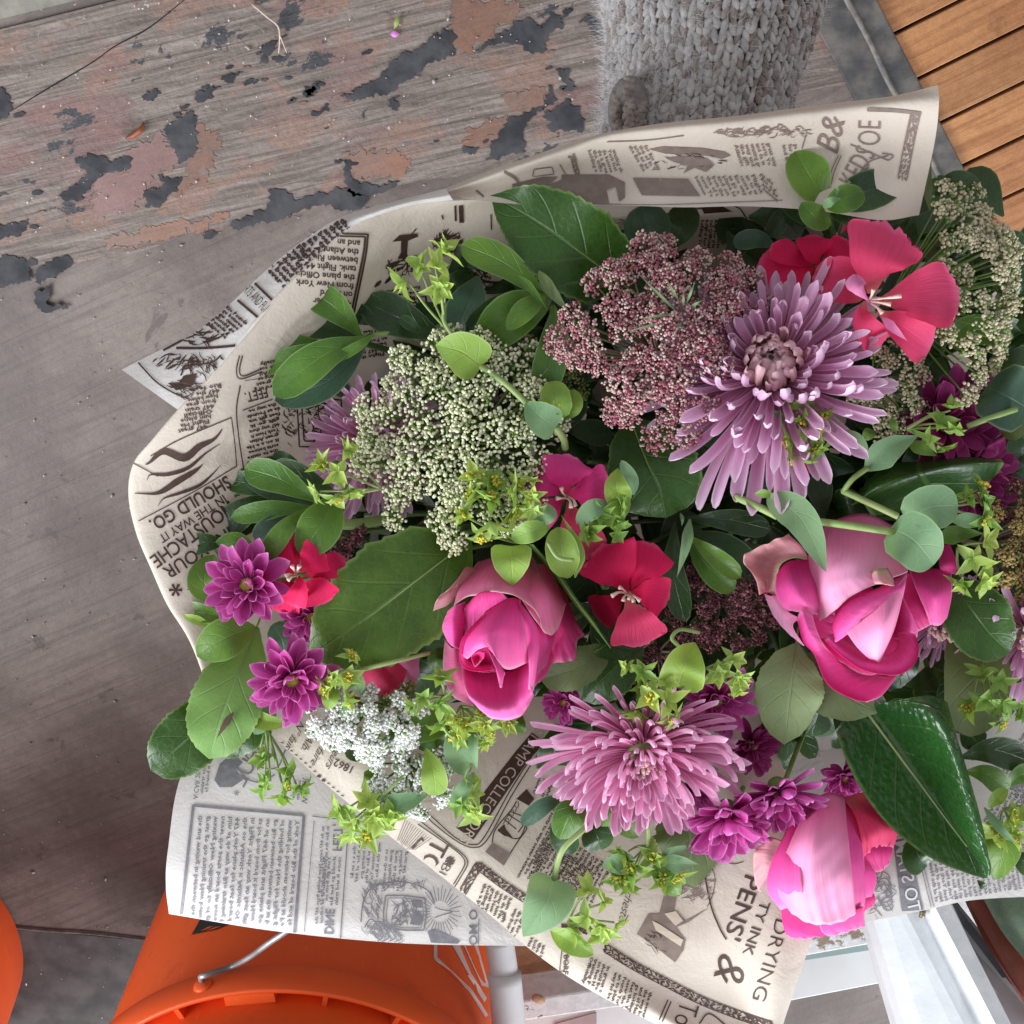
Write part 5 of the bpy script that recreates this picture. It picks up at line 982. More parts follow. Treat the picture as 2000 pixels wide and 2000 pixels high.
Z1, Z2, Z3, Z3b, Z4, Z5z, Z8, Zr = Zm(800, 880, 600), Zm(1350, 800, 650), Zm(1350, 1350, 650), Zm(1400, 250, 600), Zm(280, 900, 620), Zm(1250, 950, 300, 1449), Zm(1650, 600, 350, 1127), Zm(1700, 1150, 300, 892)
Z6, Z10 = ZD, Zm(600, 1250, 480)
# ------------------------------------------------------------------ dark filler leaves deep inside, added to turn the shaded gaps black
def inside(x, y, poly):
    c = False; j = len(poly) - 1
    for i in range(len(poly)):
        if (poly[i][1] > y) != (poly[j][1] > y) and x < (poly[j][0] - poly[i][0]) * (y - poly[i][1]) / (poly[j][1] - poly[i][1]) + poly[i][0]: c = not c
        j = i
    return c
REG = [(700, 640), (930, 520), (1120, 450), (1560, 440), (1750, 420), (1960, 420), (2080, 700), (2080, 1350), (1900, 1420), (1560, 1400), (1400, 1500), (1100, 1500), (1000, 1330), (760, 1300), (540, 1240), (490, 1060), (620, 940), (720, 760)]
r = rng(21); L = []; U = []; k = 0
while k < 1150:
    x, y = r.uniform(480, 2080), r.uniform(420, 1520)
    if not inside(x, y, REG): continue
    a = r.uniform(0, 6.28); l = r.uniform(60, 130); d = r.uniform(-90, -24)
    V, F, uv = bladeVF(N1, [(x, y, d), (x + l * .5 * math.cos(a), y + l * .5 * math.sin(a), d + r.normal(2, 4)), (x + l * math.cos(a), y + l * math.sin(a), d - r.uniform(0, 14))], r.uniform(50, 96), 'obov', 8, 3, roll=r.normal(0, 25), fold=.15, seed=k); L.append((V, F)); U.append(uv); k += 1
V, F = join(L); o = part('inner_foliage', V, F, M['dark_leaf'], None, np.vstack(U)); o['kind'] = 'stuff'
L = []
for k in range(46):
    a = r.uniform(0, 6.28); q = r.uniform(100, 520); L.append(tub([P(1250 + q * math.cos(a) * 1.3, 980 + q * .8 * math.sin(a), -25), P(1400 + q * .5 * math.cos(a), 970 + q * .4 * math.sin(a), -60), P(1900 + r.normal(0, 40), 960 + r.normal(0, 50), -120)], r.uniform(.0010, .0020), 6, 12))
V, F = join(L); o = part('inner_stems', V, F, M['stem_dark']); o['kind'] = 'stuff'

# ------------------------------------------------------------------ large toothed leaves
bigleaf('large dark green toothed leaf with blunt tip under the top paper fold', ZB, [(1130, 640, -2), (850, 430, 14), (560, 230, 18), (320, 95, 14)], 540, 'serrated_dark', fold=.16, roll=-12, ruff=.08)
bigleaf('dark toothed leaf hanging under the maroon lace and lilac chrysanthemum', ZB, [(1130, 1380, 0), (1220, 1620, 14), (1300, 1800, 16), (1345, 1965, 10)], 560, 'serrated_dark', pf='ellip', fold=.1, roll=8)
bigleaf('biggest dark green toothed leaf left of the open hot pink rose', Z4, [(1990, 480, 4), (1700, 700, 16), (1400, 930, 20), (1180, 1080, 18), (1005, 1190, 12)], 700, 'serrated_mid', fold=.1, pf='ovate', ruff=.06)
bigleaf('light green broad toothed leaf with a brown slit at the left', Z4, [(690, 1010, -4), (560, 1330, 8), (460, 1600, 10), (400, 1815, 4)], 440, 'serrated_light', pf='ellip', fold=.1, roll=-6)
V, F, uv = bladeVF(Z4, [(548, 1530, 12.4), (500, 1600, 12.6), (445, 1690, 11.8)], 44, 'lance', 10, 4); tag(part('leaf_scar', V, F, plain('scar', (.06, .035, .02), (.1, .06, .04), 300, .7), None, uv), 'narrow brown dried slit across the light green left leaf', 'leaf scar')
bigleaf('dark glossy toothed leaf tip furthest lower left of the bouquet', Z4, [(560, 1440, -16), (380, 1600, -6), (200, 1760, -4), (45, 1885, -8)], 400, 'serrated_dark', pf='ellip', fold=.2)
bigleaf('dark toothed leaf behind the light green leaf above the printed border', Z4, [(740, 1380, -20), (650, 1560, -14), (540, 1700, -16), (440, 1800, -22)], 330, 'serrated_dark', fold=.15)
bigleaf('pale green underside leaf hanging left below the pale pink rose', Z2, [(610, 1360, 6), (590, 1520, 14), (565, 1720, 14), (540, 1945, 6)], 400, 'serrated_pale', pf='ellip', fold=-.12, serr=.04)
bigleaf('olive beige leaf underside below the pale pink rose', Z2, [(600, 1470, 2), (760, 1560, 8), (930, 1680, 8), (1090, 1760, 2)], 380, 'olive_leaf', pf='ovate', fold=-.1, serr=.03)
t = thing('toothed_leaf', 'long glossy dark leaf with blistered rolled edge at lower right', 'leaf', Z3.P(1040, 120, 0), 'large toothed leaves')
patch('leaf_blade', Z3, [[(840, 235, 6), (930, 160, 2), (1010, 105, 0), (1120, 70, 8), (1260, 40, 18), (1390, 25, 22), (1480, 60, 10), (1490, 80, 0)], [(900, 400, 12), (1010, 320, 5), (1120, 240, 0), (1230, 200, 10), (1350, 160, 24), (1450, 170, 30), (1525, 220, 20), (1530, 240, 2)], [(980, 560, 13), (1100, 490, 6), (1220, 390, 1), (1320, 370, 8), (1430, 350, 22), (1530, 370, 32), (1590, 420, 22), (1585, 440, 4)], [(1110, 740, 13), (1220, 680, 7), (1340, 560, 2), (1430, 560, 8), (1510, 560, 22), (1600, 590, 30), (1655, 640, 20), (1650, 660, 4)], [(1260, 880, 13), (1360, 810, 7), (1450, 700, 3), (1510, 720, 9), (1580, 740, 20), (1650, 770, 26), (1700, 820, 18), (1690, 830, 3)], [(1420, 985, 12), (1500, 920, 8), (1560, 850, 5), (1600, 880, 9), (1640, 900, 16), (1690, 920, 20), (1725, 950, 14), (1720, 955, 4)], [(1580, 1050, 10), (1630, 1020, 8), (1665, 985, 7), (1690, 1000, 9), (1705, 1005, 12), (1725, 1010, 14), (1742, 1020, 10), (1740, 1022, 4)], [(1690, 1085, 7), (1698, 1086, 7), (1706, 1086, 7), (1714, 1084, 7), (1722, 1080, 8), (1730, 1072, 8), (1738, 1064, 6), (1738, 1060, 4)]], M['glossy_leaf'], t, nu=60, nv=44, vmid=.29, crumple=.25, seed=5)
V, F = tub([Z3.P(*p) for p in [(1010, 108, .6), (1220, 392, 1.5), (1450, 702, 3.6), (1600, 900, 6)]], [.0008, .0003], 6, 24); part('midrib', V, F, M['stem'], t)
stem(Z3, [(1020, 130, -1), (900, -60, -10), (880, -200, -30)], 30, M['stem'], t, 'leaf_stalk')
t = thing('toothed_leaf', 'folded toothed leaf seen edge on right of the open hot pink rose', 'leaf', Z1.P(1250, 1240, 6), 'large toothed leaves')
patch('leaf_blade', Z1, [[(745, 590, 8), (900, 770, 16), (1010, 930, 18), (1140, 1090, 16), (1260, 1240, 10)], [(775, 590, 20), (920, 770, 30), (1035, 930, 32), (1160, 1090, 28), (1265, 1240, 14)], [(790, 600, 14), (945, 770, 18), (1060, 940, 18), (1180, 1100, 16), (1262, 1245, 10)], [(800, 620, -10), (960, 820, -8), (1080, 990, -8), (1190, 1130, -6), (1262, 1250, 2)]], M['serrated_light'], t, nu=20, nv=40, ruff=1.0, rf=9)
bigleaf('olive curled leaf under the right side of the open hot pink rose', Z1, [(1265, 1235, 4), (1120, 1330, 10), (960, 1400, 8), (820, 1440, 0)], 260, 'olive_leaf', pf='ellip', fold=.2)
bigleaf('dark scalloped leaf between the open rose and the lower chrysanthemum', Z1, [(1470, 1240, 0), (1330, 1330, 6), (1200, 1450, 6), (1080, 1570, 0)], 330, 'serrated_dark', pf='ellip')
t = thing('toothed_leaf', 'long rolled toothed leaf above the pale pink rose', 'leaf', Z2.P(1000, 520, 0), 'large toothed leaves')
patch('leaf_blade', Z2, [[(930, 560, 0), (1100, 340, -4), (1320, 300, 0), (1560, 275, 4), (1800, 290, 6)], [(960, 545, 8), (1080, 410, 14), (1320, 350, 20), (1560, 305, 20), (1812, 305, 14)], [(990, 530, 8), (1130, 455, 18), (1340, 385, 22), (1580, 330, 22), (1815, 312, 12)], [(1010, 560, 0), (1170, 510, 6), (1380, 450, 8), (1620, 400, 14), (1800, 340, 8)], [(1050, 620, -10), (1250, 590, -6), (1450, 540, -4), (1650, 490, 2), (1770, 380, 2)]], M['serrated_dark'], t, nu=26, nv=40, crumple=.3)
bigleaf('dark toothed leaf hanging right of the pale pink rose', Z2, [(1500, 960, -4), (1600, 1130, 6), (1720, 1290, 8), (1850, 1415, 2)], 400, 'serrated_dark', pf='ellip', fold=.16)
sprig('broad olive green leaf at right edge below the hanging dark leaf', (1930, 1230, -30), [(Z2, [(1640, 1250, -20), (1650, 1560, -8), (1620, 1900, -14)], 400, 'olive_leaf', dict(pf='round')), (Z2, [(1700, 1330, -24), (1840, 1400, -20), (1960, 1560, -24)], 260, 'dark_leaf', {})], seed=3)
bigleaf('toothed leaf below the lower chrysanthemum over the printed boot', Z6, [(1330, 620, -20), (1450, 760, -10), (1480, 960, -10), (1400, 1195, -16)], 420, 'olive_leaf', fold=.12)

# ------------------------------------------------------------------ broad smooth leaf sprigs
sprig('leaf sprig spreading over the folded newsprint corner at upper left', (690, 665, 4), [(ZA, [(1850, 860, -4), (1620, 760, 2), (1405, 660, -2)], 230, 'dark_leaf'), (ZA, [(1400, 850, 8), (1260, 700, 20), (1090, 585, 16)], 170, 'mid_leaf'), (ZA, [(1390, 870, 4), (1160, 770, 10), (928, 745, 6)], 220, 'dark_leaf'), (ZA, [(1250, 900, 10), (1000, 890, 16), (758, 945, 12)], 140, 'mid_leaf'), (ZA, [(1340, 890, 16), (1080, 940, 20), (818, 1040, 14)], 110, 'mid_leaf'), (ZA, [(1420, 850, 16), (1180, 960, 24), (920, 1165, 18)], 200, 'mid_leaf'), (ZA, [(1450, 830, 8), (1230, 1080, 12), (925, 1190, 6)], 190, 'blue_leaf'), (ZA, [(1470, 830, 18), (1380, 900, 22), (1220, 990, 20)], 60, 'mid_leaf'), (ZA, [(1480, 790, -2), (1410, 740, 0), (1340, 720, -4)], 120, 'dark_leaf'), (ZA, [(1725, 830, 6), (1670, 790, 8), (1605, 745, 6)], 70, 'dark_leaf'), (ZA, [(1200, 1090, -8), (1260, 1120, -6), (1330, 1150, -10)], 90, 'blue_leaf')], [(ZA, [(1400, 850, 6), (1600, 830, 0), (1800, 900, -20)], 26)], 1)
sprig('leaf sprig under the big top leaf beside the white lace flower', (1075, 600, 4), [(ZB, [(670, 720, 8), (420, 500, 18), (148, 380, 12)], 190, 'mid_leaf'), (ZB, [(670, 660, 0), (400, 720, 6), (175, 880, 2)], 130, 'dark_leaf'), (ZB, [(670, 690, 10), (440, 800, 18), (225, 1010, 10)], 270, 'mid_leaf', dict(pf='ellip')), (ZB, [(640, 680, 20), (520, 760, 26), (415, 875, 24)], 125, 'mid_leaf', dict(pf='ellip')), (ZB, [(690, 730, 18), (680, 980, 26), (620, 1275, 20)], 190, 'mid_leaf'), (ZB, [(595, 530, 16), (680, 650, 22), (785, 785, 18)], 90, 'olive_leaf', dict(pf='lance', roll=35)), (ZB, [(480, 560, 26), (560, 640, 28), (660, 770, 22)], 50, 'mid_leaf', dict(pf='lance')), (ZB, [(250, 560, -8), (200, 700, 0), (110, 900, -8)], 230, 'blue_leaf'), (ZB, [(360, 1150, -14), (420, 1060, -8), (500, 990, -14)], 130, 'blue_leaf'), (ZB, [(1100, 330, -8), (1240, 260, 4), (1370, 300, -6)], 230, 'blue_leaf', dict(pf='round', cup=-.25, fold=.3)), (ZB, [(1350, 420, -22), (1440, 280, -18), (1430, 150, -24)], 190, 'dark_leaf')], [(ZB, [(680, 740, 6), (760, 900, -6), (860, 1100, -30)], 30)], 2)
sprig('leaf sprig above the left magenta daisy beside the moustache print', (655, 905, 4), [(ZA, [(1180, 1745, 14), (960, 1620, 24), (765, 1560, 18)], 170, 'mid_leaf'), (ZA, [(1200, 1770, 10), (950, 1700, 14), (755, 1600, 10)], 90, 'blue_leaf'), (ZA, [(1270, 1700, 2), (1080, 1610, 8), (905, 1550, 2)], 150, 'dark_leaf'), (ZA, [(1080, 1560, -8), (1000, 1520, -4), (915, 1490, -8)], 90, 'dark_leaf'), (ZA, [(1130, 1765, 14), (920, 1780, 20), (692, 1825, 16)], 110, 'mid_leaf'), (ZA, [(1000, 1700, -2), (820, 1650, 2), (660, 1620, -4)], 130, 'dark_leaf'), (ZA, [(980, 1690, -6), (770, 1790, -2), (598, 1920, -8)], 170, 'dark_leaf'), (Z4, [(760, 360, -10), (600, 400, -8), (428, 445, -14)], 150, 'dark_leaf'), (Z4, [(1170, 215, 20), (1080, 400, 28), (950, 570, 24)], 260, 'mid_leaf', dict(pf='ellip')), (Z4, [(990, 290, 20), (860, 420, 30), (722, 612, 26)], 130, 'mid_leaf'), (Z4, [(980, 310, 12), (800, 390, 20), (685, 500, 16)], 150, 'blue_leaf')], [(ZA, [(1130, 1760, 12), (1300, 1860, 6), (1560, 1830, -10)], 60)], 3)
sprig('leaf sprig at left edge around the upper magenta daisy', (450, 1110, -6), [(Z4, [(520, 500, -4), (370, 500, 2), (210, 535, -2)], 140, 'dark_leaf'), (Z4, [(690, 540, -6), (560, 500, 0), (430, 620, -4)], 160, 'mid_leaf'), (Z4, [(500, 860, -2), (370, 740, 4), (430, 570, 0)], 200, 'mid_leaf', dict(pf='ellip')), (Z4, [(480, 860, -2), (400, 800, 2), (315, 760, -4)], 110, 'mid_leaf', dict(pf='lance')), (Z4, [(520, 860, -14), (380, 830, -10), (260, 880, -16)], 190, 'dark_leaf'), (Z4, [(520, 960, -4), (370, 930, 2), (215, 905, -2)], 130, 'mid_leaf'), (Z4, [(420, 1010, 0), (300, 960, 4), (205, 935, 0)], 60, 'lime_leaf', dict(pf='lance')), (Z4, [(680, 1010, 6), (500, 1080, 14), (325, 1190, 10)], 250, 'mid_leaf', dict(pf='ellip')), (Z4, [(780, 1000, 0), (840, 1090, 8), (860, 1200, 4)], 190, 'blue_leaf', dict(pf='round', cup=-.2))], (), 4)
sprig('upright leaf rosette standing in front of the top newsprint strip', (1615, 405, 16), [(Z3b, [(650, 640, -6), (500, 500, 2), (440, 330, -2)], 180, 'dark_leaf'), (Z3b, [(690, 475, 12), (580, 300, 22), (490, 145, 18)], 270, 'mid_leaf', dict(pf='ellip')), (Z3b, [(640, 260, 4), (580, 200, 8), (520, 120, 6)], 140, 'dark_leaf'), (Z3b, [(690, 490, 10), (940, 400, 16), (1190, 330, 10)], 250, 'dark_leaf', dict(pf='ellip')), (Z3b, [(700, 520, 8), (880, 560, 12), (1050, 560, 6)], 150, 'dark_leaf', dict(pf='ellip')), (Z3b, [(680, 480, 24), (800, 450, 32), (928, 410, 28)], 175, 'mid_leaf', dict(pf='ellip', fold=.25)), (Z3b, [(720, 600, 14), (620, 560, 24), (530, 470, 22)], 160, 'mid_leaf', dict(pf='ellip')), (Z3b, [(670, 500, 30), (720, 460, 36), (785, 440, 34)], 60, 'glaucous_leaf', dict(pf='lance')), (Z3b, [(760, 700, -4), (840, 640, 0), (900, 560, -6)], 150, 'blue_leaf', dict(pf='ellip')), (Z3b, [(1060, 600, -6), (1200, 480, 0), (1330, 400, -6)], 220, 'dark_leaf'), (Z3b, [(1340, 520, 0), (1320, 300, 8), (1355, 50, 6)], 70, 'olive_leaf', dict(pf='lance')), (Z3b, [(1370, 420, -6), (1500, 340, 2), (1655, 340, -4)], 140, 'dark_leaf', dict(pf='ellip')), (Z3b, [(200, 560, -26), (380, 560, -22), (560, 620, -28)], 260, 'dark_leaf'), (Z3b, [(380, 760, -16), (260, 700, -12), (100, 720, -18)], 130, 'blue_leaf'), (Z3b, [(480, 620, -18), (420, 560, -16), (330, 690, -20)], 130, 'dark_leaf'), (Z3b, [(1740, 800, -14), (1840, 720, -8), (1930, 760, -14)], 160, 'dark_leaf'), (Z3b, [(1900, 1050, -10), (1940, 980, -6), (2010, 960, -12)], 190, 'dark_leaf')], (), 5)
sprig('dark narrow leaf fan between the red flower and the pale pink rose', (1345, 1030, 2), [(Z5z, [(440, 300, 2), (840, 320, 10), (1235, 410, 4)], 240, 'dark_leaf'), (Z5z, [(460, 430, -4), (800, 620, 4), (1130, 1010, -2)], 400, 'dark_leaf'), (Z5z, [(440, 500, 6), (640, 760, 14), (890, 985, 8)], 250, 'mid_leaf'), (Z5z, [(470, 470, 14), (700, 660, 22), (950, 860, 16)], 190, 'mid_leaf', dict(cup=.3)), (Z5z, [(330, 330, 0), (310, 800, 8), (420, 1280, 2)], 250, 'dark_leaf'), (Z5z, [(470, 310, 14), (430, 560, 22), (350, 855, 18)], 110, 'glaucous_leaf', dict(pf='lance', fold=.4)), (Z5z, [(380, 250, 10), (400, 310, 14), (395, 375, 12)], 40, 'glaucous_leaf', dict(pf='lance')), (Z2, [(640, 430, -6), (460, 400, 0), (230, 500, -8)], 160, 'blue_leaf')], (), 6)
sprig('leaf sprig under the lower chrysanthemum over the newsprint', (1150, 1570, -10), [(Z6, [(780, 600, -8), (640, 660, -2), (497, 775, -6)], 110, 'blue_leaf'), (Z6, [(860, 600, -6), (780, 720, 0), (720, 860, -6)], 190, 'mid_leaf', dict(pf='ellip')), (Z6, [(840, 720, -12), (740, 800, -8), (790, 950, -14)], 170, 'dark_leaf'), (Z6, [(900, 760, -10), (940, 850, -4), (970, 920, -10)], 190, 'dark_leaf', dict(pf='ellip')), (Z6, [(1120, 560, -4), (1040, 680, 2), (965, 785, -2)], 120, 'mid_leaf', dict(pf='ellip')), (Z6, [(960, 620, -8), (1080, 740, -2), (1180, 850, -8)], 150, 'mid_leaf', dict(pf='ellip'))], (), 7)
sprig('smooth leaves at right edge beside the glossy lower right leaf', (1900, 1480, -20), [(Zr, [(520, 980, -16), (720, 940, -8), (940, 1010, -14)], 190, 'dark_leaf'), (Zr, [(540, 1060, -10), (680, 1080, -4), (800, 1180, -10)], 140, 'mid_leaf'), (Zr, [(800, 1150, -12), (880, 1080, -8), (960, 1100, -12)], 150, 'mid_leaf'), (Zr, [(680, 1350, -14), (770, 1480, -6), (730, 1690, -12)], 210, 'mid_leaf', dict(pf='ellip')), (Zr, [(820, 1500, -18), (880, 1580, -14), (940, 1640, -18)], 120, 'dark_leaf'), (Zr, [(240, 1440, -16), (280, 1560, -12), (330, 1610, -16)], 210, 'dark_leaf', dict(pf='ellip')), (Zr, [(620, 1690, -18), (650, 1720, -16), (660, 1735, -18)], 50, 'dark_leaf')], (), 8)
sprig('round dull green leaf cut off by the right edge above the purple mum', (1960, 770, 0), [(Z8, [(1150, 640, -2), (1010, 560, 8), (890, 500, 2)], 420, 'blue_leaf', dict(pf='round')), (Z8, [(1150, 700, -4), (1060, 760, 0), (980, 800, -6)], 150, 'olive_leaf', dict(pf='ellip'))], [(Z8, [(770, 750, 8), (900, 700, 10), (1080, 640, 8)], 38)], 9)
sprig('single smooth leaf behind the big coral flower at right', (1850, 650, 6), [(Z3b, [(1400, 1330, 0), (1620, 1270, 10), (1870, 1320, 4)], 190, 'mid_leaf', dict(pf='ellip')), (Z3b, [(1740, 1230, 10), (1800, 1270, 12), (1865, 1315, 10)], 50, 'glaucous_leaf', dict(pf='lance'))], (), 10)
sprig('dark curled leaf under the small white lace cluster', (690, 1470, -20), [(Z10, [(300, 830, -16), (380, 880, -8), (480, 900, -14)], 150, 'dark_leaf', dict(pf='round')), (Z10, [(540, 1000, -14), (500, 1100, -10), (420, 1170, -14)], 160, 'mid_leaf', dict(pf='lance')), (Z10, [(800, 1130, -20), (680, 1180, -14), (560, 1240, -18)], 150, 'dark_leaf')], (), 11)
sprig('green leaves between the hot pink rose and the lower white lace', (860, 1440, 2), [(Z10, [(1140, 640, 4), (880, 690, 14), (520, 870, 8)], 250, 'mid_leaf', dict(pf='ovate')), (Z10, [(1100, 800, 2), (1000, 780, 6), (880, 860, 4)], 150, 'mid_leaf', dict(pf='ellip')), (Z10, [(930, 850, 8), (990, 1030, 18), (1010, 1225, 12)], 210, 'lime_leaf', dict(pf='obov')), (Z10, [(1290, 660, 10), (1200, 830, 16), (1240, 1070, 10)], 250, 'glaucous_leaf', dict(pf='ellip')), (Z10, [(1300, 650, 16), (1310, 850, 20), (1340, 1050, 12)], 80, 'glaucous_leaf', dict(pf='lance')), (Z10, [(1080, 60, -10), (1020, 150, -6), (1060, 240, -12)], 150, 'mid_leaf', dict(pf='ellip')), (Z10, [(1690, 590, -6), (1670, 670, -2), (1640, 720, -8)], 120, 'mid_leaf')], [(Z10, [(1090, 360, 16), (1050, 520, 20), (1080, 700, 22), (1180, 780, 20), (1290, 765, 18)], 24)], 12)

# ------------------------------------------------------------------ lace umbels
umbel('white green lace flower with open florets at upper left centre', 900, 850, 16, (-.1, -.05, 1), 206, 200, 76, [('floret_cream', .88), ('umbel_green', .12)], .96, 26, 16, 31, ush=.6, spread=1.22)
umbel('maroon chocolate lace flower above the lilac chrysanthemum', 1312, 665, 28, (.05, -.12, 1), 212, 184, 80, [('floret_maroon', .45), ('floret_rose', .55)], .76, 30, 18, 32, 'umbel_redgreen', spread=1.32, ush=.7, skip=lambda x, y: x > .42 and y < .14, cat='lace flower')
umbel('cream white lace flower at upper right edge behind the coral flower', 1880, 560, 4, (.75, -.1, .7), 130, 215, 50, [('floret_tan', .85), ('umbel_green', .15)], 1.0, 24, 22, 33, cat='lace flower')
umbel('cream lace flower cluster right of the lilac chrysanthemum petals', 1735, 760, 0, (.3, .3, 1), 80, 105, 20, [('floret_tan', .85), ('umbel_green', .15)], .95, 22, 8, 34)
umbel('bright white lace flower below the lower left magenta daisy', 715, 1408, 14, (-.1, .3, 1), 115, 76, 32, [('floret_white', .94), ('umbel_green', .06)], .95, 30, 12, 35)
umbel('bright white lace flower lowest on the brown newsprint', 800, 1525, -2, (.1, .3, 1), 92, 82, 26, [('floret_white', .93), ('umbel_green', .07)], .92, 26, 9, 36)
umbel('unopened grey green lace head above the small leaf cluster', 782, 1372, 10, (.15, .1, 1), 34, 32, 5, [('floret_gold', .2), ('umbel_green', .8)], .8, 24, 8, 37)
umbel('dark maroon lace flower left of the pale pink rose', 1420, 1180, -8, (0, .1, 1), 110, 100, 22, [('floret_dark', .75), ('floret_maroon', .25)], .75, 32, 12, 38, 'umbel_redgreen')
umbel('small dark maroon lace flower above the left red flower', 680, 1055, -6, (0, 0, 1), 60, 40, 8, [('floret_dark', .7), ('floret_maroon', .3)], .75, 28, 8, 39, 'umbel_redgreen')
umbel('golden brown lace flower at the right edge beside the pale pink rose', 1965, 1080, -2, (.5, .2, .8), 50, 95, 16, [('floret_gold', .9), ('umbel_green', .1)], .85, 26, 10, 40, 'umbel_redgreen')
umbel('shaded green lace flower behind the narrow leaf right of the white one', 1060, 745, -22, (.2, 0, 1), 90, 100, 18, [('floret_gold', .3), ('umbel_green', .7)], .85, 24, 10, 41)
umbel('dark lace flower below the middle of the bouquet under the red flower', 1290, 1290, -20, (0, .2, 1), 80, 70, 12, [('floret_dark', .85), ('floret_maroon', .15)], .75, 26, 8, 42, 'umbel_redgreen')
umbel('dark brown lace flower at the right edge by the golden one', 1990, 1000, -16, (.2, .2, 1), 60, 70, 10, [('floret_dark', .8), ('floret_gold', .2)], .75, 26, 8, 43, 'umbel_redgreen')
# narrow bracts of the maroon lace
t = [o for o in COL.objects if o.name == 'lace_flower.001'][0]
for i, (p, q) in enumerate([((1400, 770), (1190, 560)), ((1410, 700), (1340, 580)), ((1460, 720), (1510, 590)), ((1480, 740), (1560, 700)), ((1400, 780), (1180, 810)), ((1380, 820), (1110, 885)), ((1440, 740), (1440, 640)), ((1430, 830), (1390, 890))]): lf(t, ZB, [(p[0], p[1], 47), ((p[0] + q[0]) / 2, (p[1] + q[1]) / 2, 53), (q[0], q[1], 51)], 16, 'glaucous_leaf', 'bract', pf='lance', nu=8, nv=2)

# ------------------------------------------------------------------ chrysanthemums and daisies
mum('large lilac spider chrysanthemum facing up at upper right of centre', 1508, 720, 34, (-.16, -.30, 1), 1.04, seed=51, lenf=lambda a: 1 + .17 * max(0, math.cos(a + 2.1)) + .10 * max(0, math.cos(a + .2)))
mum('wide pink lilac chrysanthemum at bottom centre with cream middle', 1255, 1474, 28, (.02, .66, .75), 1.02, 'mum_pink', seed=52, open_=1, lenf=lambda a: 1 - .36 * max(0, math.sin(a)))
mum('lilac chrysanthemum half hidden behind the white green lace', 725, 868, -8, (-.25, .1, 1), .74, seed=53, full=False)
mum('shaded lilac chrysanthemum right of the pale pink rose', 1845, 1215, -14, (-.1, .6, .7), .55, seed=54, open_=1, full=False)
mum('lilac chrysanthemum cut off by the right edge', 2010, 1240, -10, (-.2, .5, .8), .8, seed=55, open_=1, full=False)
daisy('magenta daisy mum topmost at left beside the red flower', 484, 1143, 26, (-.25, -.1, 1), 88, seed=61)
daisy('magenta daisy mum below the small blue green leaf at left', 570, 1328, 26, (.05, .3, 1), 88, seed=62)
daisy('small magenta daisy mum half hidden beside the biggest leaf', 605, 1205, 8, (-.1, .2, 1), 58, seed=63)
daisy('magenta daisy mum right of the lower chrysanthemum centre', 1400, 1368, 14, (.15, .35, 1), 78, seed=64)
daisy('magenta daisy mum in profile above the blush side rose', 1522, 1556, 18, (.05, .72, .6), 96, seed=65)
daisy('magenta daisy mum in profile lowest beside the blush side rose', 1420, 1600, 12, (-.05, .7, .7), 100, seed=66)
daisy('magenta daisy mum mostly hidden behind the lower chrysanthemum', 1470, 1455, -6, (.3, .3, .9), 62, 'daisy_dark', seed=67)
daisy('small magenta daisy mum peeking left of the glossy leaf', 1650, 1520, -16, (.1, .3, 1), 52, 'daisy', seed=68)
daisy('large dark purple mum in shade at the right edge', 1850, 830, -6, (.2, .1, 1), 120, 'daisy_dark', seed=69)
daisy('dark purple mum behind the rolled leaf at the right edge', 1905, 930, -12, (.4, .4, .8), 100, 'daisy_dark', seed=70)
daisy('small lilac daisy mum peeking under the open hot pink rose', 1100, 1372, -6, (-.1, .2, 1), 48, 'daisy', seed=71)
daisy('magenta daisy mum under the right side of the lower chrysanthemum', 1340, 1550, -4, (0, .5, .8), 60, 'daisy', seed=72)

# ------------------------------------------------------------------ godetias
G_ = 'pink and coral satin flowers'
bloom('satin_flower', 'large coral pink open flower at upper right', 'satin flower', Z3b, (970, 1070, 34), [([(970, 1040, 32), (1010, 830, 46), (1090, 600, 40)], 480, 'godetia', dict(jag=.06)), ([(940, 1050, 28), (790, 960, 36), (605, 930, 26)], 280, 'godetia', dict(pf='ellip', arc=0, fold=.15)), ([(1010, 1090, 36), (1250, 1060, 46), (1525, 1050, 36)], 400, 'godetia'), ([(930, 1090, 38), (920, 1220, 46), (1010, 1390, 34)], 190, 'godetia', dict(fold=.3)), ([(1010, 1150, 36), (1160, 1250, 44), (1340, 1390, 32)], 280, 'godetia', dict(fold=.2)), ([(960, 1090, 46), (900, 1010, 56), (860, 920, 52)], 120, 'godetia_back', dict(cup=-.5, arc=.2)), ([(1040, 1190, 46), (1110, 1260, 50), (1200, 1340, 44)], 60, 'godetia_back', dict(pf='lance', arc=0))], G_, [[(960, 1080, 44), (1060, 1070, 58), (1160, 1055, 60)], [(960, 1090, 44), (1040, 1100, 56), (1095, 1110, 58)], [(965, 1100, 44), (1010, 1130, 54), (1040, 1165, 56)], [(960, 1080, 44), (975, 1050, 54), (985, 1015, 56)]])
bloom('satin_flower', 'shaded crimson pink flower behind the large coral flower', 'satin flower', Z3b, (620, 880, 2), [([(620, 880, 2), (470, 900, 10), (250, 870, 2)], 330, 'godetia_red'), ([(620, 880, 2), (480, 810, 12), (340, 740, 6)], 170, 'godetia_red'), ([(640, 860, 2), (620, 780, 12), (600, 670, 6)], 230, 'godetia_red'), ([(640, 870, 2), (740, 800, 8), (840, 720, 4)], 200, 'godetia_red'), ([(620, 900, 0), (560, 980, 4), (500, 1050, -4)], 240, 'godetia_red'), ([(780, 660, 0), (820, 620, 4), (900, 600, 0)], 70, 'godetia')], G_)
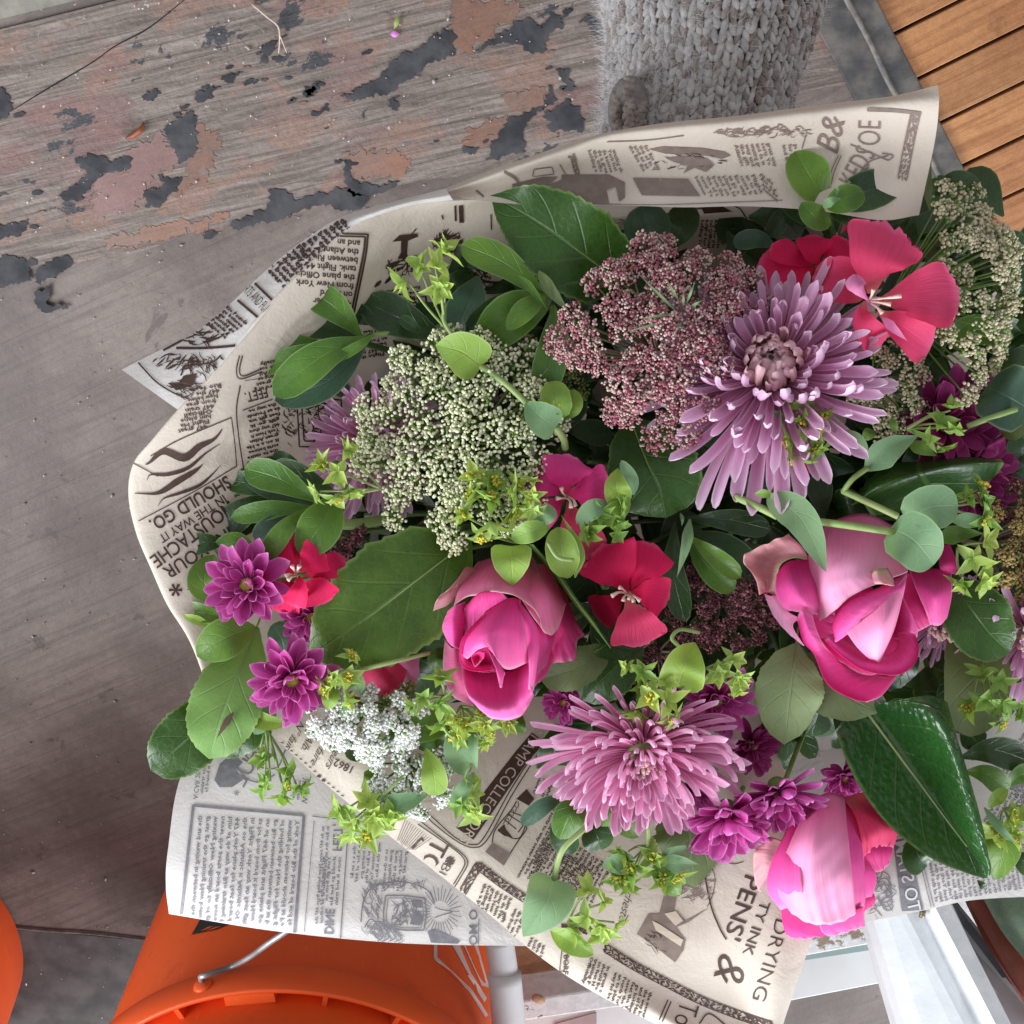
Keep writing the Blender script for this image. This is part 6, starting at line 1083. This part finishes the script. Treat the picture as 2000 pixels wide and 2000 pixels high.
bloom('satin_flower', 'bright pink flower between the white lace and the toothed leaf', 'satin flower', Z1, (985, 290, 22), [([(985, 270, 20), (980, 150, 32), (1010, 25, 28)], 320, 'godetia_pink'), ([(1000, 270, 20), (1130, 260, 30), (1280, 250, 24)], 330, 'godetia_pink', dict(pf='fan')), ([(970, 270, 18), (860, 220, 28), (740, 150, 22)], 210, 'godetia_pink'), ([(970, 300, 18), (860, 380, 22), (690, 450, 14)], 260, 'godetia_pink'), ([(1000, 320, 16), (1050, 480, 24), (1110, 690, 12)], 310, 'godetia')], G_, [[(985, 290, 26), (960, 260, 36), (955, 235, 38)], [(990, 300, 26), (1010, 320, 38), (1015, 360, 40)], [(985, 300, 26), (950, 300, 36), (925, 300, 38)], [(995, 290, 26), (1030, 310, 36), (1045, 350, 38)]])
bloom('satin_flower', 'red pink flower with pale stamens at the middle of the bouquet', 'satin flower', Z1, (1370, 900, 18), [([(1365, 890, 16), (1290, 740, 28), (1200, 600, 22)], 400, 'godetia_red', dict(cup=.2)), ([(1390, 880, 14), (1470, 740, 26), (1530, 580, 18)], 320, 'godetia_red'), ([(1390, 900, 16), (1500, 900, 24), (1630, 940, 14)], 260, 'godetia_red'), ([(1370, 930, 18), (1420, 1080, 28), (1450, 1230, 20)], 360, 'godetia'), ([(1350, 910, 8), (1260, 980, 12), (1160, 1030, 2)], 240, 'godetia_red')], G_, [[(1370, 900, 22), (1320, 890, 34), (1270, 915, 36)], [(1370, 900, 22), (1340, 870, 34), (1320, 860, 36)], [(1370, 900, 22), (1350, 920, 36), (1345, 945, 38)], [(1375, 900, 22), (1400, 925, 36), (1410, 950, 38)], [(1370, 900, 22), (1380, 915, 36), (1380, 935, 38)], [(1375, 890, 22), (1420, 920, 34), (1450, 945, 36)]])
bloom('satin_flower', 'bright red flower squeezed between left daisies and the biggest leaf', 'satin flower', Z4, (935, 700, 20), [([(915, 690, 18), (830, 620, 26), (730, 530, 20)], 300, 'godetia_red'), ([(950, 670, 20), (1020, 610, 30), (1100, 550, 26)], 230, 'godetia_red'), ([(930, 660, 16), (910, 560, 20), (915, 430, 12)], 90, 'godetia_red', dict(pf='lance', arc=0)), ([(980, 700, 20), (1080, 670, 26), (1230, 600, 16)], 160, 'godetia_red'), ([(990, 740, 20), (1050, 780, 30), (1110, 870, 24)], 230, 'godetia_red'), ([(950, 700, 28), (950, 780, 36), (920, 890, 30)], 140, 'godetia_red', dict(fold=.3)), ([(910, 730, 14), (860, 800, 20), (840, 930, 8)], 230, 'godetia_red')], G_, [[(930, 690, 26), (915, 660, 36), (905, 640, 38)], [(930, 690, 26), (940, 660, 36), (950, 640, 38)], [(930, 700, 26), (900, 710, 36), (880, 725, 38)], [(930, 700, 26), (890, 690, 34), (865, 700, 36)]])
bloom('satin_flower', 'dull crimson bloom hidden beneath the biggest toothed leaf', 'satin flower', Z4, (1420, 1240, -8), [([(1560, 1200, -8), (1420, 1280, -2), (1330, 1400, -8)], 300, 'godetia'), ([(1640, 1200, -8), (1520, 1290, -3), (1420, 1350, -10)], 260, 'godetia'), ([(1680, 1180, -8), (1620, 1270, -4), (1560, 1310, -10)], 200, 'godetia_back')], G_)
bloom('satin_flower', 'tiny crimson bud under the bupleurum above the pale pink rose', 'flower bud', Z2, (670, 330, 6), [([(640, 320, 4), (670, 320, 12), (720, 340, 8)], 80, 'godetia_red', dict(pf='ellip', arc=0)), ([(640, 330, 6), (670, 345, 14), (705, 350, 8)], 50, 'godetia_red', dict(pf='ellip', arc=0)), ([(570, 340, 2), (600, 355, 6), (630, 370, 2)], 50, 'godetia_back', dict(pf='lance', arc=0))], G_)

# ------------------------------------------------------------------ roses, petal by petal
def rose(label, z, c, petals):
    t = thing('rose', label, 'rose', z.P(*c), 'pink roses in the bouquet')
    for i, q in enumerate(petals):
        k = dict(q[2]) if len(q) > 2 else {}; k.setdefault('nu', 26); k.setdefault('nv', 32); k.setdefault('seed', i); k.setdefault('ruff', .35); k.setdefault('wob', .45)
        V, F, uv = patchVF(z, q[0], **k); o = part('petal', V, F, M[q[1]], t, uv); m = o.modifiers.new('thick', 'SOLIDIFY'); m.thickness = .0003; m.offset = 0
    x, y = z.xy(c[0], c[1]); V, F = tub([P(x, y, c[2] - 26), P(x + 30, y - 20, c[2] - 60), P(x + (1850 - x) * .3, y, -100)], .0030, 8, 12); part('stem', V, F, M['stem_dark'], t)
    V, F = sphereVF(P(x, y, c[2] - 22), .012, 14, 9, NC, (1, 1, .9)); part('rose_heart', V, F, M['rose_deep'], t); return t
rose('hot pink rose with its spiral heart open at the centre of the bouquet', Z1, (560, 1150, 22), [
 ([[(420, 740, 8), (340, 960, 10), (290, 1100, 8)], [(350, 740, 15), (260, 920, 19), (210, 1080, 13)], [(300, 850, 20), (190, 915, 23), (150, 1000, 18), (140, 1115, 11)]], 'rose_pale', dict(ruff=1.0)),
 ([[(860, 1130, 4), (940, 1150, 0)], [(830, 1300, 18), (920, 1260, 12)], [(790, 1480, 20), (860, 1410, 16), (915, 1270, 10)]], 'rose_deep'),
 ([[(880, 780, 0), (980, 900, -3)], [(860, 1130, 12), (960, 1100, 20), (1050, 1080, 10)], [(880, 1340, 13), (960, 1332, 17), (1042, 1310, 14), (1055, 1200, 12), (1105, 1160, 6)]], 'rose_deep', dict(ruff=.8)),
 ([[(680, 760, 8), (830, 715, 4), (910, 800, 0)], [(690, 900, 34), (850, 890, 32), (970, 950, 14)], [(745, 1000, 40), (860, 1150, 37), (930, 1125, 30), (985, 960, 16)]], 'rose_dusk', dict(ruff=.6)),
 ([[(690, 950, 36), (850, 1140, 36), (925, 1110, 26)], [(760, 1100, 39), (860, 1220, 33), (905, 1200, 24)], [(800, 1250, 37), (825, 1310, 29), (885, 1265, 19)], [(785, 1490, 28), (805, 1410, 25), (860, 1350, 17)]], 'rose'),
 ([[(430, 700, 0), (610, 655, 4), (780, 670, 0)], [(320, 850, 16), (560, 790, 31), (850, 850, 22)], [(275, 985, 20), (330, 935, 28), (430, 905, 37), (560, 888, 43), (690, 928, 44), (790, 1010, 40), (855, 1130, 33)]], 'rose_dusk', dict(ruff=.8)),
 ([[(345, 990, 30), (440, 895, 38), (570, 885, 41)], [(345, 1100, 29), (430, 1000, 34), (615, 930, 39)], [(350, 1190, 27), (420, 1090, 29), (600, 950, 32)]], 'rose', dict(nu=12)),
 ([[(355, 950, 26), (345, 1100, 30), (318, 1255, 26)], [(285, 975, 30), (262, 1100, 34), (270, 1230, 30)], [(240, 1010, 23), (206, 1110, 22), (238, 1198, 22)]], 'rose'),
 ([[(330, 1200, 20), (350, 1400, 26), (490, 1610, 26)], [(270, 1240, 22), (290, 1440, 25), (420, 1610, 22)], [(222, 1180, 11), (212, 1380, 13), (260, 1530, 13), (390, 1610, 11)]], 'rose_dusk', dict(ruff=.6)),
 ([[(330, 1350, 30), (480, 1390, 24), (640, 1385, 22), (765, 1320, 34)], [(340, 1450, 39), (480, 1500, 31), (640, 1500, 31), (770, 1440, 41)], [(368, 1540, 43), (500, 1615, 41), (650, 1605, 41), (775, 1520, 44)], [(390, 1575, 37), (520, 1683, 36), (690, 1674, 36), (782, 1540, 38)]], 'rose', dict(ruff=.5)),
 ([[(480, 1010, 40), (610, 934, 45), (695, 930, 42)], [(350, 1180, 45), (520, 1100, 58), (720, 1080, 49)], [(335, 1280, 46), (480, 1190, 61), (738, 1200, 51)], [(362, 1312, 50), (430, 1252, 57), (500, 1242, 62), (560, 1330, 62), (620, 1378, 57), (755, 1330, 46)]], 'rose', dict(nu=24)),
 ([[(490, 1245, 62), (540, 1290, 63), (600, 1400, 59)], [(540, 1370, 65), (560, 1400, 65), (590, 1430, 62)], [(568, 1488, 62), (575, 1492, 62), (582, 1485, 61)]], 'rose', dict(nu=10, nv=10)),
 ([[(480, 1015, 45), (360, 1140, 48), (314, 1230, 47), (325, 1345, 45), (400, 1386, 43), (535, 1380, 42)], [(470, 1050, 44), (385, 1160, 45), (340, 1250, 45), (350, 1330, 42), (420, 1368, 40), (525, 1362, 39)], [(480, 1060, 38), (400, 1190, 36), (365, 1270, 34), (385, 1330, 32), (440, 1350, 32), (520, 1350, 34)]], 'rose', dict(nu=10, nv=40)),
 ([[(350, 1290, 42), (440, 1240, 42), (510, 1240, 42)], [(375, 1340, 33), (450, 1350, 29), (540, 1360, 32)], [(400, 1385, 36), (470, 1395, 34), (560, 1390, 34)]], 'rose_deep', dict(nu=10)),
 ([[(385, 1290, 47), (430, 1262, 49), (472, 1268, 49)], [(392, 1320, 48), (425, 1310, 44), (468, 1300, 48)], [(402, 1345, 47), (416, 1357, 48), (462, 1310, 47)]], 'rose_deep', dict(nu=8, nv=10)),
 ([[(685, 945, 45), (702, 965, 45)], [(712, 1080, 48), (755, 1050, 48), (792, 1095, 43)], [(740, 1230, 49), (785, 1220, 49), (816, 1212, 43)], [(752, 1370, 50), (782, 1360, 49), (802, 1340, 44)], [(748, 1500, 45), (780, 1510, 42)]], 'rose', dict(nu=24, nv=12))])
rose('large pale pink rose drooping at right of the bouquet', Z2, (960, 1150, 20), [
 ([[(1440, 790, 0), (1500, 780, -2)], [(1440, 900, 9), (1500, 890, 8), (1548, 905, 2)], [(1450, 945, 8), (1540, 955, 0)]], 'rose_deep'),
 ([[(1265, 930, 12), (1400, 925, 12), (1508, 925, 0)], [(1305, 1040, 28), (1420, 1060, 32), (1513, 1060, 12)], [(1355, 1160, 28), (1430, 1175, 26), (1492, 1180, 12)], [(1388, 1248, 19), (1440, 1252, 17), (1482, 1212, 9)]], 'rose'),
 ([[(1245, 940, 18), (1310, 975, 18)], [(1230, 1090, 21), (1345, 1080, 20)], [(1255, 1230, 21), (1372, 1180, 20)], [(1305, 1295, 19), (1392, 1248, 17)]], 'rose_deep'),
 ([[(1230, 1090, 26), (1200, 1220, 24), (1175, 1330, 22)], [(1275, 1180, 30), (1275, 1270, 29), (1255, 1340, 26)], [(1312, 1270, 23), (1312, 1310, 23), (1302, 1340, 22)]], 'rose'),
 ([[(690, 880, 24), (600, 860, 24), (520, 900, 24), (498, 1000, 24), (492, 1090, 23)], [(645, 800, 24), (500, 830, 17), (425, 905, 12), (436, 985, 14), (445, 1060, 17)], [(562, 722, 27), (480, 760, 30), (415, 790, 25), (318, 835, 24), (308, 895, 22), (370, 970, 25), (395, 1072, 21)]], 'rose_pale', dict(ruff=1.3)),
 ([[(490, 1080, 26), (560, 1170, 31), (630, 1210, 33)], [(455, 1080, 24), (520, 1180, 28), (590, 1260, 29)], [(425, 1068, 17), (475, 1190, 19), (558, 1292, 21), (655, 1372, 23)]], 'rose_lilac'),
 ([[(690, 872, 27), (560, 885, 29), (495, 960, 27)], [(742, 1000, 35), (600, 1020, 43), (488, 1055, 32)], [(752, 1120, 37), (640, 1120, 44), (520, 1130, 34)], [(735, 1190, 34), (660, 1178, 36), (560, 1165, 31)]], 'rose'),
 ([[(745, 1100, 26), (700, 1200, 24), (725, 1310, 24)], [(835, 1150, 26), (835, 1240, 26), (835, 1360, 26)]], 'rose_deep'),
 ([[(700, 1080, 12), (1000, 1050, 14), (1300, 1080, 10)], [(720, 1300, 22), (1000, 1350, 20), (1300, 1300, 20)], [(860, 1460, 30), (1020, 1540, 30), (1240, 1490, 30)]], 'rose_deep'),
 ([[(690, 720, 2), (850, 635, 5), (1020, 605, 5), (1180, 680, 0)], [(682, 880, 28), (850, 830, 40), (1040, 800, 40), (1232, 880, 24)], [(715, 1060, 35), (820, 1000, 49), (1000, 950, 50), (1255, 925, 33)], [(745, 1230, 36), (830, 1170, 44), (950, 1070, 50), (1150, 985, 46), (1258, 940, 37)]], 'rose_lilac', dict(nu=26)),
 ([[(614, 1215, 36), (650, 1345, 39), (715, 1425, 39), (790, 1592, 37), (930, 1678, 35), (1022, 1699, 33)], [(640, 1162, 44), (690, 1300, 45), (760, 1400, 38), (880, 1530, 31), (1010, 1610, 29), (1105, 1662, 31)], [(700, 1185, 41), (745, 1320, 40), (830, 1430, 30), (980, 1520, 22), (1100, 1545, 20), (1195, 1548, 24)]], 'rose', dict(nu=18, nv=40)),
 ([[(765, 1330, 37), (860, 1422, 44), (1000, 1513, 48), (1190, 1541, 48), (1293, 1482, 44), (1321, 1390, 39), (1302, 1305, 32)], [(800, 1310, 37), (900, 1390, 42), (1020, 1460, 44), (1150, 1475, 44), (1235, 1425, 40), (1262, 1350, 34), (1240, 1290, 29)], [(830, 1300, 26), (920, 1360, 26), (1040, 1420, 28), (1130, 1430, 28), (1190, 1390, 26), (1205, 1330, 24), (1180, 1300, 20)]], 'rose', dict(nu=14, nv=44)),
 ([[(1252, 945, 44), (1100, 1028, 51), (915, 1118, 52), (824, 1232, 47), (836, 1346, 44)], [(1242, 1020, 50), (1120, 1080, 57), (980, 1160, 59), (876, 1275, 55), (848, 1345, 46)], [(1228, 1090, 50), (1110, 1140, 56), (1000, 1210, 56), (920, 1295, 52)]], 'rose', dict(nu=14)),
 ([[(1253, 950, 46), (1110, 1120, 57), (900, 1290, 52)], [(1217, 1130, 51), (1120, 1240, 62), (960, 1375, 52)], [(1172, 1290, 49), (1100, 1380, 55), (1028, 1440, 48)], [(1098, 1456, 46), (1082, 1464, 46), (1068, 1455, 46)]], 'rose_lilac', dict(nu=24)),
 ([[(1048, 940, 48), (1080, 925, 52), (1140, 920, 47)], [(1058, 1000, 55), (1110, 985, 56), (1185, 1000, 48)], [(1072, 1012, 55), (1130, 1015, 58), (1212, 1036, 47)]], 'rose_pale', dict(nu=8, nv=12))])
rose('blush pink rose seen from the side at the bottom right of the bouquet', Z3, (740, 1020, 10), [
 ([[(520, 1220, 10), (650, 1320, 16), (810, 1340, 18)], [(530, 1340, 6), (620, 1390, 12), (765, 1425, 10)], [(560, 1442, 0), (680, 1436, 2), (775, 1405, 4)]], 'rose_deep', dict(ruff=.8)),
 ([[(880, 620, -2), (1010, 585, -8)], [(950, 720, 12), (1100, 690, 4)], [(985, 860, 17), (1095, 800, 14), (1195, 800, 0)], [(1000, 960, 14), (1085, 905, 10), (1172, 905, 0)]], 'godetia', dict(ruff=.8)),
 ([[(985, 900, 14), (1060, 870, 10), (1175, 880, -2)], [(1000, 980, 12), (1090, 950, 10), (1165, 940, 0)], [(1055, 1045, 8), (1100, 1045, 4), (1150, 1000, -2)]], 'rose_deep', dict(ruff=1.0)),
 ([[(960, 960, 22), (1000, 975, 18)], [(970, 1080, 24), (1020, 1060, 20), (1068, 1050, 10)], [(985, 1180, 20), (1040, 1160, 14), (1070, 1120, 8)], [(1000, 1200, 16), (1050, 1190, 8)]], 'rose', dict(ruff=.6)),
 ([[(970, 1130, 16), (1040, 1140, 8)], [(980, 1230, 18), (1068, 1200, 6)], [(990, 1290, 12), (1060, 1240, 2)]], 'rose_deep', dict(ruff=.8)),
 ([[(540, 870, 16), (500, 1000, 18), (475, 1110, 16)], [(455, 845, 13), (425, 980, 17), (435, 1095, 15)], [(440, 880, 6), (368, 930, 9), (368, 1090, 9), (400, 1172, 10)]], 'rose_pale', dict(ruff=1.0)),
 ([[(820, 600, -4), (940, 620, -8)], [(860, 800, 28), (985, 800, 10)], [(890, 1000, 38), (1003, 990, 20)], [(900, 1180, 36), (1012, 1170, 20)], [(900, 1325, 24), (1004, 1255, 14)]], 'rose', dict(nu=30, nv=20, wob=.6)),
 ([[(560, 800, 8), (600, 740, 12), (680, 680, 8)], [(470, 980, 22), (540, 940, 30), (640, 900, 34)], [(440, 1150, 22), (520, 1120, 34), (640, 1100, 42)], [(520, 1270, 16), (580, 1250, 28), (660, 1230, 38)]], 'rose', dict(nu=26, nv=20, wob=.6)),
 ([[(700, 630, 0), (800, 590, 2), (890, 610, 0)], [(590, 850, 26), (740, 780, 36), (905, 790, 30)], [(520, 1020, 33), (720, 1000, 44), (925, 985, 38)], [(505, 1170, 31), (740, 1200, 44), (945, 1170, 36)], [(585, 1290, 24), (680, 1345, 36), (780, 1355, 38), (880, 1335, 32), (955, 1290, 24)]], 'rose_lilac', dict(nu=34, nv=34, ruff=.8, wob=.7)),
 ([[(740, 1335, 34), (880, 1290, 30), (1000, 1250, 20)], [(755, 1390, 24), (880, 1360, 22), (1004, 1310, 12)], [(795, 1425, 12), (920, 1392, 12), (1006, 1362, 5)]], 'rose', dict(ruff=1.6, rf=3))])

# ------------------------------------------------------------------ bupleurum
bup('lime bupleurum tip against the newsprint at upper left', 842, 535, 34, 52, 5, (-.1, -.3, 1), 8.5, seed=81, yellow=.3, stem_to=(870, 640, 22), leaves=[(ZB, [(270, 1085, 30), (150, 1000, 36), (0, 965, 32)], 250, 'lime_leaf', dict(pf='heart', roll=-10))], stems=[(ZB, [(60, 720, 26), (50, 820, 26), (110, 920, 28)], 24), (ZB, [(250, 1080, 29), (400, 1180, 34), (530, 1300, 36)], 36)])
bup('pale green cupped bract below the narrow leaf beside the white lace', 1070, 800, 30, 24, 2, (.2, .2, 1), 6, seed=82, leaves=[(ZB, [(700, 1440, 34), (610, 1380, 40), (520, 1290, 36)], 190, 'glaucous_leaf', dict(pf='heart')), (ZB, [(735, 1390, 28), (700, 1280, 32), (690, 1170, 28)], 170, 'lime_leaf', dict(pf='round')), (ZB, [(760, 1390, 24), (800, 1310, 28), (800, 1220, 24)], 110, 'lime_leaf', {})], stems=[(ZB, [(700, 1440, 32), (745, 1510, 30), (755, 1565, 26)], 42)])
bup('lime bupleurum left of the white green lace', 655, 925, 30, 44, 6, (-.2, 0, 1), 7.5, seed=83, yellow=.1, squash=1.6, stem_to=(745, 955, 26))
bup('yellow flowered bupleurum cluster above the open hot pink rose', 950, 985, 34, 62, 9, (-.05, 0, 1), 8.6, seed=84, yellow=1, stem_to=(1010, 1060, 12), leaves=[(Z1, [(640, 600, 38), (640, 700, 44), (650, 850, 38)], 240, 'lime_leaf', dict(pf='heart'))])
bup('lime bupleurum star cluster over the bright pink flower edge', 1028, 972, 40, 34, 4, (.1, -.1, 1), 7.5, seed=85, yellow=.2, stem_to=(1060, 1040, 30), leaves=[(Z1, [(880, 480, 40), (760, 510, 46), (640, 560, 38)], 130, 'lime_leaf', dict(pf='ellip')), (Z1, [(1000, 800, 30), (960, 650, 40), (930, 480, 36)], 200, 'lime_leaf', dict(pf='ellip', cup=.35)), (Z1, [(1040, 800, 32), (1070, 620, 40), (950, 400, 36)], 60, 'lime_leaf', dict(pf='lance')), (Z1, [(800, 470, 40), (860, 400, 44), (900, 350, 40)], 120, 'glaucous_leaf', dict(pf='ellip'))], stems=[(Z1, [(870, 580, 46), (930, 670, 48), (1030, 690, 44)], 24)])
bup('green bupleurum right of the bright pink flower', 1190, 1018, 34, 44, 5, (.1, .3, 1), 7.0, 'bract_green', .1, seed=86, stem_to=(1200, 965, 30), leaves=[(Z1, [(1330, 330, 34), (1300, 230, 40), (1310, 110, 36)], 160, 'lime_leaf', dict(pf='heart')), (Z1, [(1410, 280, 34), (1390, 180, 38), (1330, 60, 36)], 90, 'glaucous_leaf', {}), (Z1, [(1260, 340, 36), (1150, 370, 40), (1050, 460, 36)], 120, 'glaucous_leaf', dict(pf='ellip')), (Z1, [(1390, 330, 32), (1290, 390, 38), (1200, 470, 34)], 130, 'lime_leaf', dict(pf='ellip'))])
bup('green bupleurum hanging over the grey newsprint at lower left', 545, 1520, 6, 46, 7, (0, .5, 1), 8.0, 'bract_green', .05, seed=87, stem_to=(520, 1425, 4), leaves=[(Z10, [(-250, 440, -2), (-330, 620, 4), (-420, 740, 0)], 130, 'glaucous_leaf', dict(pf='ellip')), (Z4, [(900, 1600, 2), (760, 1590, 8), (640, 1545, 6)], 110, 'lime_leaf', dict(pf='obov', fold=.4))], stems=[(Z4, [(745, 1620, 0), (730, 1680, 4), (715, 1740, 4)], 14), (Z4, [(770, 1620, 0), (775, 1700, 6), (800, 1830, 6)], 16)])
bup('lime bupleurum lying on the newsprint below the white lace', 715, 1590, 8, 70, 8, (0, .3, 1), 8.4, 'bract', .1, seed=88, squash=.6, ang=-30, stem_to=(790, 1520, 6), leaves=[(Z10, [(560, 1310, 6), (740, 1280, 12), (950, 1215, 8)], 170, 'glaucous_leaf', dict(pf='ovate'))], stems=[(Z10, [(560, 1260, 8), (680, 1140, 12), (800, 1020, 8)], 26)])
bup('yellow bupleurum right of the lower left magenta daisy', 672, 1325, 30, 34, 5, (0, .1, 1), 7.4, seed=89, yellow=1, squash=1.5, stem_to=(700, 1300, 20), leaves=[(Z10, [(200, 360, 22), (180, 460, 28), (160, 550, 24)], 140, 'lime_leaf', dict(pf='ovate')), (Z10, [(360, 280, 22), (400, 340, 28), (430, 420, 24)], 120, 'glaucous_leaf', dict(pf='heart')), (Z10, [(350, 400, 22), (320, 520, 28), (285, 660, 24)], 90, 'glaucous_leaf', dict(pf='lance'))], stems=[(Z10, [(400, 240, 22), (640, 180, 26), (960, 100, 16)], 36)])
bup('green bupleurum left below the open hot pink rose', 848, 1370, 34, 40, 5, (-.1, .2, 1), 7.2, 'bract_green', .1, seed=90, squash=1.5, stem_to=(868, 1360, 20))
bup('yellow green bupleurum under the lower edge of the open hot pink rose', 935, 1412, 20, 66, 8, (.05, .3, 1), 8.2, seed=91, yellow=1, squash=.6, ang=-20, stem_to=(900, 1380, 8))
bup('pale bupleurum beside the dark printed banner', 918, 1575, 12, 34, 4, (.1, .6, .8), 8, seed=92, yellow=.1, stem_to=(915, 1520, 8), leaves=[(Z10, [(1310, 1040, 12), (1240, 1150, 18), (1140, 1310, 14)], 120, 'glaucous_leaf', dict(pf='obov')), (Z10, [(1300, 1040, 10), (1300, 1150, 14), (1230, 1290, 10)], 130, 'lime_leaf', dict(pf='ellip'))], stems=[(Z10, [(1300, 940, 12), (1270, 1010, 14), (1240, 1080, 12)], 20)])
bup('bupleurum flowers crowning the lower chrysanthemum', 1290, 1370, 44, 46, 5, (0, .2, 1), 7.8, seed=93, yellow=.8, stem_to=(1310, 1330, 30))
bup('bupleurum with round lime bract above the lower chrysanthemum', 1248, 1310, 40, 26, 3, (-.2, .1, 1), 7, seed=94, yellow=.1, stem_to=(1300, 1345, 36), leaves=[(Z5z, [(360, 1900, 40), (420, 1700, 50), (520, 1470, 42)], 400, 'lime_leaf', dict(pf='heart', cup=.25))], stems=[(Z5z, [(360, 1500, 36), (300, 1430, 38), (380, 1350, 36), (560, 1380, 32)], 36)])
bup('pale bupleurum star above the hidden magenta daisy', 1425, 1322, 42, 36, 4, (.2, .1, 1), 8.2, seed=95, yellow=.1, stem_to=(1380, 1305, 38))
bup('golden bupleurum head on the lilac chrysanthemum edge', 1580, 842, 44, 52, 8, (.05, .1, 1), 8.2, 'bract_green', 1, seed=96, stem_to=(1530, 940, 20), leaves=[(Z2, [(560, 70, 42), (470, 50, 46), (370, 30, 42)], 90, 'glaucous_leaf', dict(pf='ovate')), (Z2, [(850, 130, 36), (940, 180, 40), (1025, 250, 36)], 100, 'glaucous_leaf', dict(pf='ellip'))], stems=[(Z2, [(545, 320, 36), (525, 420, 30), (525, 530, 22)], 24)])
bup('slender green bupleurum in front of the dark purple mum', 1845, 838, 26, 30, 5, (.3, .2, 1), 7.4, 'bract_green', .1, seed=97, squash=1.7, stem_to=(1770, 838, 24), leaves=[(Z2, [(1010, 350, 26), (1150, 230, 32), (1320, 150, 28)], 170, 'glaucous_leaf', dict(pf='lance', fold=.3)), (Z2, [(1260, 190, 20), (1340, 230, 24), (1430, 270, 20)], 80, 'mid_leaf', dict(pf='lance')), (Z2, [(1000, 180, 16), (1030, 140, 18), (1040, 110, 16)], 70, 'mid_leaf', {}), (Z2, [(1190, 130, 26), (1170, 80, 28), (1165, 30, 26)], 50, 'mid_leaf', dict(pf='lance'))], stems=[(Z2, [(880, 480, 28), (940, 400, 32), (1020, 340, 28)], 32), (Z2, [(1250, 110, 26), (1340, 60, 26), (1430, 10, 24)], 20)])
bup('round blue green paired leaves over the top of the pale pink rose', 1905, 985, 34, 34, 4, (.2, -.1, 1), 8, 'bract_green', .2, seed=98, stem_to=(1850, 990, 36), leaves=[(Z2, [(1245, 640, 40), (1390, 570, 48), (1550, 560, 42)], 250, 'glaucous_leaf', dict(pf='round')), (Z2, [(1160, 690, 50), (1290, 760, 60), (1410, 900, 52)], 290, 'glaucous_leaf', dict(pf='round')), (Z2, [(1500, 640, 34), (1640, 645, 38), (1775, 660, 34)], 90, 'glaucous_leaf', dict(pf='lance')), (Z2, [(440, 500, 44), (640, 640, 54), (785, 945, 46)], 190, 'glaucous_leaf', dict(pf='ovate')), (Z2, [(370, 490, 42), (440, 490, 45), (520, 520, 42)], 50, 'lime_leaf', dict(pf='lance')), (Z2, [(1420, 760, 26), (1550, 720, 30), (1700, 720, 26)], 110, 'mid_leaf', dict(pf='lance'))], stems=[(Z2, [(255, 505, 36), (380, 560, 42), (500, 620, 46)], 44), (Z2, [(690, 645, 46), (930, 675, 54), (1175, 710, 52)], 42), (Z2, [(880, 472, 28), (1040, 545, 36), (1200, 620, 42)], 38)])
bup('green bupleurum right of the pale pink rose', 1905, 1100, 30, 40, 5, (.3, .3, 1), 8.4, 'bract', .1, seed=99, squash=1.4, stem_to=(1870, 1070, 26))
bup('shaded bupleurum over the olive leaf at the right edge', 1940, 1370, 2, 62, 7, (0, .2, 1), 8.4, 'bract_green', .1, seed=100, stem_to=(1920, 1290, -4))
bup('green bupleurum below the lower chrysanthemum beside the printed boot', 1265, 1690, 6, 76, 8, (0, .4, 1), 9, 'bract_green', .6, seed=101, squash=.55, stem_to=(1265, 1652, 6), leaves=[(Z6, [(1160, 1000, 6), (1060, 1000, 12), (965, 1020, 8)], 130, 'glaucous_leaf', dict(pf='ovate')), (Z6, [(1300, 980, 6), (1400, 940, 10), (1510, 890, 6)], 100, 'glaucous_leaf', dict(pf='lance')), (Z6, [(1310, 990, 6), (1420, 1000, 10), (1530, 1005, 6)], 110, 'glaucous_leaf', dict(pf='lance')), (Z6, [(1310, 1060, 0), (1370, 1130, 4), (1420, 1190, 0)], 120, 'mid_leaf', dict(pf='ovate'))], stems=[(Z6, [(1200, 670, 8), (1235, 780, 14), (1235, 900, 10)], 26)])
bup('lowest bupleurum hanging on a curved stem over the printed chain border', 1160, 1792, 10, 46, 7, (.2, .3, 1), 8, 'bract', .0, seed=102, squash=1.3, stem_to=(1110, 1800, 8), leaves=[(Z6, [(690, 1090, 14), (640, 1240, 22), (510, 1425, 16)], 280, 'glaucous_leaf', dict(pf='heart', fold=.2)), (Z6, [(670, 1390, 8), (780, 1450, 14), (920, 1530, 10)], 130, 'lime_leaf', dict(pf='ellip', cup=.3))], stems=[(Z6, [(935, 650, 12), (880, 780, 22), (740, 920, 24), (690, 1090, 14)], 34), (Z6, [(770, 1340, 10), (830, 1350, 14), (890, 1350, 12)], 18)])
bup('yellow green bupleurum at the right edge beside the glossy leaf', 1985, 1600, 0, 46, 6, (-.1, .2, 1), 8, 'bract', .6, seed=103, stem_to=(1960, 1580, -6), leaves=[(Zr, [(660, 1270, 6), (760, 1400, 10), (860, 1490, 6)], 60, 'glaucous_leaf', dict(pf='lance')), (Zr, [(690, 1270, 0), (740, 1210, 4), (800, 1170, 0)], 90, 'lime_leaf', {})])
